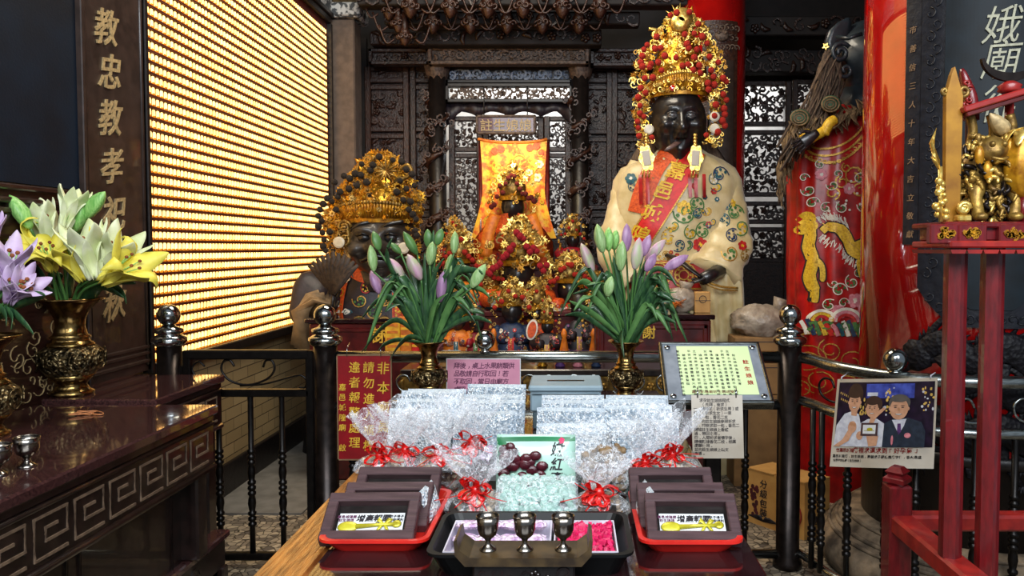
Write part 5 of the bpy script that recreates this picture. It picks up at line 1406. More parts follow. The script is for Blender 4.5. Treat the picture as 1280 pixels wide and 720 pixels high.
# cloak of the chief goddess
gd = idl(2, 'largest goddess figurine under the yellow embroidered screen, brown-orange cloak, maroon pompoms', 641, 205, 259, 'orange_brocade', 62, pom='pom_maroon', npom=16, rw=72, dy=.05)
m = M(); cY = 6.62
for s in (-1, 1):
    m.loft([[W(641 + s * (6 + 44 * t) + dx, 266 + 36 * t * t + dz, cY - .12 + .12 * t) for dx, dz in ((0, 0), (s * 3, 30 + 20 * t), (s * 1, 60 + 22 * t), (-s * 3, 62 + 22 * t), (-s * 2, 30 + 20 * t))] for t in (0, .25, .5, .75, 1)])
m.build('cloak', K['orange_brocade'], gd)
for s, mt in ((-1, 'orange_cloth'), (1, 'orange_cloth')):
    m = M(); m.leaf(smooth([W(641 + s * 22, 268, 6.35), W(641 + s * 30, 290, 6.3), W(641 + s * 34, 322, 6.28)], 4), .10, 0, .2, side=(1, 0, 0), th=.006, shape=lambda t: 1); m.build('ribbon', K[mt], gd)
idl(1, 'goddess figurine with bright crimson pompoms and orange-red lapels, middle of the group', 648, 272, 343, 'orange_brocade', 82, pom='pom_crimson', npom=18, rw=84)
m = None
idl(0, 'small goddess figurine in front at centre, gold crown and blue robe', 640, 346, 389, 'navy_thread', 56, npom=6, rw=46, robe2=['white_thread', 'gold_thread', 'red_thread'])
idl(1, 'goddess figurine at the left edge of the group, crown of orange-red pompoms', 574, 284, 337, 'orange_cloth', 62, npom=12, rw=64)
idl(2, 'small goddess figurine at back left with a round gold-and-red crown', 568, 270, 300, 'red_brocade', 34, npom=8, rw=40)
idl(2, 'small goddess figurine at back right, crown half hidden behind lily buds', 716, 268, 300, 'red_brocade', 36, npom=7, rw=40)
idl(1, 'goddess figurine right of centre wearing a red-pompom crown and gold robe', 712, 315, 362, 'orange_brocade', 66, npom=14, rw=66)
idl(0, 'dark-robed figurine with tall black hat right of centre', 724, 0, 388, 'black_brocade', 44, hat='black_wood', rw=38, robe2=['purple_thread', 'pink_thread', 'gold_thread'])
idl(0, 'small figurine at front left with dark domed cap beside the rail ball', 596, 0, 405, 'red_brocade', 40, hat='skin_dark', rw=34, robe2=['yellow_thread', 'white_thread', 'green_thread'])
idl(0, 'small goddess figurine at front left edge by the lily vase, floral gold crown', 572, 352, 400, 'orange_cloth', 46, npom=6, rw=36, robe2=['red_thread', 'white_thread', 'teal_thread'])
idl(0, 'orange-robed figurine at front holding up an oval badge', 671, 345, 392, 'orange_brocade', 46, npom=5, rw=38, dy=.06)
idl(0, 'small dark figurine in front of the orange-robed one', 684, 372, 408, 'black_brocade', 32, npom=4, rw=38, dy=-.12, robe2=['red_thread', 'pink_thread', 'gold_thread'])
idl(1, 'goddess figurine at the right edge of the group with dense gold crown', 742, 338, 378, 'red_brocade', 50, npom=8, rw=52)
idl(0, 'small figurine at the right front end in multicoloured robe with gold tassels', 748, 356, 398, 'teal_thread', 42, npom=5, rw=36, robe2=['yellow_thread', 'red_thread', 'white_thread'])
idl(1, 'goddess figurine between left edge and centre with dense gold filigree crown', 612, 322, 368, 'red_brocade', 54, npom=9, rw=56)
# oval badge, tassels
m = M(); c = W(665, 412, 5.4); m.prism([(math.cos(i * .262) * .04, math.sin(i * .262) * .075) for i in range(24)], .01, 0, MX.Translation(c) @ FRONT @ RZ(-.2)); m.prism([(math.cos(i * .262) * .03, math.sin(i * .262) * .06) for i in range(24)], .004, 1, MX.Translation(c + V((0, -.012, 0))) @ FRONT @ RZ(-.2))
o = m.build('oval_badge', [K['white_thread'], K['orange_brocade']]); meta(o, 'white oval badge with orange centre held before the orange-robed figurine', 'badge')
for px, mt, lab in ((617, 'orange_cloth', 'yellow-orange tassel hanging left of the blue-robed figurine'), (705, 'orange_cloth', 'yellow-orange tassel hanging left of the black-hatted figurine'), (742, 'orange_cloth', 'yellow-orange tassel at the right end of the figurine row')):
    c = W(px, 425, 5.42); z = W(px, 410, 5.42).z; m = M(); m.lathe([(.008, .20), (.02, .17), (.022, .15), (.015, .14), (.035, .02), (.038, 0)], V((c.x, c.y, zA)), 14, fn=lambda a, i, r, z_: r * (1 + .1 * math.cos(a * 7))); o = m.build('tassel', K[mt]); meta(o, lab, 'tassel')
# bright embroidered screen behind the goddess
sc_t = thing('embroidered_screen', 'bright yellow and orange embroidered cloth screen behind the chief goddess', 'screen', W(642, 290, 6.95))
def scr(u_, v_):
    x = 600 + 84 * u_; w_ = 6 * math.sin(PI * v_) ; px = x + (u_ - .5) * (-w_ + 30 * max(0, v_ - .55) ** 1.2 * 2)
    py = 178 + 120 * v_ - 4 * abs(2 * u_ - 1) ** 3 * (1 - v_)
    return W(px, py, 6.95 + .02 * math.sin(u_ * 20) * v_)
m = M(); m.grid(scr, 24, 24); bq = m.bvh(); n0 = len(m.v)
m.add([p + V((0, .012, 0)) for p in m.v], m.f[:], 0, True)
m.build('cloth', K['brocade_bright'], sc_t)
m = M()
for i in range(34): (emb_flower(m, W(R(604, 682), R(182, 282), 6.9), R(.02, .04), random.choice(((0, 1), (1, 0), (2, 0)))) if i % 3 else vine(m, W(R(606, 680), R(184, 280), 6.9), R(.04, .08), 0, 1, 1.1, R(0, 6)))
for px, py in ((662, 184), (670, 182), (675, 190), (618, 188), (626, 186)): disc2(m, W(px, py, 6.9), .034, 3, 10)
drape(m, bq, .012, 5).build('embroidery', [K['yellow_thread'], K['orange_cloth'], K['white_thread'], K['orange_brocade']], sc_t)
m = M(); m.tube([scr(0, 0) + V((-.02, 0, 0))] + [scr(i / 12, 0) for i in range(13)], .014, 6); m.build('top_hem', K['orange_cloth'], sc_t)
for u_ in (0, 1):
    a = scr(u_, 0); m = M(); m.tube([(a.x, a.y + .03, 0), (a.x, a.y + .03, a.z)], .018, 10); m.build('pole', K['maroon_wood'], sc_t)

# ---------------------------------------------------------------- red altars, offerings
def altar(label, px0, px1, ptop, Y, depth, chars):
    a = W(px0, ptop, Y); b = W(px1, ptop, Y)
    t = thing('offering_altar', label, 'altar', ((a.x + b.x) / 2, Y + depth / 2, 0))
    m = M(); m.box(a.x, b.x, Y, Y + depth, .0, a.z - .03, 0, .01); m.build('cabinet', K['maroon_wood'], t)
    m = M(); m.box(a.x - .02, b.x + .02, Y - .03, Y + depth + .02, a.z - .03, a.z, 0, .006); m.build('slab', K['dark_top'], t)
    m = M(); bars(m, a.x + .02, b.x - .02, .3, a.z - .06, Y - .004, .03, .008); m.build('front_frame', K['maroon_wood'], t)
    for ch, px, py, sz in chars:
        q_ = M(); q_.text(ch, sz, 0, MX.Translation(W(px, py, Y - .012)) @ FRONT, .006, .01); q_.build('character', K['sign_gold'], t)
    return a.z
zl_ = altar('dark red altar cabinet in front of the squat statue', 386, 505, 398, 4.95, .42, [('謝', 476, 418, .12)])
zr_ = altar('dark red altar cabinet marked 謝 in front of the tall statue', 745, 889, 393, 4.62, .4, [('謝', 811, 415, .085)])
# offerings on the right altar
kb = thing('kraft_box', 'small brown kraft box at the right end of the altar by the tall statue', 'box', (W(879, 393, 4.8).x, 4.8, zr_))
a = W(869, 365, 4.72); b = W(888, 392, 4.72)
m = M(); m.box(a.x, b.x, 4.72, 4.80, zr_, a.z, 0, .004); m.build('carton', K['kraft'], kb)
m = M(); m.tube([V(((a.x + b.x) / 2, 4.718, (a.z + zr_) / 2 + .02)) + V((math.cos(i * .4) * .022, 0, math.sin(i * .4) * .022)) for i in range(16)], .002, 5, closed=True); m.box(a.x, b.x, 4.717, 4.7195, a.z - .055, a.z - .052); m.build('print', K['ink'], kb)
m = M(); c = W(852, 384, 4.80); m.ball((c.x, c.y, zr_ + .075), 1, 22, sc=(.105, .07, .08), fn=lambda d: 1 + .18 * noise.noise(d * 3)); m.tube([(c.x + .02, c.y, zr_ + .14), (c.x + .03, c.y, zr_ + .19)], [.03, .05], 8); o = m.build('plastic_bag', K['plastic_bag']); meta(o, 'pale plastic bag of offerings on the right altar beside the kraft box', 'bag')
m = M(); c = W(840, 386, 4.72)
for i in range(26):
    a = R(0, 6.3); L = R(.05, .1); m.leaf([V((c.x, c.y, zr_ + .004)), V((c.x + math.cos(a) * L * .5, c.y + math.sin(a) * .02, zr_ + .004 + L * .7)), V((c.x + math.cos(a) * L, c.y + math.sin(a) * .04, zr_ + L * R(.5, 1)))], .018, 0, .3, th=.002)
o = m.build('gold_flower', K['orange_cloth']); meta(o, 'spiky orange-gold paper flower lying on the right altar', 'paper flower')
m = M(); c = W(822, 381, 4.78); m.ball((c.x, c.y, zr_ + .075), 1, 20, sc=(.11, .08, .08), fn=lambda d: 1 + .2 * noise.noise(d * 2.5)); o = m.build('cloth_bundle', K['cream_silk']); meta(o, 'cream embroidered cloth bundle on the right altar behind the lily leaves', 'cloth bundle')
# red and yellow packets in front of the left altar
t = thing('offering_packets', 'red and yellow printed paper packets stacked beside the left altar', 'paper stack', (W(505, 440, 4.6).x, 4.6, 0))
zb_ = W(505, 446, 4.6).z
for i, (px0, px1, pt, mt, mt2) in enumerate(((481, 500, 402, 'yellow_cloth', 'orange_cloth'), (497, 514, 396, 'orange_cloth', 'yellow_cloth'), (511, 524, 404, 'sash_red', 'yellow_cloth'))):
    a = W(px0, pt, 4.6 + i * .03); b = W(px1, 446, 4.6 + i * .03); m = M(); m.box(a.x, b.x, 4.6 + i * .03, 4.63 + i * .03, zb_, a.z, 0, .004)
    for j in range(5):
        z = zb_ + (a.z - zb_) * (j + .5) / 5; m.box(a.x + .012, b.x - .012, 4.598 + i * .03, 4.6 + i * .03, z - .008, z + .008, 1)
    m.build('packet', [K[mt], K[mt2]], t)
m = M(); m.box(W(478, 446, 4.6).x, W(530, 446, 4.6).x, 4.56, 4.86, 0, zb_, 0, .008); o = m.build('red_crate', K['maroon_wood']); meta(o, 'dark red box under the yellow and red packets', 'crate')
# low table behind the centre railing with odds and ends
lt = thing('votive_shelf', 'dark shelf with carved edge seen between the centre railing bars', 'shelf', (W(640, 470, 4.3).x, 4.3, 0))
z = W(640, 462, 4.2).z
a, b = W(500, 470, 4.2).x, W(860, 470, 4.2).x
m = M(); m.box(a, b, 4.2, 4.55, z - .04, z, 0, .006); m.build('top', K['table_dark'], lt)
m = M(); scrollwork(m, a, b, z - .13, z - .05, 4.19, .06, .006); m.box(a, b, 4.2, 4.23, z - .14, z - .04); m.build('carved_apron', K['old_gold'], lt)
for x in (a + .03, b - .07):
    for y in (4.22, 4.49): M().box(x, x + .04, y, y + .04, 0, z - .04, 0).build('leg', K['table_dark'], lt)
for i, (px, mt, lab) in enumerate(((700, 'purple_thread', 'small purple cup'), (722, 'pink_thread', 'small pink cup'), (745, 'navy_thread', 'small navy cup'), (678, 'gold', 'small gold cup'), (555, 'kraft', 'small tan cup'))):
    c = V((W(px, 470, 4.3).x, 4.3, z)); m = M(); m.lathe([(.025, 0), (.03, .01), (.02, .02), (.045, .06), (.05, .085), (.045, .085), (.035, .05)], c, 16); o = m.build('offering_cup', K[mt]); meta(o, lab + ' on the carved shelf behind the centre railing', 'cup')
m = M(); m.box(W(548, 440, 4.35).x, W(574, 440, 4.35).x, 4.3, 4.45, z, z + .075, 0, .006); m.box(W(549, 440, 4.35).x, W(573, 440, 4.35).x, 4.299, 4.3, z + .02, z + .05, 1); o = m.build('grey_carton', [K['grey_box'], K['grey_dark']]); meta(o, 'small grey-blue carton behind the left lily vase', 'box')
# bundle and boxes behind the right post
c = W(952, 402, 4.95); m = M(); m.ball((0, 0, 0), 1, 30, X=MX.Translation(c) @ S(.19, .14, .11), fn=lambda d: 1 + .25 * noise.noise(d * 2.6) + .08 * noise.noise(d * 7)); m.tube([c + V((.1, 0, .06)), c + V((.13, 0, .15))], [.03, .055], 8)
o = m.build('plastic_bag', K['plastic_bag']); meta(o, 'crumpled grey plastic bag piled on cartons behind the right railing post', 'bag')
zt_ = c.z - .09
for i, (dz, h, lab) in enumerate(((0, .16, 'upper brown carton under the crumpled grey bag'), (.165, .2, 'second brown carton under the crumpled grey bag'), (.37, .9, 'tall brown carton at the bottom of the stack behind the right post'))):
    m = M(); zt2 = zt_ - dz; zl2 = max(0, zt2 - h) if i < 2 else 0
    if zt2 > .05:
        m.box(c.x - .2, c.x + .10, 4.82, 5.05, zl2, zt2, 0, .004); m.box(c.x - .2, c.x + .10, 4.819, 4.82, zt2 - .03, zt2 - .025, 1)
        o = m.build('carton', [K['cardboard_dark'], K['ink']]); meta(o, lab, 'box', 'cartons behind the right post')
# ---------------------------------------------------------------- offering table
ZT = .88
random.seed(61)
ot = thing('offering_table', 'dark polished offering table with golden-brown wooden left edge, loaded with goods', 'table', (-.12, 2.3, 0))
m = M(); m.box(-.53, .39, 1.12, 3.45, ZT - .03, ZT, 0, .005); m.build('tabletop', K['dark_top'], ot)
m = M(); m.box(-.637, -.53, 1.12, 3.45, ZT - .045, ZT + .001, 0, .006); m.build('wooden_edge', K['golden_wood'], ot)
m = M(); m.box(-.58, .34, 1.18, 3.4, ZT - .16, ZT - .03, 0, .006); m.build('apron', K['table_dark'], ot)
for x in (-.57, .27):
    for y in (1.2, 3.32): M().box(x, x + .07, y, y + .07, 0, ZT - .03, 0, .008).build('leg', K['table_dark'], ot)

def tray(name, label, x0, x1, y0, y1, h, mt, z=ZT, fl=.02, rim=.006, parts=None):
    m = M(); n = []
    def ring(ex, zz, r=.03):
        pts = []
        for cx_, cy_, a0 in ((x1 + ex - r, y1 + ex - r, 0), (x0 - ex + r, y1 + ex - r, PI / 2), (x0 - ex + r, y0 - ex + r, PI), (x1 + ex - r, y0 - ex + r, 1.5 * PI)):
            for i in range(6): a = a0 + PI / 2 * i / 5; pts.append(V((cx_ + r * math.cos(a), cy_ + r * math.sin(a), zz)))
        return pts
    m.loft([ring(-fl, z + .0), ring(0, z + h - rim), ring(rim, z + h - rim), ring(rim, z + h), ring(-.004, z + h), ring(-fl - .004, z + .004)], 0, False)
    if parts:
        o = m.build(name if not parts[0] else 'body', K[mt], parts[1]); return o
    o = m.build(name, K[mt]); meta(o, label, 'tray'); return o
def frame_pic(label, loc, yaw, lean, full=True):
    t = thing('framed_charm', label, 'framed picture', (0, 0, 0), 'brown framed charms in the red trays')
    w_, h_, b = .205, .126, .024; m = M()
    for (x0, x1, z0_, z1_) in ((-w_ / 2, w_ / 2, 0, b), (-w_ / 2, w_ / 2, h_ - b, h_), (-w_ / 2, -w_ / 2 + b, b, h_ - b), (w_ / 2 - b, w_ / 2, b, h_ - b)):
        m.box(x0, x1, -.014, .014, z0_, z1_, 0, .0025)
    m.build('moulding', K['frame_brown'], t)
    m = M(); m.box(-w_ / 2 + b * .9, w_ / 2 - b * .9, .006, .010, b * .9, h_ - b * .9); m.build('shade_backing', K['black_wood'], t)  # black left bare above the card stands for shade in the deep recess
    m = M(); cz = b + .026; m.box(-.072, .072, .001, .004, b + .002, b + .054, 0); 
    X0 = MX.Translation((0, .0005, cz)) @ FRONT
    for i, ch in enumerate('增產報國'): m.text(ch, .019, 1, X0 @ T(-.024 + i * .019, .014, 0), .001, .02, .1)
    m.text('嘉邑城隍廟', .0085, 2, X0 @ T(-.055, .018, 0), .001); m.text('註生娘娘', .0085, 2, X0 @ T(-.055, .009, 0), .001)
    m.text('求子得子', .008, 1, X0 @ T(.055, .018, 0), .001); m.text('平安順利', .008, 1, X0 @ T(.055, .009, 0), .001)
    m.build('card', [K['paper_white'], K['ink'], K['ink_purple']], t)
    m = M(); m.ball((-.048, -.001, b + .017), .02, 14, sc=(1.15, .25, .7)); m.tube([(-.03, -.002, b + .017), (.02, -.003, b + .020), (.06, -.002, b + .022)], [.006, .0035, .005], 6); m.ball((.058, -.002, b + .023), .011, 10, sc=(1, .3, .9)); 
    for s in (-1, 1): m.leaf([(.03, -.003, b + .021), (.03 + s * .012, -.006, b + .032), (.03 + s * .018, -.003, b + .034 - .01 * (s < 0))], .012, 0, .3, side=(0, 0, 1)); m.leaf([(.03, -.003, b + .021), (.03 + s * .008, -.005, b + .010), (.03 + s * .014, -.003, b + .004)], .007, 0, .3, side=(1, 0, 0))
    m.build('golden_spoon', K['charm_gold'], t)
    t.location = loc; t.rotation_euler = (-lean, 0, yaw); return t
fl0 = 'framed golden spoon charm reading 增產報國, '
gl_ = G(467, 671, ZT + .012); glx = gl_.x
ltx0, ltx1 = G(410, 680, ZT).x, G(538, 680, ZT).x; lty0 = G(470, 676, ZT + .03).y
tray('red_tray', 'shallow red plastic tray of brown frames on the left of the offering table', ltx0, ltx1, lty0, lty0 + .34, .032, 'red_plastic')
frame_pic(fl0 + 'front one in the left red tray', (glx - .006, lty0 + .03, ZT + .014), .03, 1.0)
frame_pic(fl0 + 'middle one in the left red tray', (glx + .008, lty0 + .108, ZT + .014), .02, 1.0)
frame_pic(fl0 + 'rear one in the left red tray', (glx + .010, lty0 + .20, ZT + .018), -.01, .92)
gr_ = G(862, 671, ZT + .012); rtx0, rtx1 = G(800, 684, ZT).x, G(922, 684, ZT).x; rty0 = G(862, 677, ZT + .03).y
tray('red_tray', 'shallow red plastic tray of brown frames on the right of the offering table', rtx0, rtx1, rty0, rty0 + .34, .032, 'red_plastic')
frame_pic(fl0 + 'front one in the right red tray', (gr_.x + .005, rty0 + .03, ZT + .014), -.02, 1.0)
frame_pic(fl0 + 'middle one in the right red tray', (gr_.x - .004, rty0 + .108, ZT + .014), 0, 1.0)
frame_pic(fl0 + 'rear one in the right red tray', (gr_.x - .016, rty0 + .20, ZT + .018), .01, .92)

# foil packets in rows
def packet(label, group, loc, w_, h_, lean, yaw, mt='foil', d=.022):
    t = M(); nx, nz = 10, 12
    def f(u, v, s):
        x = (u - .5) * w_; z = v * h_; e = (4 * u * (1 - u)) ** .35 * (4 * v * (1 - v)) ** .3 if 0 < u < 1 and 0 < v < 1 else 0
        nn = noise.noise(V((x * 30, z * 30, loc[1] * 9 + s))) * .006
        return V((x, s * d * .5 * e + nn * (e > 0), z))
    t.loft([[f(i / nx, j / nz, -1) for j in range(nz + 1)] + [f(i / nx, j / nz, 1) for j in range(nz, -1, -1)] for i in range(nx + 1)], 0, False)
    for i, fc in enumerate(t.f):
        if len(fc) == 4 and min(t.v[j].z for j in fc) > h_ * .9: t.m[i] = 1
    X = MX.Translation(loc) @ RZ(yaw) @ RX(-lean)
    t.v = [X @ p for p in t.v]
    o = t.build('foil_packet', [K[mt], K['packet_seam']]); meta(o, label, 'packet', group); return o
ORD = ['first', 'second', 'third', 'fourth', 'fifth', 'sixth', 'seventh', 'eighth']
for side, xs, y0_, n, gname in (('left', (-.49, -.275), 2.40, 4, 'foil packets in the left rows'), ('right', (.005, .215), 2.25, 4, 'foil packets in the right rows')):
    for c, x in enumerate(xs):
        for r in range(n):
            w_ = .215 if r % 2 else .205
            packet(f'silver foil packet in the {side} block, {"left" if c == 0 else "right"} column, {ORD[r]} from the front', gname, (x + R(-.012, .012), y0_ + r * .103 + R(-.006, .006), ZT + .001), w_, .150 + R(-.008, .010) - (.0 if r else .02), .34 + R(-.04, .08), R(-.06, .06), 'foil' if (r + c) % 3 else 'foil_white')
packet('silver foil packet lying beside the frames in the left red tray', None, (ltx1 - .012, lty0 + .19, ZT + .016), .10, .075, .35, 1.45, 'foil_white')
packet('silver foil packet lying beside the frames in the right red tray', None, (rtx0 + .010, rty0 + .20, ZT + .016), .10, .075, .35, -1.45, 'foil_white')

# gift bags tied with ribbon
SEED = M(); SEED.ball((0, 0, 0), 1, 8, sc=(1, .8, .62))
def ribbon(m, c, s, mi=0):
    c = V(c)
    for i in range(9):
        a = R(0, 6.28); d = V((math.cos(a), -.5 + R(-.3, .3), math.sin(a) * .8)).normalized(); q_ = c + d * s * R(.7, 1.1); n = V((-d.z, 0, d.x))
        m.leaf(smooth([c, c + d * s * .5 + n * s * .32, q_, c + d * s * .45 - n * s * .25, c], 3), s * .28, mi, .3, th=.001, shape=lambda t: 1)
    for i in range(6):
        a = R(0, 6.28); d = V((math.cos(a), -.3, math.sin(a) * .7 - .3)); m.leaf(smooth([c, c + d * s * .8 + V((0, -.01, 0)), c + d * s * R(1.3, 2.0) + V((0, 0, R(-.01, .01)))], 3), s * .11, mi, .3, th=.0008, shape=lambda t: 1)
    m.ball(c, s * .28, 8, mi)
def gift_bag(label, loc, w_, h_, fan, cmat, cs, n, bow=True, lean=0, fill=.5, group='gift bags tied with red ribbon', d=.7, bowdz=0):
    """w_ width, h_ height to the tie, fan = height of the flared top"""
    t = thing('gift_bag', label, 'gift bag', loc, group); L = V(loc)
    b = M(); NN = 22; rows = []
    prof = [(.30, .002), (.44, .01), (.5, h_ * .25), (.48, h_ * .5), (.34, h_ * .78), (.13, h_ * .95), (.11, h_), (.2, h_ + fan * .25), (.42, h_ + fan * .6), (.60, h_ + fan)]
    sd = R(0, 50)
    for i, (r, z) in enumerate(prof):
        ring = []
        for k_ in range(NN):
            a = 2 * PI * k_ / NN; j = noise.noise(V((math.cos(a) * 2.5 + sd, math.sin(a) * 2.5, i * .9)))
            f = 1 + j * (.22 if i < 6 else .5 if i > 7 else .15) + (.14 * (-1) ** k_ if i > 5 else .04 * (-1) ** k_)
            ring.append(L + V((r * w_ * f * math.cos(a), r * w_ * d * f * math.sin(a) + (lean * (z / (h_ + fan)) ** 2), z + (j * fan * .5 if i > 8 else 0))))
        rows.append(ring)
    b.loft(rows, 0, False, True, False); b.build('cellophane', K['cellophane'], t)
    c = M()
    for i in range(n):
        for _ in range(30):
            x, y, z = R(-1, 1), R(-1, 1), R(0, 1)
            if x * x + y * y < 1: break
        zz = z * h_ * fill; rr_ = .42 * w_ * (1 - .25 * z)
        c.add([v * cs * R(.8, 1.15) for v in SEED.v], SEED.f, 0, True, MX.Translation(L + V((x * rr_, y * rr_ * d, cs * .55 + zz))) @ RX(R(-1, 1)) @ RY(R(-1, 1)) @ RZ(R(0, 6)))
    c.build('sweets', K[cmat], t, kind='stuff')
    if bow:
        m = M(); ribbon(m, L + V((0, -w_ * .12 - .008 + lean * .6, h_ + bowdz)), .05); m.build('ribbon_bow', K['ribbon_red'], t)
    return t
tb = tray('black_tray', 'black plastic tray holding the gift bags and red date pouch', G(562, 641, ZT + .04).x, G(768, 641, ZT + .04).x, 1.727, 2.11, .042, 'black_plastic')
def gp_(px, py, z=ZT): return G(px, py, z)
zin = ZT + .006
gift_bag('gift bag of beige sweets with red bow, front left of the black tray', (G(597, 640, zin).x, 1.82, zin), .155, .066, .09, 'candy_beige', .012, 80, fill=.6)
gift_bag('gift bag of brown dried longans with red bow, front right of the black tray', (G(748, 640, zin).x, 1.81, zin), .14, .064, .08, 'longan', .013, 50, fill=.55)
gift_bag('leaning bag of dried longans behind the front right gift bag', (G(750, 600, zin).x + .005, 2.01, zin), .16, .13, .035, 'longan', .015, 90, bow=False, fill=.8)
for i, (px, Y, c, lab) in enumerate(((470, 2.16, 'candy_beige', 'gift bag with red bow at the far left edge of the offering table'), (507, 2.22, 'date_red', 'second gift bag with red bow from the table left edge'), (548, 2.20, 'candy_beige', 'third gift bag with red bow from the table left edge'), (590, 2.32, 'pink_foil', 'fourth gift bag from the left edge, behind the beige sweets bag'))):
    p = V(((px - 715) * Y / 950, Y, ZT)); p.x = max(p.x, -.545); gift_bag(lab, p, .165, .062, .125, c, .012, 60, fill=.6)
for i, (px, Y, lab, c) in enumerate(((806, 2.08, 'gift bag with red bow behind the rear frame of the right tray', 'mint'), (848, 2.16, 'gift bag with red bow at the far right edge of the offering table', 'candy_beige'))):
    p = V(((px - 715) * Y / 950, Y, ZT)); p.x = min(p.x, .285); gift_bag(lab, p, .15, .066, .115, c, .012, 60, fill=.6)
# mint bag
mb = thing('mint_bag', 'clear bag of pale green flat sweets in the middle of the black tray', 'sweet bag', (G(672, 640, zin).x, 1.79, zin)); L = V(mb.location)
m = M(); 
for i in range(230):
    u, v = R(-1, 1), R(0, 1); bul = math.sqrt(max(0, 1 - u * u * .8)) * math.sin(PI * (.12 + .8 * v))
    m.add([q_ * .0115 for q_ in SEED.v], SEED.f, 0, True, MX.Translation(L + V((u * .088, .03 * (v - .5) + .06 * v - .028 * bul + .012 * R(0, 1), .012 + v * .064))) @ RX(R(.8, 1.6)) @ RZ(R(0, 6)) @ S(1, 1, .5))
m.build('sweets', K['mint'], mb, kind='stuff')
m = M(); m.loft([[L + V((u * .098 * (1 - .06 * (v > .9)), .05 * v - .02 - s * (.045 * math.sqrt(max(.02, 1 - u * u * .9)) * math.sin(PI * min(1, .15 + .8 * v))) + .004 * noise.noise(V((u * 9, v * 9, s))), .004 + v * .088)) for u, s in [(-1 + i / 5, 1) for i in range(11)] + [(1 - i / 5, -1) for i in range(11)]] for v in [j / 7 for j in range(8)]], 0, False); m.build('cellophane', K['cellophane'], mb)
# red date pouch
rd = thing('date_pouch', 'pale green pouch of red dates lettered 嫩紅棗 standing behind the pale green sweets', 'pouch', (G(672, 600, zin).x, 1.98, zin)); L = V(rd.location)
def pch(u, v, s, o=0): return L + V((u * .105, .03 * v - s * (.026 * (1 - u * u) ** .5 * (1 - abs(2 * v - 1) ** 2.5) + .002) - o, .002 + v * .145))
m = M(); m.loft([[pch(u, v, s) for u, s in [(-1 + i / 6, 1) for i in range(13)] + [(1 - i / 6, -1) for i in range(13)]] for v in [j / 12 for j in range(13)]], 0, True); bq = m.bvh(); m.build('pouch', K['pouch_green'], rd)
m = M(); strip2(m, [L + V((-.104, 0, .136)), L + V((0, 0, .138)), L + V((.104, 0, .136))], .010, 0); strip2(m, [L + V((-.1, 0, .135)), L + V((-.085, 0, .12)), L + V((-.095, 0, .09)), L + V((-.08, 0, .07))], .02, 0); drape(m, bq, .001).build('printed_band', K['pouch_dark'], rd)
m = M()
for i in range(26):
    x, z = R(-.085, .02), R(.03, .115)
    if (x + .03) ** 2 / .06 ** 2 + (z - .075) ** 2 / .042 ** 2 < 1: m.ball(L + V((x, -.016 - R(0, .004), z)), .015, 10, sc=(1.1, .5, .9), fn=lambda d: 1 + .1 * noise.noise(d * 4))
for x, z in ((-.082, .118), (-.066, .124), (-.058, .112)): m.ball(L + V((x, -.016, z)), .014, 10, sc=(1, .5, 1))
m.build('dates', K['date_red'], rd, kind='stuff')
m = M(); m.vtext('嫩紅棗', .034, .036, 0, MX.Translation(L + V((.058, 0, .114))) @ FRONT @ RZ(-.06), .001, .02, .15); drape(m, bq, .0016, front=True).build('lettering', K['ink'], rd)
m = M(); emb_flower(m, L + V((.068, -.03, .134)), .008, (0, 0), 5); drape(m, bq, .0018).build('printed_flower', K['magenta'], rd)

# the front black tray
fx0, fx1 = G(536, 690, ZT + .05).x, G(789, 690, ZT + .05).x
ft = thing('black_tray', 'front black plastic tray of pink packets and magenta sweets behind the three goblets', 'tray', (-.1, 1.58, ZT))
tray('body', '', fx0, fx1, 1.465, 1.700, .052, 'black_plastic', parts=(1, ft))
xm = G(690, 690, ZT + .03).x
m = M(); 
for x0, x1 in ((fx0 + .024, xm - .003), (xm + .003, fx1 - .024)):
    m.box(x0, x1, 1.495, 1.670, ZT + .006, ZT + .010); 
    for a in ((x0, x1, 1.495, 1.498), (x0, x1, 1.667, 1.670), (x0, x0 + .003, 1.498, 1.667), (x1 - .003, x1, 1.498, 1.667)): m.box(*a, ZT + .010, ZT + .044)
m.build('white_liner', K['white_plastic'], ft)
mg = M()
for i in range(900):
    x, y = R(xm + .014, fx1 - .034), R(1.505, 1.66); s = R(.004, .0065); mg.box(-s, s, -s, s, -s * .6, s * .6, 0, 0, MX.Translation((x, y, ZT + .018 + R(0, .022))) @ RX(R(0, 3)) @ RY(R(0, 3)) @ RZ(R(0, 3)))
o = mg.build('magenta_sweets', K['magenta']); meta(o, 'heap of magenta paper-like sweets in the right half of the front black tray', 'sweets', None, 'stuff')
random.seed(71)
pk = 0
for r in range(3):
    for c in range(4):
        x = fx0 + .058 + c * (xm - fx0 - .10) / 3; y = 1.53 + r * .055
        t = M(); t.loft([[V((math.cos(a) * .030 * w_, math.sin(a) * .033 * w_, z)) + V((0, 0, .003 * noise.noise(V((a, z * 90, c + r))))) for a in [2 * PI * i / 12 for i in range(12)]] for z, w_ in ((0, .7), (.006, 1), (.012, .95), (.017, .6))], 0, False)
        X = MX.Translation((x, y, ZT + .016 + .010 * r)) @ RX(-.25) @ RZ(R(-.4, .4)); t.v = [X @ p for p in t.v]
        o = t.build('pink_packet', K['pink_foil']); meta(o, f'pale pink packet in the front tray, {ORD[r]} row back, {ORD[c]} from left', 'packet', 'pink packets in the front tray')
m = M(); c = V((fx0 + .085, 1.50, ZT + .05))
hp_ = [(.026 * 16 * math.sin(a) ** 3 / 16, .026 * (13 * math.cos(a) - 5 * math.cos(2 * a) - 2 * math.cos(3 * a) - math.cos(4 * a)) / 16) for a in [2 * PI * i / 28 for i in range(28)]]
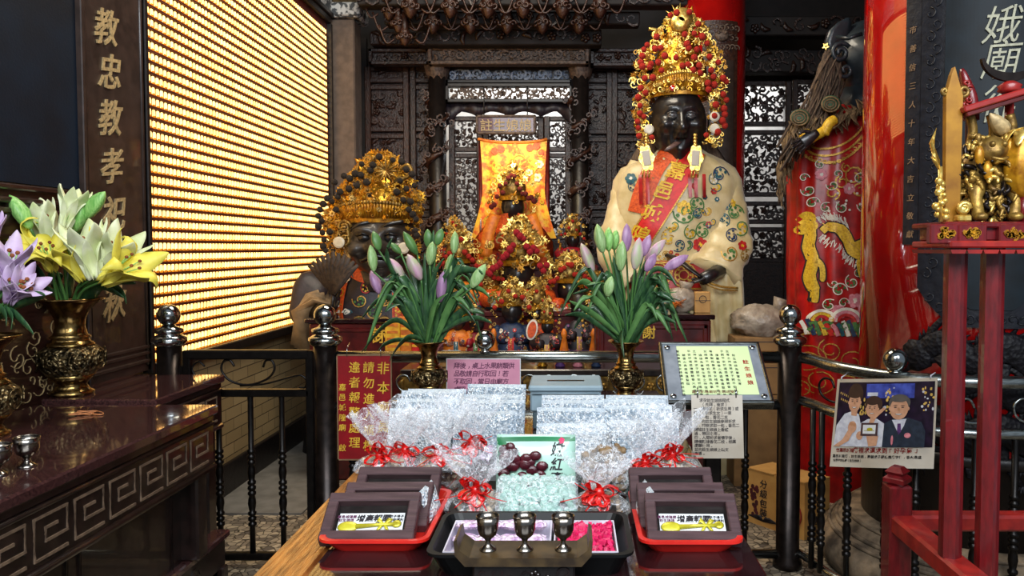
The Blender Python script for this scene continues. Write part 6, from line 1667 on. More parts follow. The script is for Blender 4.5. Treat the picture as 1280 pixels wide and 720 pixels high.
m.prism(hp_, .002, 0, MX.Translation(c) @ RX(.35)); m.prism([(x * .8, y * .8) for x, y in hp_], .001, 1, MX.Translation(c + V((0, 0, .002))) @ RX(.35)); m.text('福', .02, 0, MX.Translation(c + V((0, 0, .0035))) @ RX(.35), .001, .02)
o = m.build('heart_label', [K['magenta'], K['pink_foil']]); meta(o, 'pink heart-shaped label on the pale pink packets', 'label')

# cup stand with three goblets
ys0, ys1 = 1.352, 1.435; zs = .970
sx0, sx1 = W(580, 690, 1.4).x, W(732, 690, 1.4).x
cs_ = thing('cup_stand', 'small dark carved altar stand with upturned ends under three goblets', 'stand', ((sx0 + sx1) / 2, 1.39, ZT))
m = M(); o = [(sx0 - .006, .034), (sx0 - .003, .014), (sx0 + .016, 0), (sx1 - .016, 0), (sx1 + .003, .014), (sx1 + .006, .034), (sx1 + .012, .030), (sx1 + .010, .004), (sx1 - .008, -.016), (sx0 + .008, -.016), (sx0 - .010, .004), (sx0 - .012, .030)]
m.prism([(x, z) for x, z in o], ys1 - ys0, 0, MX.Translation((0, ys1, zs)) @ FRONT); m.build('top', K['stand_wood'], cs_)
m = M(); m.box(sx0 + .02, sx1 - .02, ys0 + .012, ys1 - .012, ZT + .02, zs - .016, 0, .004); m.build('apron', K['black_wood'], cs_)
m = M(); random.seed(9); scrollwork(m, sx0 + .03, sx1 - .03, ZT + .03, zs - .02, ys0 + .011, .022, .0022, depth=.002); m.build('carving', K['table_dark'], cs_)
for x in (sx0 + .02, sx1 - .042):
    for y in (ys0 + .012, ys1 - .034): M().box(x, x + .022, y, y + .022, ZT, ZT + .022, 0, .003).build('leg', K['black_wood'], cs_)
gq = goblet_proto(.064, .0215, K['pewter'], 'left goblet of three on the small dark stand')
put(gq, (W(610, 690, 1.39).x, 1.39, zs))
for px, lab in ((656, 'middle goblet of three on the small dark stand'), (704, 'right goblet of three on the small dark stand')):
    g2 = copy_tree(gq); g2['label'] = lab; put(g2, (W(px, 690, 1.39).x, 1.39, zs))

# grey box
bx = thing('donation_box', 'grey-blue metal donation box with a lid behind the foil packets', 'box', (W(706, 480, 2.7).x, 2.78, ZT))
bx0, bx1 = W(662, 480, 2.69).x, W(752, 480, 2.69).x; zt_ = W(706, 482, 2.69).z
m = M(); m.box(bx0 + .01, bx1 - .01, 2.70, 2.90, ZT, zt_ - .095, 0, .005); m.build('base', K['grey_dark'], bx)
m = M(); m.box(bx0 + .002, bx1 - .002, 2.69, 2.91, zt_ - .095, zt_ - .02, 0, .006); m.build('body', K['grey_box'], bx)
m = M(); m.box(bx0 - .004, bx1 + .004, 2.682, 2.918, zt_ - .022, zt_, 0, .006); m.box(bx0 + .06, bx1 - .06, 2.78, 2.80, zt_ - .001, zt_ + .0015, 1); m.tube([(bx0 + .01, 2.68, zt_ - .026), (bx1 - .01, 2.68, zt_ - .026)], .003, 6); m.build('lid', [K['grey_box'], K['black_metal']], bx)

# ---------------------------------------------------------------- lilies
def vase(label, loc, u, mt='brass', mt2='brass_carved'):
    t = thing('brass_vase', label, 'vase', (0, 0, 0)); m = M()
    m.lathe([(.060, 0), (.062, .008), (.050, .016), (.040, .03), (.048, .042), (.066, .062)], n=36, X=S(u)); m.build('foot', K[mt], t)
    m = M(); m.lathe([(.066, .062), (.082, .085), (.090, .115), (.086, .135), (.066, .15)], n=48, X=S(u), cap=False, fn=lambda a, i, r, z: r * (1 + .012 * math.cos(a * 8)))
    for i in range(8):
        a = i * PI / 4; c = V((math.cos(a) * .091, math.sin(a) * .091, .11)); ax = (V((-math.sin(a), math.cos(a), 0)), V((0, 0, 1)))
        m.tube([c + ax[0] * math.cos(b) * .024 + ax[1] * math.sin(b) * .03 for b in [2 * PI * j / 16 for j in range(16)]], .0025, 5, closed=True, X=S(u)); m.tube(spiral(c, .016, .004, 0, 1.3, 12, ax), .0025, 5, X=S(u))
    m.build('belly', K[mt2], t)
    m = M(); m.lathe([(.066, .15), (.064, .158), (.054, .165), (.050, .172), (.056, .178), (.046, .186), (.040, .21), (.042, .235), (.055, .262), (.080, .285), (.095, .293), (.094, .297), (.078, .289), (.05, .262), (.034, .23), (.030, .2)], n=40, X=S(u)); m.build('neck', K[mt], t)
    t.location = loc; return t
def bud(name, parent, base, tip, r, mt, spread=0):
    m = M(); base = V(base); tip = V(tip); d = tip - base; L = d.length; X = aim(base, d)
    m.lathe([(.12 * r, 0), (.45 * r, .06 * L), (.85 * r, .25 * L), (1.0 * r, .48 * L), (.85 * r, .7 * L), (.5 * r, .88 * L), (.04 * r, L)], n=24, X=X, fn=lambda a, i, q_, z: q_ * (1 + .09 * math.cos(3 * a) + .03 * math.cos(6 * a)))
    return m.build(name, K[mt], parent)
def stem_to(m, a, b, r=.004, mi=0):
    a = V(a); b = V(b); mid = a.lerp(b, .55) + V(((b.x - a.x) * -.12, 0, .03)); m.tube(smooth([a, mid, b], 5), r, 7, mi)
def flower_open(parent, c, d, s, mt, nm='flower', op=.8):
    t = M(); X = aim(c, d)
    for i in range(6):
        a = i * PI / 3 + (.1 if i % 2 else 0); w_ = .36 if i % 2 else .44; o = op * (1 if i % 2 else .9)
        pts = [(0, 0, 0), (.10 * o, 0, .30), (.34 * o, 0, .62), (.66 * o, 0, .82), (.96 * o, 0, .74 if o > .6 else 1.0), (1.06 * o, 0, .58 if o > .6 else 1.1)]
        t.leaf(smooth([V(p) * s for p in pts], 3), w_ * s, 0, .28, side=(0, 1, 0), X=X @ RZ(a), th=.002, shape=lambda x: (.35 + .65 * math.sin(PI * min(1, x * .75 + .16))) * (1 if x < .55 else max(.03, ((1 - x) / .45) ** .8)))
    o_ = t.build(nm, K[mt], parent)
    m = M()
    for i in range(5):
        a = i * 1.2566; e = V((math.cos(a) * .16, math.sin(a) * .16, .78)) * s; m.tube([V((0, 0, .1)) * s, e], .0022, 5, 0, X=X); m.ball(e, .007, 6, 1, X=X @ MX.Translation((0, 0, 0)))
    m.build('stamen', [K['bud_bright'], K['anther']], o_); return o_
def lily_bouquet(label, vx, buds, leaves, Y, z_rim, nleaf, seed, spread, up):
    random.seed(seed); u = Y / 950
    t = thing('lily_bouquet', label, 'flowers', (vx, Y, z_rim - .1)); sm = M()
    root = lambda: V((vx + R(-.025, .025), Y + R(-.02, .02), z_rim - .09))
    for px, py, ln, ang, r, mt in buds:
        dy = R(-.09, .05); c = W(px, py, Y + dy); d = V((math.sin(ang), R(-.2, .1), math.cos(ang))).normalized(); b = c - d * ln * u * .5
        bud('lily_bud', t, b, c + d * ln * u * .5, r * u, mt); stem_to(sm, root(), b, .0042)
    sm.build('stems', K['stem'], t, kind='stuff') if len(buds) > 100 else sm.build('stems', K['stem'], t)
    lf = M()
    for pts in leaves:
        q_ = [W(px, py, Y - .03 - .03 * i) for i, (px, py) in enumerate(pts)]; lf.leaf(smooth(q_, 5), R(.022, .032), random.choice((0, 0, 1)), .35, side=(.3, -.4, .8), th=.0012)
    for i in range(nleaf):
        a = R(-1, 1); ph = R(0, 2 * PI); L = R(.7, 1.15) * up * u; rt = root() + V((0, 0, R(.05, .30) * up * u)); dx = math.sin(a * 1.2) * spread * u; dyy = R(-.12, .06)
        p1 = rt + V((dx * .35, dyy * .4, L * .35)); p2 = rt + V((dx * .75, dyy * .8, L * R(.55, .72))); p3 = rt + V((dx * R(1.0, 1.35), dyy, L * (.95 - .75 * abs(a) * R(.5, 1.3))))
        lf.leaf(smooth([rt, p1, p2, p3], 5), R(.020, .036), random.choice((0, 0, 0, 1)), .35, side=(R(-.4, .4) + .7, -.6 * (1 if a > 0 else -1) * 0 + R(-.5, .5), R(-.2, .2)), th=.0012)
    lf.build('leaves', [K['leaf'], K['leaf_light']], t); return t
VY = 3.36; uv = VY / 950
v0 = G(537, 496, ZT)
YV = min(v0.y, 3.36)
vl = vase('brass vase with pink lily buds on the left rear of the offering table', (W(537, 495, YV).x, YV, ZT), .83)
vr = vase('brass vase with pink lily buds on the right rear of the offering table', (W(782, 495, YV).x, YV, ZT), .83)
zr_ = ZT + .297 * .83
BL = [(465, 323, 34, -.12, 6, 'bud_green'), (470, 301, 26, -.3, 6, 'leaf_light'), (469, 353, 32, -.35, 6.5, 'bud_purple'), (496, 337, 34, -.55, 7, 'bud_pink'), (518, 334, 36, -.45, 7.5, 'bud_pink'), (513, 304, 34, -.5, 6, 'leaf_light'), (536, 299, 26, -.1, 6, 'leaf_light'), (539, 317, 30, .15, 6.5, 'bud_green'), (549, 296, 22, .3, 5.5, 'leaf_light'), (568, 303, 28, .05, 5.5, 'bud_green'), (562, 336, 38, .12, 6.5, 'bud_green'), (552, 359, 40, .15, 6.5, 'bud_purple'), (598, 345, 34, .55, 7, 'bud_green'), (494, 310, 20, -.8, 4.5, 'leaf_light')]
LLv = [[(528, 425), (500, 400), (478, 408), (452, 440)], [(528, 428), (498, 424), (480, 430), (473, 438)], [(530, 425), (512, 420), (497, 432), (486, 452)], [(520, 400), (490, 372), (470, 376), (452, 398)], [(545, 420), (575, 402), (597, 398), (615, 404)], [(548, 400), (580, 362), (600, 362), (612, 372)], [(540, 400), (565, 345), (590, 338), (604, 342)], [(525, 380), (495, 345), (484, 318), (490, 298)]]
lily_bouquet('lily bouquet of pink and green buds in the left brass vase on the offering table', vl.location.x, BL, LLv, YV, zr_, 46, 5, 62, 128)
BR = [(734, 322, 40, -.4, 7, 'bud_pink'), (750, 298, 36, -.2, 7, 'bud_green'), (761, 299, 30, .0, 6.5, 'bud_bright'), (769, 300, 26, .1, 6, 'bud_bright'), (777, 320, 38, .05, 7, 'bud_green'), (783, 297, 36, .02, 6.5, 'bud_purple'), (796, 317, 40, .15, 7.5, 'bud_pink'), (808, 307, 28, .3, 6, 'bud_purple'), (819, 313, 38, .75, 6.5, 'bud_pink'), (813, 328, 26, .5, 6, 'bud_purple'), (845, 328, 36, 1.05, 6.5, 'bud_purple'), (762, 358, 26, .2, 6.5, 'bud_green')]
LRv = [[(772, 425), (740, 400), (722, 392), (706, 394)], [(775, 420), (750, 398), (730, 385), (712, 376)], [(790, 420), (815, 402), (830, 398), (845, 404)], [(790, 400), (818, 378), (830, 368), (842, 374)], [(775, 430), (778, 412), (776, 425), (780, 448)], [(788, 395), (810, 355), (822, 352), (832, 364)], [(790, 385), (815, 340), (832, 340), (846, 358)], [(770, 395), (742, 360), (725, 352), (708, 378)], [(792, 415), (830, 385), (838, 386), (844, 392)]]
lily_bouquet('lily bouquet of purple and green buds in the right brass vase on the offering table', vr.location.x, BR, LRv, YV, zr_, 52, 6, 64, 118)

# open lilies in the tall vase on the rear altar table
lv = G(90, 495, .935); lv.y = 3.08; lv.x = W(90, 495, 3.08).x
vase('tall brass vase of yellow lilies on the rear altar table at left', (lv.x, lv.y, .935), 1.32)
zr2 = .935 + .297 * 1.32; YL = lv.y; uL = YL / 950
fb = thing('lily_bouquet', 'bouquet of open yellow and cream lilies with green buds in the tall vase', 'flowers', (lv.x, YL, zr2 - .1)); random.seed(8)
def fl(px, py, dy=0): return W(px, py, YL + dy)
sm = M(); rt = lambda: V((lv.x + R(-.03, .03), YL + R(-.02, .02), zr2 - .1))
for px, py, ln, ang, r, mt in ((25, 265, 44, -.45, 9, 'bud_bright'), (99, 272, 38, .35, 9, 'bud_bright'), (118, 257, 46, .75, 9, 'bud_bright')):
    c = fl(px, py, -.2 if px < 40 else -.06); d = V((math.sin(ang), -.15, math.cos(ang))); b = c - d * ln * uL * .5; bud('lily_bud', fb, b, c + d * ln * uL * .5, r * uL, mt); stem_to(sm, rt(), b, .005)
for px, py, d, s, mt, op in ((62, 318, (-.05, -.25, 1), 62, 'petal_cream', .28), (80, 285, (.25, .1, 1), 46, 'petal_cream', .4), (62, 322, (-.75, -.45, .5), 52, 'petal_yellow', .7), (66, 338, (.15, -.5, .75), 46, 'petal_yellow', .75), (104, 350, (-.15, -.4, .8), 52, 'petal_yellow', .6), (118, 348, (-.1, -.25, 1), 62, 'petal_cream', .45), (128, 352, (.85, -.12, .5), 62, 'petal_yellow', .65), (128, 348, (.5, -.1, .8), 62, 'petal_cream', .5)):
    c = fl(px, py, R(-.16, -.05)); flower_open(fb, c, d, s * uL, mt, 'lily_flower', op); stem_to(sm, rt(), c, .005)
sm.build('stems', K['stem'], fb)
lf = M()
for pts in ([(80, 375), (70, 355), (62, 340)], [(95, 375), (115, 362), (140, 352), (170, 354)], [(92, 378), (112, 370), (125, 358), (155, 372)], [(85, 375), (60, 360), (55, 345), (45, 330)], [(88, 372), (92, 340), (95, 300)], [(88, 372), (74, 350), (70, 342)], [(98, 372), (128, 358), (150, 366), (158, 380)]):
    lf.leaf(smooth([fl(px, py, -.02 * i) for i, (px, py) in enumerate(pts)], 5), .05, 0, .35, side=(.2, -.5, .8), th=.0014)
lf.build('leaves', K['leaf'], fb)
# lilac lilies at the left edge of the frame
YP = 2.45; uP = YP / 950; vx = W(-22, 400, YP).x
vase('brass vase of lilac lilies just outside the left edge of the photo', (vx, YP, .92), 1.1); zr3 = .92 + .297 * 1.1
pb = thing('lily_bouquet', 'bouquet of open lilac lilies at the left edge on the near altar table', 'flowers', (vx, YP, zr3 - .08)); sm = M(); random.seed(4)
rt = lambda: V((vx + R(-.02, .02), YP + R(-.02, .02), zr3 - .1))
for px, py, d, s, mt, op in ((8, 362, (.25, -.25, 1), 62, 'petal_lilac', .5), (14, 372, (.8, -.3, .5), 44, 'petal_lilac', .55), (0, 360, (.0, -.3, 1), 56, 'petal_lilac', .45), (12, 378, (.55, -.4, .7), 46, 'petal_lilac', .4), (-20, 330, (-.3, -.4, 1), 46, 'petal_yellow', .6), (-8, 310, (.1, -.3, 1), 40, 'petal_lilac', .5)):
    c = W(px, py, YP + R(-.05, .05)); flower_open(pb, c, d, s * uP, mt, 'lily_flower', op); stem_to(sm, rt(), c, .005)
sm.build('stems', K['stem'], pb); lf = M()
for pts in ([(-5, 400), (10, 385), (40, 372), (56, 368)], [(-12, 395), (2, 388), (14, 398), (14, 412)], [(-8, 395), (12, 392), (28, 405), (42, 418)], [(-15, 395), (-4, 386), (6, 396), (8, 408)], [(-20, 390), (-10, 372), (0, 362)]):
    lf.leaf(smooth([W(px, py, YP - .02 * i) for i, (px, py) in enumerate(pts)], 5), .045, 0, .35, side=(.2, -.5, .8), th=.0014)
lf.build('leaves', K['leaf'], pb)
# ---------------------------------------------------------------- signs
YS_ = 3.56
t = thing('warning_sign', 'red sign with vertical gold characters hanging on the railing, left', 'sign', W(456, 575, YS_))
a = W(421, 443, YS_); b = W(491, 575, YS_)
m = M(); m.box(a.x, b.x, YS_ - .004, YS_ + .004, b.z, a.z, 0, .002); m.build('board', K['sign_red'], t)
m = M(); 
for x0, x1, z0_, z1_ in ((a.x, b.x, a.z - .006, a.z), (a.x, b.x, b.z, b.z + .006), (a.x, a.x + .005, b.z, a.z), (b.x - .005, b.x, b.z, a.z)): m.box(x0, x1, YS_ - .007, YS_ + .005, z0_, z1_)
m.build('border', K['sign_back'], t)
us = YS_ / 950
for body_, px, py, step, sz in (('非本廟員', 479, 460, 24.5, 19), ('請勿進入櫃檯', 461, 459, 19.6, 17), ('違者報警處理', 443, 459, 18.8, 17), ('嘉邑城隍廟 啟', 428, 484, 12.6, 11)):
    for i, ch in enumerate(body_):
        if ch == ' ': continue
        q_ = M(); q_.text(ch, sz * us * .86, 0, MX.Translation(W(px, py + step * i, YS_ - .005)) @ FRONT, .002, .01, .08); q_.build('character', K['sign_gold'], t)
for x in (a.x + .05, b.x - .05):
    m = M(); m.tube([(x, YS_ - .008, a.z - .01), (x, YS_ - .008, a.z + .03), (x, YS_ + .04, a.z + .05)], .002, 5); m.build('wire', K['steel'], t)
t = thing('notice_board', 'pink laminated notice in dark handwriting hanging on the centre railing', 'notice', W(604, 500, YS_))
a = W(559, 449, YS_); b = W(650, 506, YS_)
m = M(); m.box(a.x, b.x, YS_ - .002, YS_ + .002, b.z, a.z, 0); m.build('sheet', K['paper_pink'], t)
m = M(); 
for x0, x1, z0_, z1_ in ((a.x - .004, b.x + .004, a.z, a.z + .004), (a.x - .004, a.x, b.z, a.z), (b.x, b.x + .004, b.z, a.z)): m.box(x0, x1, YS_ - .003, YS_ + .002, z0_, z1_)
m.build('laminate_edge', K['paper_white'], t)
for i, ln in enumerate(('拜後，桌上水果餅類供', '品敬請自行取回！若', '不取回，當日由廟方', '處理，並禁止在桌底燃鞭', '任何金紙類，感謝配合！')):
    q_ = M(); n = len(ln); st_ = 7.6 if n < 11 else 6.8
    for j, ch in enumerate(ln): q_.text(ch, 8.2 * us, 0, MX.Translation(W(571 + j * st_, 457 + i * 9.9, YS_ - .003)) @ FRONT, .001, .01, .15)
    q_.build('line_of_writing', K['ink_purple'], t)

# sloping information stand
def quad(TL, TR, BL_, n0):
    u_ = (TR - TL); v_ = (BL_ - TL); n = u_.cross(v_).normalized()
    if n.y > 0: n = -n
    return u_, v_, n
Yt, Yb = 2.86, 2.62
TL, TR, BLc = W(823, 429, Yt), W(948, 429, Yt), W(832, 505, Yb)
u_, v_, n_ = quad(TL, TR, BLc, 0); Wd, Hd = u_.length, v_.length
ex, ey = u_.normalized(), -(v_.normalized()); X0 = MX(((ex.x, ey.x, n_.x, 0), (ex.y, ey.y, n_.y, 0), (ex.z, ey.z, n_.z, 0), (0, 0, 0, 1)))
CC = TL + u_ * .5 + v_ * .5; XP = MX.Translation(CC) @ X0
si = thing('information_stand', 'sloping metal-framed information panel on a dark post beside the offering table', 'sign stand', (CC.x, CC.y, 0))
m = M(); m.box(-Wd / 2, Wd / 2, -Hd / 2, Hd / 2, -.03, 0, 0, .003, XP); m.build('back_plate', K['black_metal'], si)
m = M(); bw = .012
for x0, x1, y0_, y1_ in ((-Wd / 2, Wd / 2, Hd / 2 - bw, Hd / 2), (-Wd / 2, Wd / 2, -Hd / 2, -Hd / 2 + bw), (-Wd / 2, -Wd / 2 + bw, -Hd / 2, Hd / 2), (Wd / 2 - bw, Wd / 2, -Hd / 2, Hd / 2)): m.box(x0, x1, y0_, y1_, -.032, .010, 0, .003, XP)
m.build('metal_rim', K['rail_steel'], si)
m = M(); m.box(-Wd / 2 + bw, Wd / 2 - bw, -Hd / 2 + bw, Hd / 2 - bw, 0, .003, 0, 0, XP); m.build('steel_plate', K['brushed_plate'], si)
for x in (-1, 1):
    for y in (-1, 1): m = M(); m.lathe([(.011, 0), (.011, .006), (.006, .009)], (0, 0, 0), 14, X=XP @ T(x * (Wd / 2 - .03), y * (Hd / 2 - .03), .003)); m.build('screw', K['steel'], si)
m = M(); px_, py_ = Wd * .355, Hd * .40; m.box(-px_ + .01, px_ + .01, -py_ + .01, py_ + .01, .003, .0045, 0, 0, XP); sh = m.build('printed_sheet', K['paper_green'], si)
random.seed(2); story = '註生娘娘為掌管生育之神信眾求子嗣平安祈福感應靈驗香火鼎盛每逢聖誕善男信女絡繹不絕'
for c in range(11):
    q_ = M(); n = random.choice((9, 13, 13, 11, 13)); off = R(0, .04)
    for r in range(n): q_.text(story[(c * 7 + r) % len(story)], .0125, 0, XP @ T(px_ * .62 - c * .0205, py_ - .018 - r * .0178 - (.02 if c % 3 == 0 else 0), .0047), .0006)
    q_.build('text_column', K['ink'], sh)
q_ = M(); q_.vtext('註生娘娘', .022, .034, 0, XP @ T(px_ - .012, py_ * .40, .0047), .0006, .02); q_.build('red_title', K['ink_red'], sh)
q_ = M(); q_.text('嘉邑城隍廟註生娘娘簡介', .015, 0, XP @ T(-.01, -py_ + .022, .0047), .0006, .01); q_.build('footer', K['sign_back'], sh)
pz = CC.z - .05
m = M(); m.box(CC.x - .03, CC.x + .03, CC.y + .0, CC.y + .05, .02, pz, 0, .006); m.build('post', K['black_metal'], si)
m = M(); m.box(CC.x - .16, CC.x + .16, CC.y - .14, CC.y + .16, 0, .025, 0, .008); m.build('foot', K['black_metal'], si)
# hanging sheet under it
YH = 2.60; hs = thing('instruction_sheet', 'cream laminated instruction sheet hanging below the sloping panel', 'notice', W(896, 573, YH))
m = M(); 
def shp(u2, v2): return W(864 + 64 * u2 + 2 * v2, 494 + 79 * v2, YH - .012 * math.sin(v2 * 3.1) - .006 * math.sin(u2 * 3))
m.grid(shp, 8, 10); bh = m.bvh(); m.add([p + V((0, .0015, 0)) for p in m.v], m.f[:], 0, True); m.build('sheet', K['paper_cream'], hs)
uh = YH / 950
LN = ['求孕註生娘娘程式', '（先拜、後求）', '一、請持花（祈求生男）或', '紅花（祈求生女）一束', '桂圓一包、香花二支', '二、向註生娘娘參拜祈求', '三、擲筊求取一包、香花二', '請隨註生娘娘上香爐', '過、帶回食用。', '四、人間祈求者懷孕後，', '請備麵線香花二枝、桂圓', '還願使用。', '並向註生娘娘上疏文', '謝恩。']
for i, ln in enumerate(LN):
    q_ = M()
    for j, ch in enumerate(ln): q_.text(ch, 5.0 * uh, 0, MX.Translation(W((896 - len(ln) * 2.25 if i < 2 else 870) + j * 4.75 + i * .15, 502 + i * 5.15, YH - .03)) @ FRONT, .01, .01)
    drape(q_, bh, .001, front=True).build('line_of_writing', K['ink'], hs)
m = M()
for px in (872, 920): m.tube([W(px, 497, YH - .004), W(px, 488, YH + .0), W(px, 484, YH + .03)], .003, 6)
m.build('clip', K['steel'], hs)

# laminated photograph of three people
TLp, TRp, BLp, BRp = W(1047, 474, 3.27), W(1172, 472, 2.93), W(1037, 583, 3.25), W(1167, 586, 2.91)
ph = thing('laminated_photo', 'laminated photo poster of three smiling people hanging on the curved railing', 'poster', (TLp + TRp) / 2 + V((0, 0, -.4)))
un = (TRp - TLp).normalized(); nn_ = un.cross(V((0, 0, 1))); nn_ = nn_ if nn_.y < 0 else -nn_
def pp(cx_, cy_, lift=0):                            # drawing units of the poster, 0..831 by 0..720
    a, b = (cx_ - 40) / 745, (cy_ - 75) / 620
    p = TLp * (1 - a) * (1 - b) + TRp * a * (1 - b) + BLp * (1 - a) * b + BRp * a * b
    return p + nn_ * (lift + .010 * math.sin(a * 3.1))
def poly(m, pts, lift, mi=0):
    k_ = len(pts); c = (sum(p[0] for p in pts) / k_, sum(p[1] for p in pts) / k_)
    m.add([pp(*c, lift)] + [pp(*p, lift) for p in pts], [(0, 1 + i, 1 + (i + 1) % k_) for i in range(k_)], mi)
def elp(m, cx_, cy_, rx, ry, lift, mi=0, a0=0, a1=2 * PI, n=20): poly(m, [(cx_ + rx * math.cos(a0 + (a1 - a0) * i / n), cy_ + ry * math.sin(a0 + (a1 - a0) * i / n)) for i in range(n + (a1 - a0 < 6))], lift, mi)
def rectp(m, x0, y0_, x1, y1_, lift, mi=0):
    n = 8; m.grid(lambda a, b: pp(x0 + (x1 - x0) * a, y0_ + (y1_ - y0_) * b, lift), n, 2, mi)
m = M(); rectp(m, 40, 75, 785, 695, 0); k0 = len(m.v); m.add([p - nn_ * .002 for p in m.v], m.f[:]); m.build('laminate', K['paper_cream'], ph)
L1, dl = .0008, .0005
m = M(); rectp(m, 62, 98, 772, 550, L1, 0); rectp(m, 290, 110, 640, 210, L1 + dl, 1); rectp(m, 300, 170, 380, 195, L1 + 2 * dl, 2)
random.seed(14)
for i in range(40): elp(m, R(690, 770) if i % 2 else R(430, 510), R(120, 340), R(4, 10), R(5, 14), L1 + 2 * dl, 3 if i % 3 else 2, n=7)
for i in range(12): elp(m, R(250, 300), R(220, 330), R(5, 9), R(8, 16), L1 + 2 * dl, 3, n=7)
for i in range(9): rectp(m, 80 + i * 8, 165 + i * 3 + (i % 2) * 40, 86 + i * 8, 180 + i * 3 + (i % 2) * 40, L1 + 2 * dl, 3)
m.build('picture_background', [K['photo_dark'], K['photo_blue'], K['photo_shirt'], K['photo_gold']], ph)
def face(m, cx_, cy_, rx, ry, lf):
    elp(m, cx_, cy_, rx, ry, lf, 0)
    for s in (-1, 1):
        elp(m, cx_ + s * rx * .4, cy_ - ry * .12, rx * .17, ry * .05, lf + dl, 1, n=8); elp(m, cx_ + s * rx * .4, cy_ - ry * .28, rx * .24, ry * .035, lf + dl, 1, n=8)
        elp(m, cx_ + s * rx * 1.0, cy_, rx * .14, ry * .18, lf - dl * .5, 0, n=8)
    poly(m, [(cx_ - rx * .1, cy_ - ry * .1), (cx_ + rx * .06, cy_ - ry * .1), (cx_ + rx * .16, cy_ + ry * .18), (cx_ - rx * .14, cy_ + ry * .18)], lf + dl, 3)
    elp(m, cx_, cy_ + ry * .45, rx * .38, ry * .14, lf + dl, 1, 0, PI, 10); elp(m, cx_, cy_ + ry * .46, rx * .32, ry * .09, lf + 2 * dl, 2, 0, PI, 10)
PM = [K['photo_skin'], K['ink'], K['paper_white'], mat('photo_skin_shade', '#b5835f', .45)]
# left man
L2 = L1 + 4 * dl
m = M(); poly(m, [(58, 548), (70, 400), (130, 320), (190, 300), (245, 322), (268, 400), (262, 548)], L2); p1 = m.build('printed_person', K['photo_shirt'], ph, 'printed young man in pale t-shirt with a raised fist')
m = M(); elp(m, 208, 180, 62, 76, L2 + dl); elp(m, 206, 182, 52, 26, L2 + 6 * dl); m.build('hair', K['hair_brown'], p1)
m = M(); poly(m, [(180, 280), (235, 280), (228, 335), (185, 330)], L2 + dl); face(m, 206, 240, 48, 68, L2 + 3 * dl)
poly(m, [(60, 548), (130, 500), (190, 400), (225, 420), (180, 510), (110, 548)], L2 + 3 * dl); elp(m, 202, 412, 34, 42, L2 + 4 * dl)
for i in range(4): elp(m, 186 + i * 12, 388 + i * 3, 7, 14, L2 + 5 * dl, 3, n=8)
m.build('skin', PM, p1)
# woman
L3 = L2 + 7 * dl
m = M(); poly(m, [(245, 548), (255, 390), (320, 355), (390, 352), (452, 390), (448, 548)], L3); p2 = m.build('printed_person', K['photo_shirt'], ph, 'printed woman in white blouse holding a framed charm')
m = M(); elp(m, 358, 250, 66, 58, L3 + dl); elp(m, 352, 238, 44, 18, L3 + 6 * dl); m.build('hair', K['hair_brown'], p2)
m = M(); face(m, 350, 285, 46, 58, L3 + 3 * dl); poly(m, [(330, 400), (345, 330), (440, 270), (450, 285), (385, 345), (360, 400)], L3 + 4 * dl); poly(m, [(320, 470), (345, 468), (410, 470), (400, 540), (340, 545)], L3 + 3 * dl); elp(m, 268, 470, 26, 30, L3 + 3 * dl); m.build('skin', PM, p2)
m = M(); rectp(m, 276, 380, 404, 470, L3 + 6 * dl, 0); rectp(m, 292, 394, 388, 456, L3 + 7 * dl, 1); elp(m, 345, 425, 22, 12, L3 + 8 * dl, 2); rectp(m, 300, 432, 380, 436, L3 + 8 * dl, 2); m.build('held_frame', [K['frame_brown'], K['paper_white'], K['charm_gold']], p2)
# older man
m = M(); poly(m, [(440, 548), (445, 385), (510, 350), (560, 345), (610, 345), (700, 375), (728, 440), (725, 548)], L3 + dl); p3 = m.build('printed_person', K['photo_navy'], ph, 'printed older man in dark suit and tie with a lapel badge')
m = M(); poly(m, [(500, 360), (600, 352), (585, 400), (552, 462)], L3 + 2 * dl, 0); poly(m, [(540, 385), (562, 384), (568, 440), (552, 462), (540, 440)], L3 + 3 * dl, 1); m.build('shirt_and_tie', [K['photo_shirt'], K['purple_thread']], p3)
m = M(); elp(m, 545, 240, 76, 58, L3 + 2 * dl); elp(m, 545, 216, 62, 20, L3 + 7 * dl); m.build('hair', K['hair_grey'], p3)
m = M(); face(m, 545, 282, 64, 76, L3 + 4 * dl); m.build('skin', PM, p3)
m = M(); elp(m, 612, 466, 22, 18, L3 + 3 * dl); elp(m, 508, 500, 8, 34, L3 + 3 * dl); m.build('badge', K['pink_thread'], p3)
def ptext(s, x, y, st_, sz, mt, lift=.0012):
    q_ = M()
    for j, ch in enumerate(s):
        gx, fx = glyphs(ch, .02, 0, 1)
        if gx: q_.add([pp(x + j * st_ + g[0] * sz, y - g[1] * sz, lift) for g in gx], fx)
    q_.build('line_of_writing', K[mt], ph)
ptext('來嘉邑城隍', 98, 576, 28, 30, 'ink_red'); ptext('廟裡求運求到「好孕氣」', 240, 574, 43, 42, 'ink_red')
ptext('嘉邑城隍廟，註生娘娘，靈驗求子嗣感應廟宇傳，香火鼎盛', 70, 618, 25, 24, 'ink'); ptext('信眾平安感謝（註生娘娘）', 75, 648, 19, 20, 'ink')
m = M()
for cx_ in (80, 745): m.tube([pp(cx_, 80, .004), pp(cx_, 60, .006), pp(cx_, 45, -.03)], .0025, 5)
m.build('tape_loop', K['white_plastic'], ph)

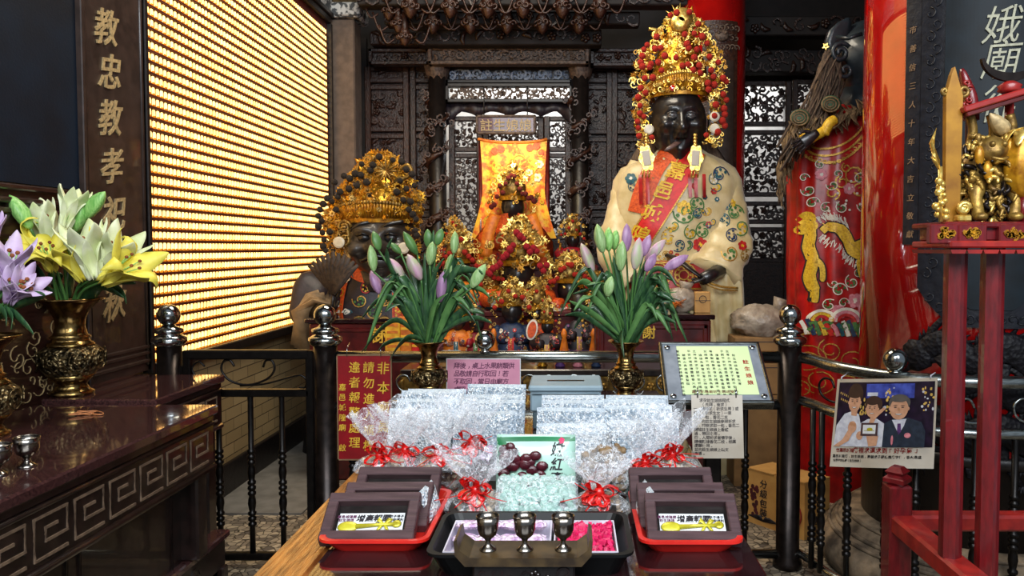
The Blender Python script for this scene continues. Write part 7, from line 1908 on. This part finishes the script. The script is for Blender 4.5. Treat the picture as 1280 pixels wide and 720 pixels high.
# ---------------------------------------------------------------- cardboard box behind the railing
Nn = V((1.215, 3.92, 0)); dl_ = V((-.235, .285, 0)); dr_ = V((.165, .10, 0)); zc_ = .30
cbx = thing('cardboard_box', 'tan cardboard fruit box with red ring and black characters behind the right railing', 'box', Nn + (dl_ + dr_) * .5)
def bxp(a, b, z): return Nn + dl_ * a + dr_ * b + V((0, 0, z))
m = M(); m.add([bxp(0, 0, 0), bxp(1, 0, 0), bxp(1, 1, 0), bxp(0, 1, 0), bxp(0, 0, zc_), bxp(1, 0, zc_), bxp(1, 1, zc_), bxp(0, 1, zc_)], [(0, 3, 2, 1), (4, 5, 6, 7), (0, 1, 5, 4), (1, 2, 6, 5), (2, 3, 7, 6), (3, 0, 4, 7)]); m.build('carton', K['cardboard'], cbx)
m = M()
for o in (.0, .52): m.add([bxp(0 + o, -.02, zc_ + .001), bxp(.48 + o, -.02, zc_ + .001), bxp(.48 + o, 1.02, zc_ + .001), bxp(o, 1.02, zc_ + .001), bxp(0 + o, -.02, zc_ + .006), bxp(.48 + o, -.02, zc_ + .006), bxp(.48 + o, 1.02, zc_ + .006), bxp(o, 1.02, zc_ + .006)], [(0, 3, 2, 1), (4, 5, 6, 7), (0, 1, 5, 4), (1, 2, 6, 5), (2, 3, 7, 6), (3, 0, 4, 7)])
m.build('flap', K['cardboard'], cbx)
e1 = (-dl_).normalized(); n1 = V((e1.y, -e1.x, 0)); n1 = n1 if n1.y < 0 else -n1
Xf = lambda a, z, l=.001: MX(((e1.x, 0, n1.x, 0), (e1.y, 0, n1.y, 0), (0, 1, 0, 0), (0, 0, 0, 1))) if 0 else MX.Translation(bxp(a, 0, z) + n1 * l) @ MX(((e1.x, 0, n1.x, 0), (e1.y, 0, n1.y, 0), (0, 1, 0, 0), (0, 0, 0, 1)))
m = M(); m.vtext('分級包裝', .05, .053, 0, Xf(.70, .235), .001, .01, .1)
for i in range(5): m.leaf([Xf(.7, .03) @ V((0, 0, .001)), Xf(.7, .03) @ V((.02 * (i - 2), .015, .001)), Xf(.7, .03) @ V((.05 * (i - 2), .01 + .01 * (i % 2), .001))], .03, 0, 0, side=(0, 0, 1), th=.0005)
m.build('black_print', K['ink'], cbx)
m = M(); m.tube([Xf(.22, .12) @ V((.062 * math.cos(a), .075 * math.sin(a), 0)) for a in [2 * PI * i / 36 for i in range(36)]], .005, 5, closed=True); m.build('red_ring', K['red_bright'], cbx)
m = M(); random.seed(3)
for i in range(24): m.prism([(.011 * math.cos(a), .011 * math.sin(a)) for a in [2 * PI * j / 9 for j in range(9)]], .001, 0, Xf(.86, .14) @ T(R(-.022, .022), R(-.09, .07), R(0, .001)))
m.build('cherry_print', K['date_red'], cbx)
e2 = dr_.normalized(); n2 = V((e2.y, -e2.x, 0)); n2 = n2 if n2.y < 0 else -n2
m = M(); m.vtext('特選', .05, .11, 0, MX.Translation(bxp(0, .45, .2) + n2 * .001) @ MX(((e2.x, 0, n2.x, 0), (e2.y, 0, n2.y, 0), (0, 1, 0, 0), (0, 0, 0, 1))), .001, .01, .1); m.build('black_print', K['ink'], cbx)

# ---------------------------------------------------------------- red ceremonial rack at the right
YK = 2.0
def r_(px, py, dy=0): return W(px, py, YK + dy)
rk = thing('ceremonial_rack', 'tall red wooden rack with gold-painted panels and two poles at the right edge', 'rack', (r_(1240, 700).x, YK, 0))
zt2 = r_(1200, 284).z; zl2 = r_(1200, 310).z; xl = r_(1165, 290).x; xr_ = r_(1340, 290).x
m = M(); m.box(xl, xr_, YK - .10, YK + .12, zl2, zl2 + .018, 0, .004)
for i in range(9): x = xl + (xr_ - xl) * (i + .5) / 9; m.prism([(x - .02, zl2 - .004), (x + .02, zl2 - .004), (x + .016, zl2 - .014), (x - .016, zl2 - .014)], .22, 0, MX.Translation((0, YK + .12, 0)) @ FRONT)
m.build('lower_board', K['red_bright'], rk)
m = M(); m.box(xl + .012, xr_, YK - .07, YK + .10, zl2 + .018, zt2, 0, .004); m.box(xl - .006, xr_, YK - .085, YK + .11, zt2 - .004, zt2 + .012, 0, .004); m.build('upper_board', K['red_wood'], rk)
zc2 = (zl2 + .018 + zt2) / 2
for i, px in enumerate((1181, 1217, 1268)):
    c = V((r_(px, 290, -.09).x, YK - .09, zc2)); w_ = .036
    m = M(); m.box(c.x - w_, c.x + w_, YK - .088, YK - .066, zc2 - .026, zc2 + .024, 0, .003); pnl = m.build('panel', K['red_wood'], rk)
    m = M()
    for k_ in range(14):
        a = R(0, 6.3); q_ = c + V((math.cos(a) * .022 * R(.3, 1), 0, math.sin(a) * .011 * R(.3, 1))); m.tube(spiral(q_, .008, .002, R(0, 6), 1, 8, XZ), .0025, 4)
    flower(m, c, .010, 6); m.build('gold_motif', K['gold_paint'], pnl)
zbar = W(1190, 695, YK).z
for px in (1191, 1237, 1318):
    x = r_(px, 500).x; m = M(); pr = [(.027, 0), (.027, zl2 - (zbar if px < 1200 else .3))]; m.lathe(pr, (x, YK, zbar if px < 1200 else .3), 12, sm=False, fn=lambda a, i, r, z: r * (1.06 if int(round(a / (PI / 6))) % 2 else .94)); m.build('pole', K['red_wood'], rk)
xb = r_(1191, 650).x
def bar(name, x0, x1, y0_, y1_, z0_, z1_, mt='red_bright', b=.008): return M().box(x0, x1, y0_, y1_, z0_, z1_, 0, b).build(name, K[mt], rk)
bar('side_bar', xb - .035, xb + .035, 1.2, 2.36, zbar - .055, zbar + .002)
bar('back_bar', xb, 1.75, 2.30, 2.36, zbar - .05, zbar - .0)
bar('front_bar', xb, 1.75, 1.2, 1.26, .25, .30)
bar('middle_bar', xb, 1.75, YK - .03, YK + .03, .26, .31)
zp = W(1130, 592, 2.34).z
m = M(); x = W(1131, 640, 2.34).x; m.box(xb - .04, xb + .03, 2.30, 2.37, 0, zp - .03, 0, .006); m.lathe([(.035, 0), (.045, .008), (.045, .02), (.03, .03), (.04, .04), (.02, .055)], (xb - .005, 2.335, zp - .03), 4, sm=False); m.build('corner_post', K['red_wood'], rk)
bar('corner_post', xb - .04, xb + .03, 1.18, 1.25, 0, zbar + .05, 'red_wood'); bar('corner_post', 1.70, 1.77, 2.30, 2.37, 0, zp, 'red_wood'); bar('corner_post', 1.70, 1.77, 1.18, 1.25, 0, zp, 'red_wood')
z0k = zt2 + .012
# gold sword tablet
sw = thing('ceremonial_sword', 'upright golden ceremonial blade with scroll guard on the red rack', 'ceremonial weapon', r_(1190, 280, -.03))
c = r_(1190, 180, -.03); zb3 = z0k; m = M(); ztp = r_(1190, 84, -.03).z
m.prism([(-.017, zb3), (.019, zb3), (.022, ztp - .075), (.006, ztp - .02), (0, ztp), (-.008, ztp - .02), (-.021, ztp - .075)], .018, 0, MX.Translation((c.x, YK - .02, 0)) @ FRONT); m.build('blade', K['blade_gold'], sw)
m = M(); m.tube(spiral((c.x + .026, YK - .032, ztp - .062), .016, .004, PI, 1.4, 16, XZ), .006, 6); m.tube(spiral((c.x - .022, YK - .032, ztp - .062), .010, .003, 0, -1.2, 12, XZ), .005, 6); m.tube([(c.x + .02, YK - .03, ztp - .08), (c.x + .024, YK - .03, zb3)], .004, 5); m.build('scroll_guard', K['old_gold'], sw)
rh = thing('carved_rhino_horn', 'dark red carved horn-shaped finial behind the golden blade', 'carving', r_(1203, 135, .03)) if 0 else thing('carved_finial', 'dark red carved pointed finial just behind the golden blade', 'carving', r_(1205, 280, .04))
m = M(); x = r_(1204, 100, .05).x; pts = [r_(1214, 150, .05), r_(1212, 125, .05), r_(1207, 105, .05), r_(1202, 86, .05)]
m.tube([V((r_(1212, 200, .05).x, YK + .05, z0k)), r_(1213, 150, .05)] + smooth(pts, 3), [.012, .016] + [.026, .027, .027, .026, .025, .023, .02, .016, .012, .006], 12, flat=.7); m.build('horn', K['red_wood'], rh)
m = M(); 
for i in range(6): m.tube(spiral(r_(1208 + (i % 2) * 4, 104 + i * 7, .025), .009, .003, R(0, 6), 1, 8, XZ), .0035, 5)
m.build('relief_scrolls', K['red_bright'], rh)
# slanting board on the figure
sb = thing('carved_canopy', 'slanting dark red carved board above the gilt lion', 'carving', r_(1240, 280, .0))
m = M(); a = r_(1196, 140, -.02); b = r_(1273, 117, -.02); d = (b - a); an = math.atan2(d.z, d.x)
XB = MX.Translation((a + b) / 2) @ RY(-an); m.box(-d.length / 2, d.length / 2, -.04, .04, -.008, .008, 0, .003, XB); m.box(-d.length / 2 + .006, d.length / 2, -.034, .034, -.02, -.008, 1, .002, XB)
m.build('board', [K['red_bright'], K['maroon_wood']], sb)
m = M()
for px, w_ in ((1212, .012), (1238, .012), (1262, .012)): m.tube(smooth([r_(px, 143, 0), r_(px + 4, 165, 0), r_(px - 2, 200, .01), V((r_(px, 280, .01).x, YK + .01, z0k))], 4), w_, 8)
m.build('bracket', K['old_gold'], sb)
# lion
ln_ = thing('gilt_lion', 'gilt and dark carved lion with curled mane crouching on the red rack', 'carving', r_(1230, 280, -.0)); random.seed(77)
m = M(); lc = r_(1232, 215, -.0)
m.ball(lc, 1, 28, sc=(.062, .05, .075), fn=lambda d_: 1 + .15 * noise.noise(d_ * 3))
m.ball(lc + V((.02, .01, -.06)), 1, 24, sc=(.07, .055, .06), fn=lambda d_: 1 + .12 * noise.noise(d_ * 3))
for s in (-1, 1): m.tube(smooth([lc + V((s * .035, -.03, -.03)), lc + V((s * .05, -.05, -.07)), lc + V((s * .045, -.055, z0k - lc.z + .012))], 4), [.02] * 4 + [.015] * 4 + [.017], 10); m.ball(V((lc.x + s * .045, lc.y - .062, z0k + .013)), .018, 10, sc=(1, 1.3, .7))
m.build('body', K['old_gold'], ln_)
m = M(); hd3 = lc + V((-.012, -.05, .05)); m.ball(hd3, 1, 24, sc=(.038, .034, .036), fn=lambda d_: 1 + .3 * math.exp(-((d_.x) / .35) ** 2 - ((d_.z + .25) / .3) ** 2) * max(0, -d_.y))
for s in (-1, 1): m.ball(hd3 + V((s * .015, -.03, .012)), .008, 10); m.ball(hd3 + V((s * .035, .0, .03)), .012, 8, sc=(.6, .6, 1.2))
m.tube(smooth([hd3 + V((-.02, -.036, -.022)), hd3 + V((0, -.046, -.028)), hd3 + V((.02, -.036, -.022))]), .004, 6); m.build('head', K['old_gold'], ln_)
m = M()
for i in range(190):
    a = R(0, 6.3); b = R(-1.3, 1.1); dd = V((math.cos(a) * math.cos(b), -abs(math.sin(a) * math.cos(b)) * .8, math.sin(b))); p = lc + V((dd.x * .072, dd.y * .075, dd.z * .100 - .005))
    q1 = p + V((R(-.02, .02), -.012, R(-.03, .01))); m.tube(smooth([p, p.lerp(q1, .5) + dd * .01, q1, q1 + V((R(-.014, .014), -.006, R(-.02, .012)))], 3), [.0065] * 7 + [.005, .004, .002], 6, random.choice((0, 0, 1, 2)))
m.build('curled_mane', [K['old_gold'], K['bronze_post'], K['gold_pale']], ln_)
m = M()
for x, z in ((-.028, -.002), (.028, .055), (-.05, .035)): m.ball(lc + V((x, -.062, z)), 1, 12, sc=(.012, .01, .026))
m.build('amber_drops', K['gold_paint'], ln_)
for px, lab in ((1181, 'small gilt carved sprig left of the golden blade on the rack'),):
    m = M(); b = V((r_(1176, 280, -.06).x, YK - .06, z0k))
    for i in range(14): p = b + V((R(-.012, .012), R(-.008, .008), .012 + i * .007)); m.ball(p, R(.006, .011), 8)
    for i in range(7): m.leaf([b + V((-.006, 0, .13 + i * .004)), b + V((-.02 - i * .002, -.004, .15 + .008 * i)), b + V((-.03 + .002 * i, -.004, .165 + .012 * i))], .014, 0, .3)
    m.tube([b, b + V((-.004, 0, .14))], .006, 6); o = m.build('gilt_sprig', K['gold_pale']); meta(o, lab, 'carving')
m = M(); b = V((r_(1205, 280, -.06).x, YK - .055, z0k)); m.box(b.x - .018, b.x + .018, b.y - .012, b.y + .016, z0k, z0k + .018, 0, .004); m.tube(spiral(b + V((0, -.004, .034)), .016, .005, 0, 1.4, 14, XZ), .007, 6); m.ball(b + V((0, .004, .032)), .015, 12); o = m.build('gilt_drum', K['gold_pale']); meta(o, 'small gilt scroll ornament right of the golden blade foot', 'carving')
# brush, melon and crescent heads
br_ = thing('brush_head', 'carved brush head with striped tip leaning right of the lion', 'ceremonial weapon', r_(1262, 280, .0))
m = M(); m.tube([V((r_(1300, 280, .03).x, YK + .03, z0k)), r_(1266, 178, -.0), r_(1256, 165, -.03)], [.009, .011, .011], 10); m.build('shaft', K['red_wood'], br_)
m = M(); a = r_(1257, 166, -.03); d = (r_(1240, 145, -.05) - a); m.lathe([(.012, 0), (.019, .012), (.02, .025), (.014, d.length * .8), (.002, d.length * 1.15)], n=18, X=aim(a, d), fn=lambda q1, i, r, z: r * (1 + .1 * math.cos(q1 * 9))); m.build('bristles', K['gold_leaf'], br_)
ml = thing('melon_hammer', 'fluted golden melon hammer head at the right edge of the rack', 'ceremonial weapon', r_(1281, 280, -.06))
c = r_(1281, 205, -.06); m = M(); m.ball(c, 1, 40, sc=(.055, .05, .088), fn=lambda d_: 1 - .10 * abs(math.sin(4 * math.atan2(d_.y, d_.x))) ** .7 * (1 - d_.z * d_.z)); m.build('melon', K['gold_paint'], ml)
m = M(); 
for i in range(8): a = i * PI / 4; m.leaf(smooth([c + V((0, 0, .09)), c + V((math.cos(a) * .035, math.sin(a) * .032, .078)), c + V((math.cos(a) * .056, math.sin(a) * .052, .04))], 4), .03, 0, -.2, side=(-math.sin(a), math.cos(a), 0), th=.002)
m.build('calyx', K['gold_pale'], ml); m = M(); m.tube([V((c.x, c.y, z0k)), c + V((0, 0, -.08))], .014, 12); m.build('shaft', K['red_wood'], ml)
cm = thing('crescent_spade', 'dark crescent-shaped spade head on a carved red collar at the right edge', 'ceremonial weapon', r_(1262, 280, .02))
c = r_(1263, 72, .02); m = M(); o = [(.078 * math.cos(a), .062 * math.sin(a)) for a in [PI * 1.02 + (PI * .96) * i / 20 for i in range(21)]] + [(.07 * math.cos(a), .040 * math.sin(a)) for a in [PI * 1.98 - (PI * .96) * i / 20 for i in range(21)]]
m.prism(o, .012, 0, MX.Translation(c + V((0, .006, .0))) @ FRONT); m.build('crescent', K['bronze_post'], cm)
m = M(); m.lathe([(.02, 0), (.03, .006), (.026, .012), (.03, .018), (.012, .03)], c + V((0, 0, -.092)), 16); m.tube([V((c.x, c.y, z0k)), c + V((0, 0, -.088))], .011, 10); m.build('collar', K['red_bright'], cm)
m = M(); p = c + V((-.01, -.0, -.115))
m.box(-.03, .03, -.02, .02, -.006, .006, 0, .003, MX.Translation(p) @ RY(-.2)); m.build('carved_cap', K['red_bright'], cm)
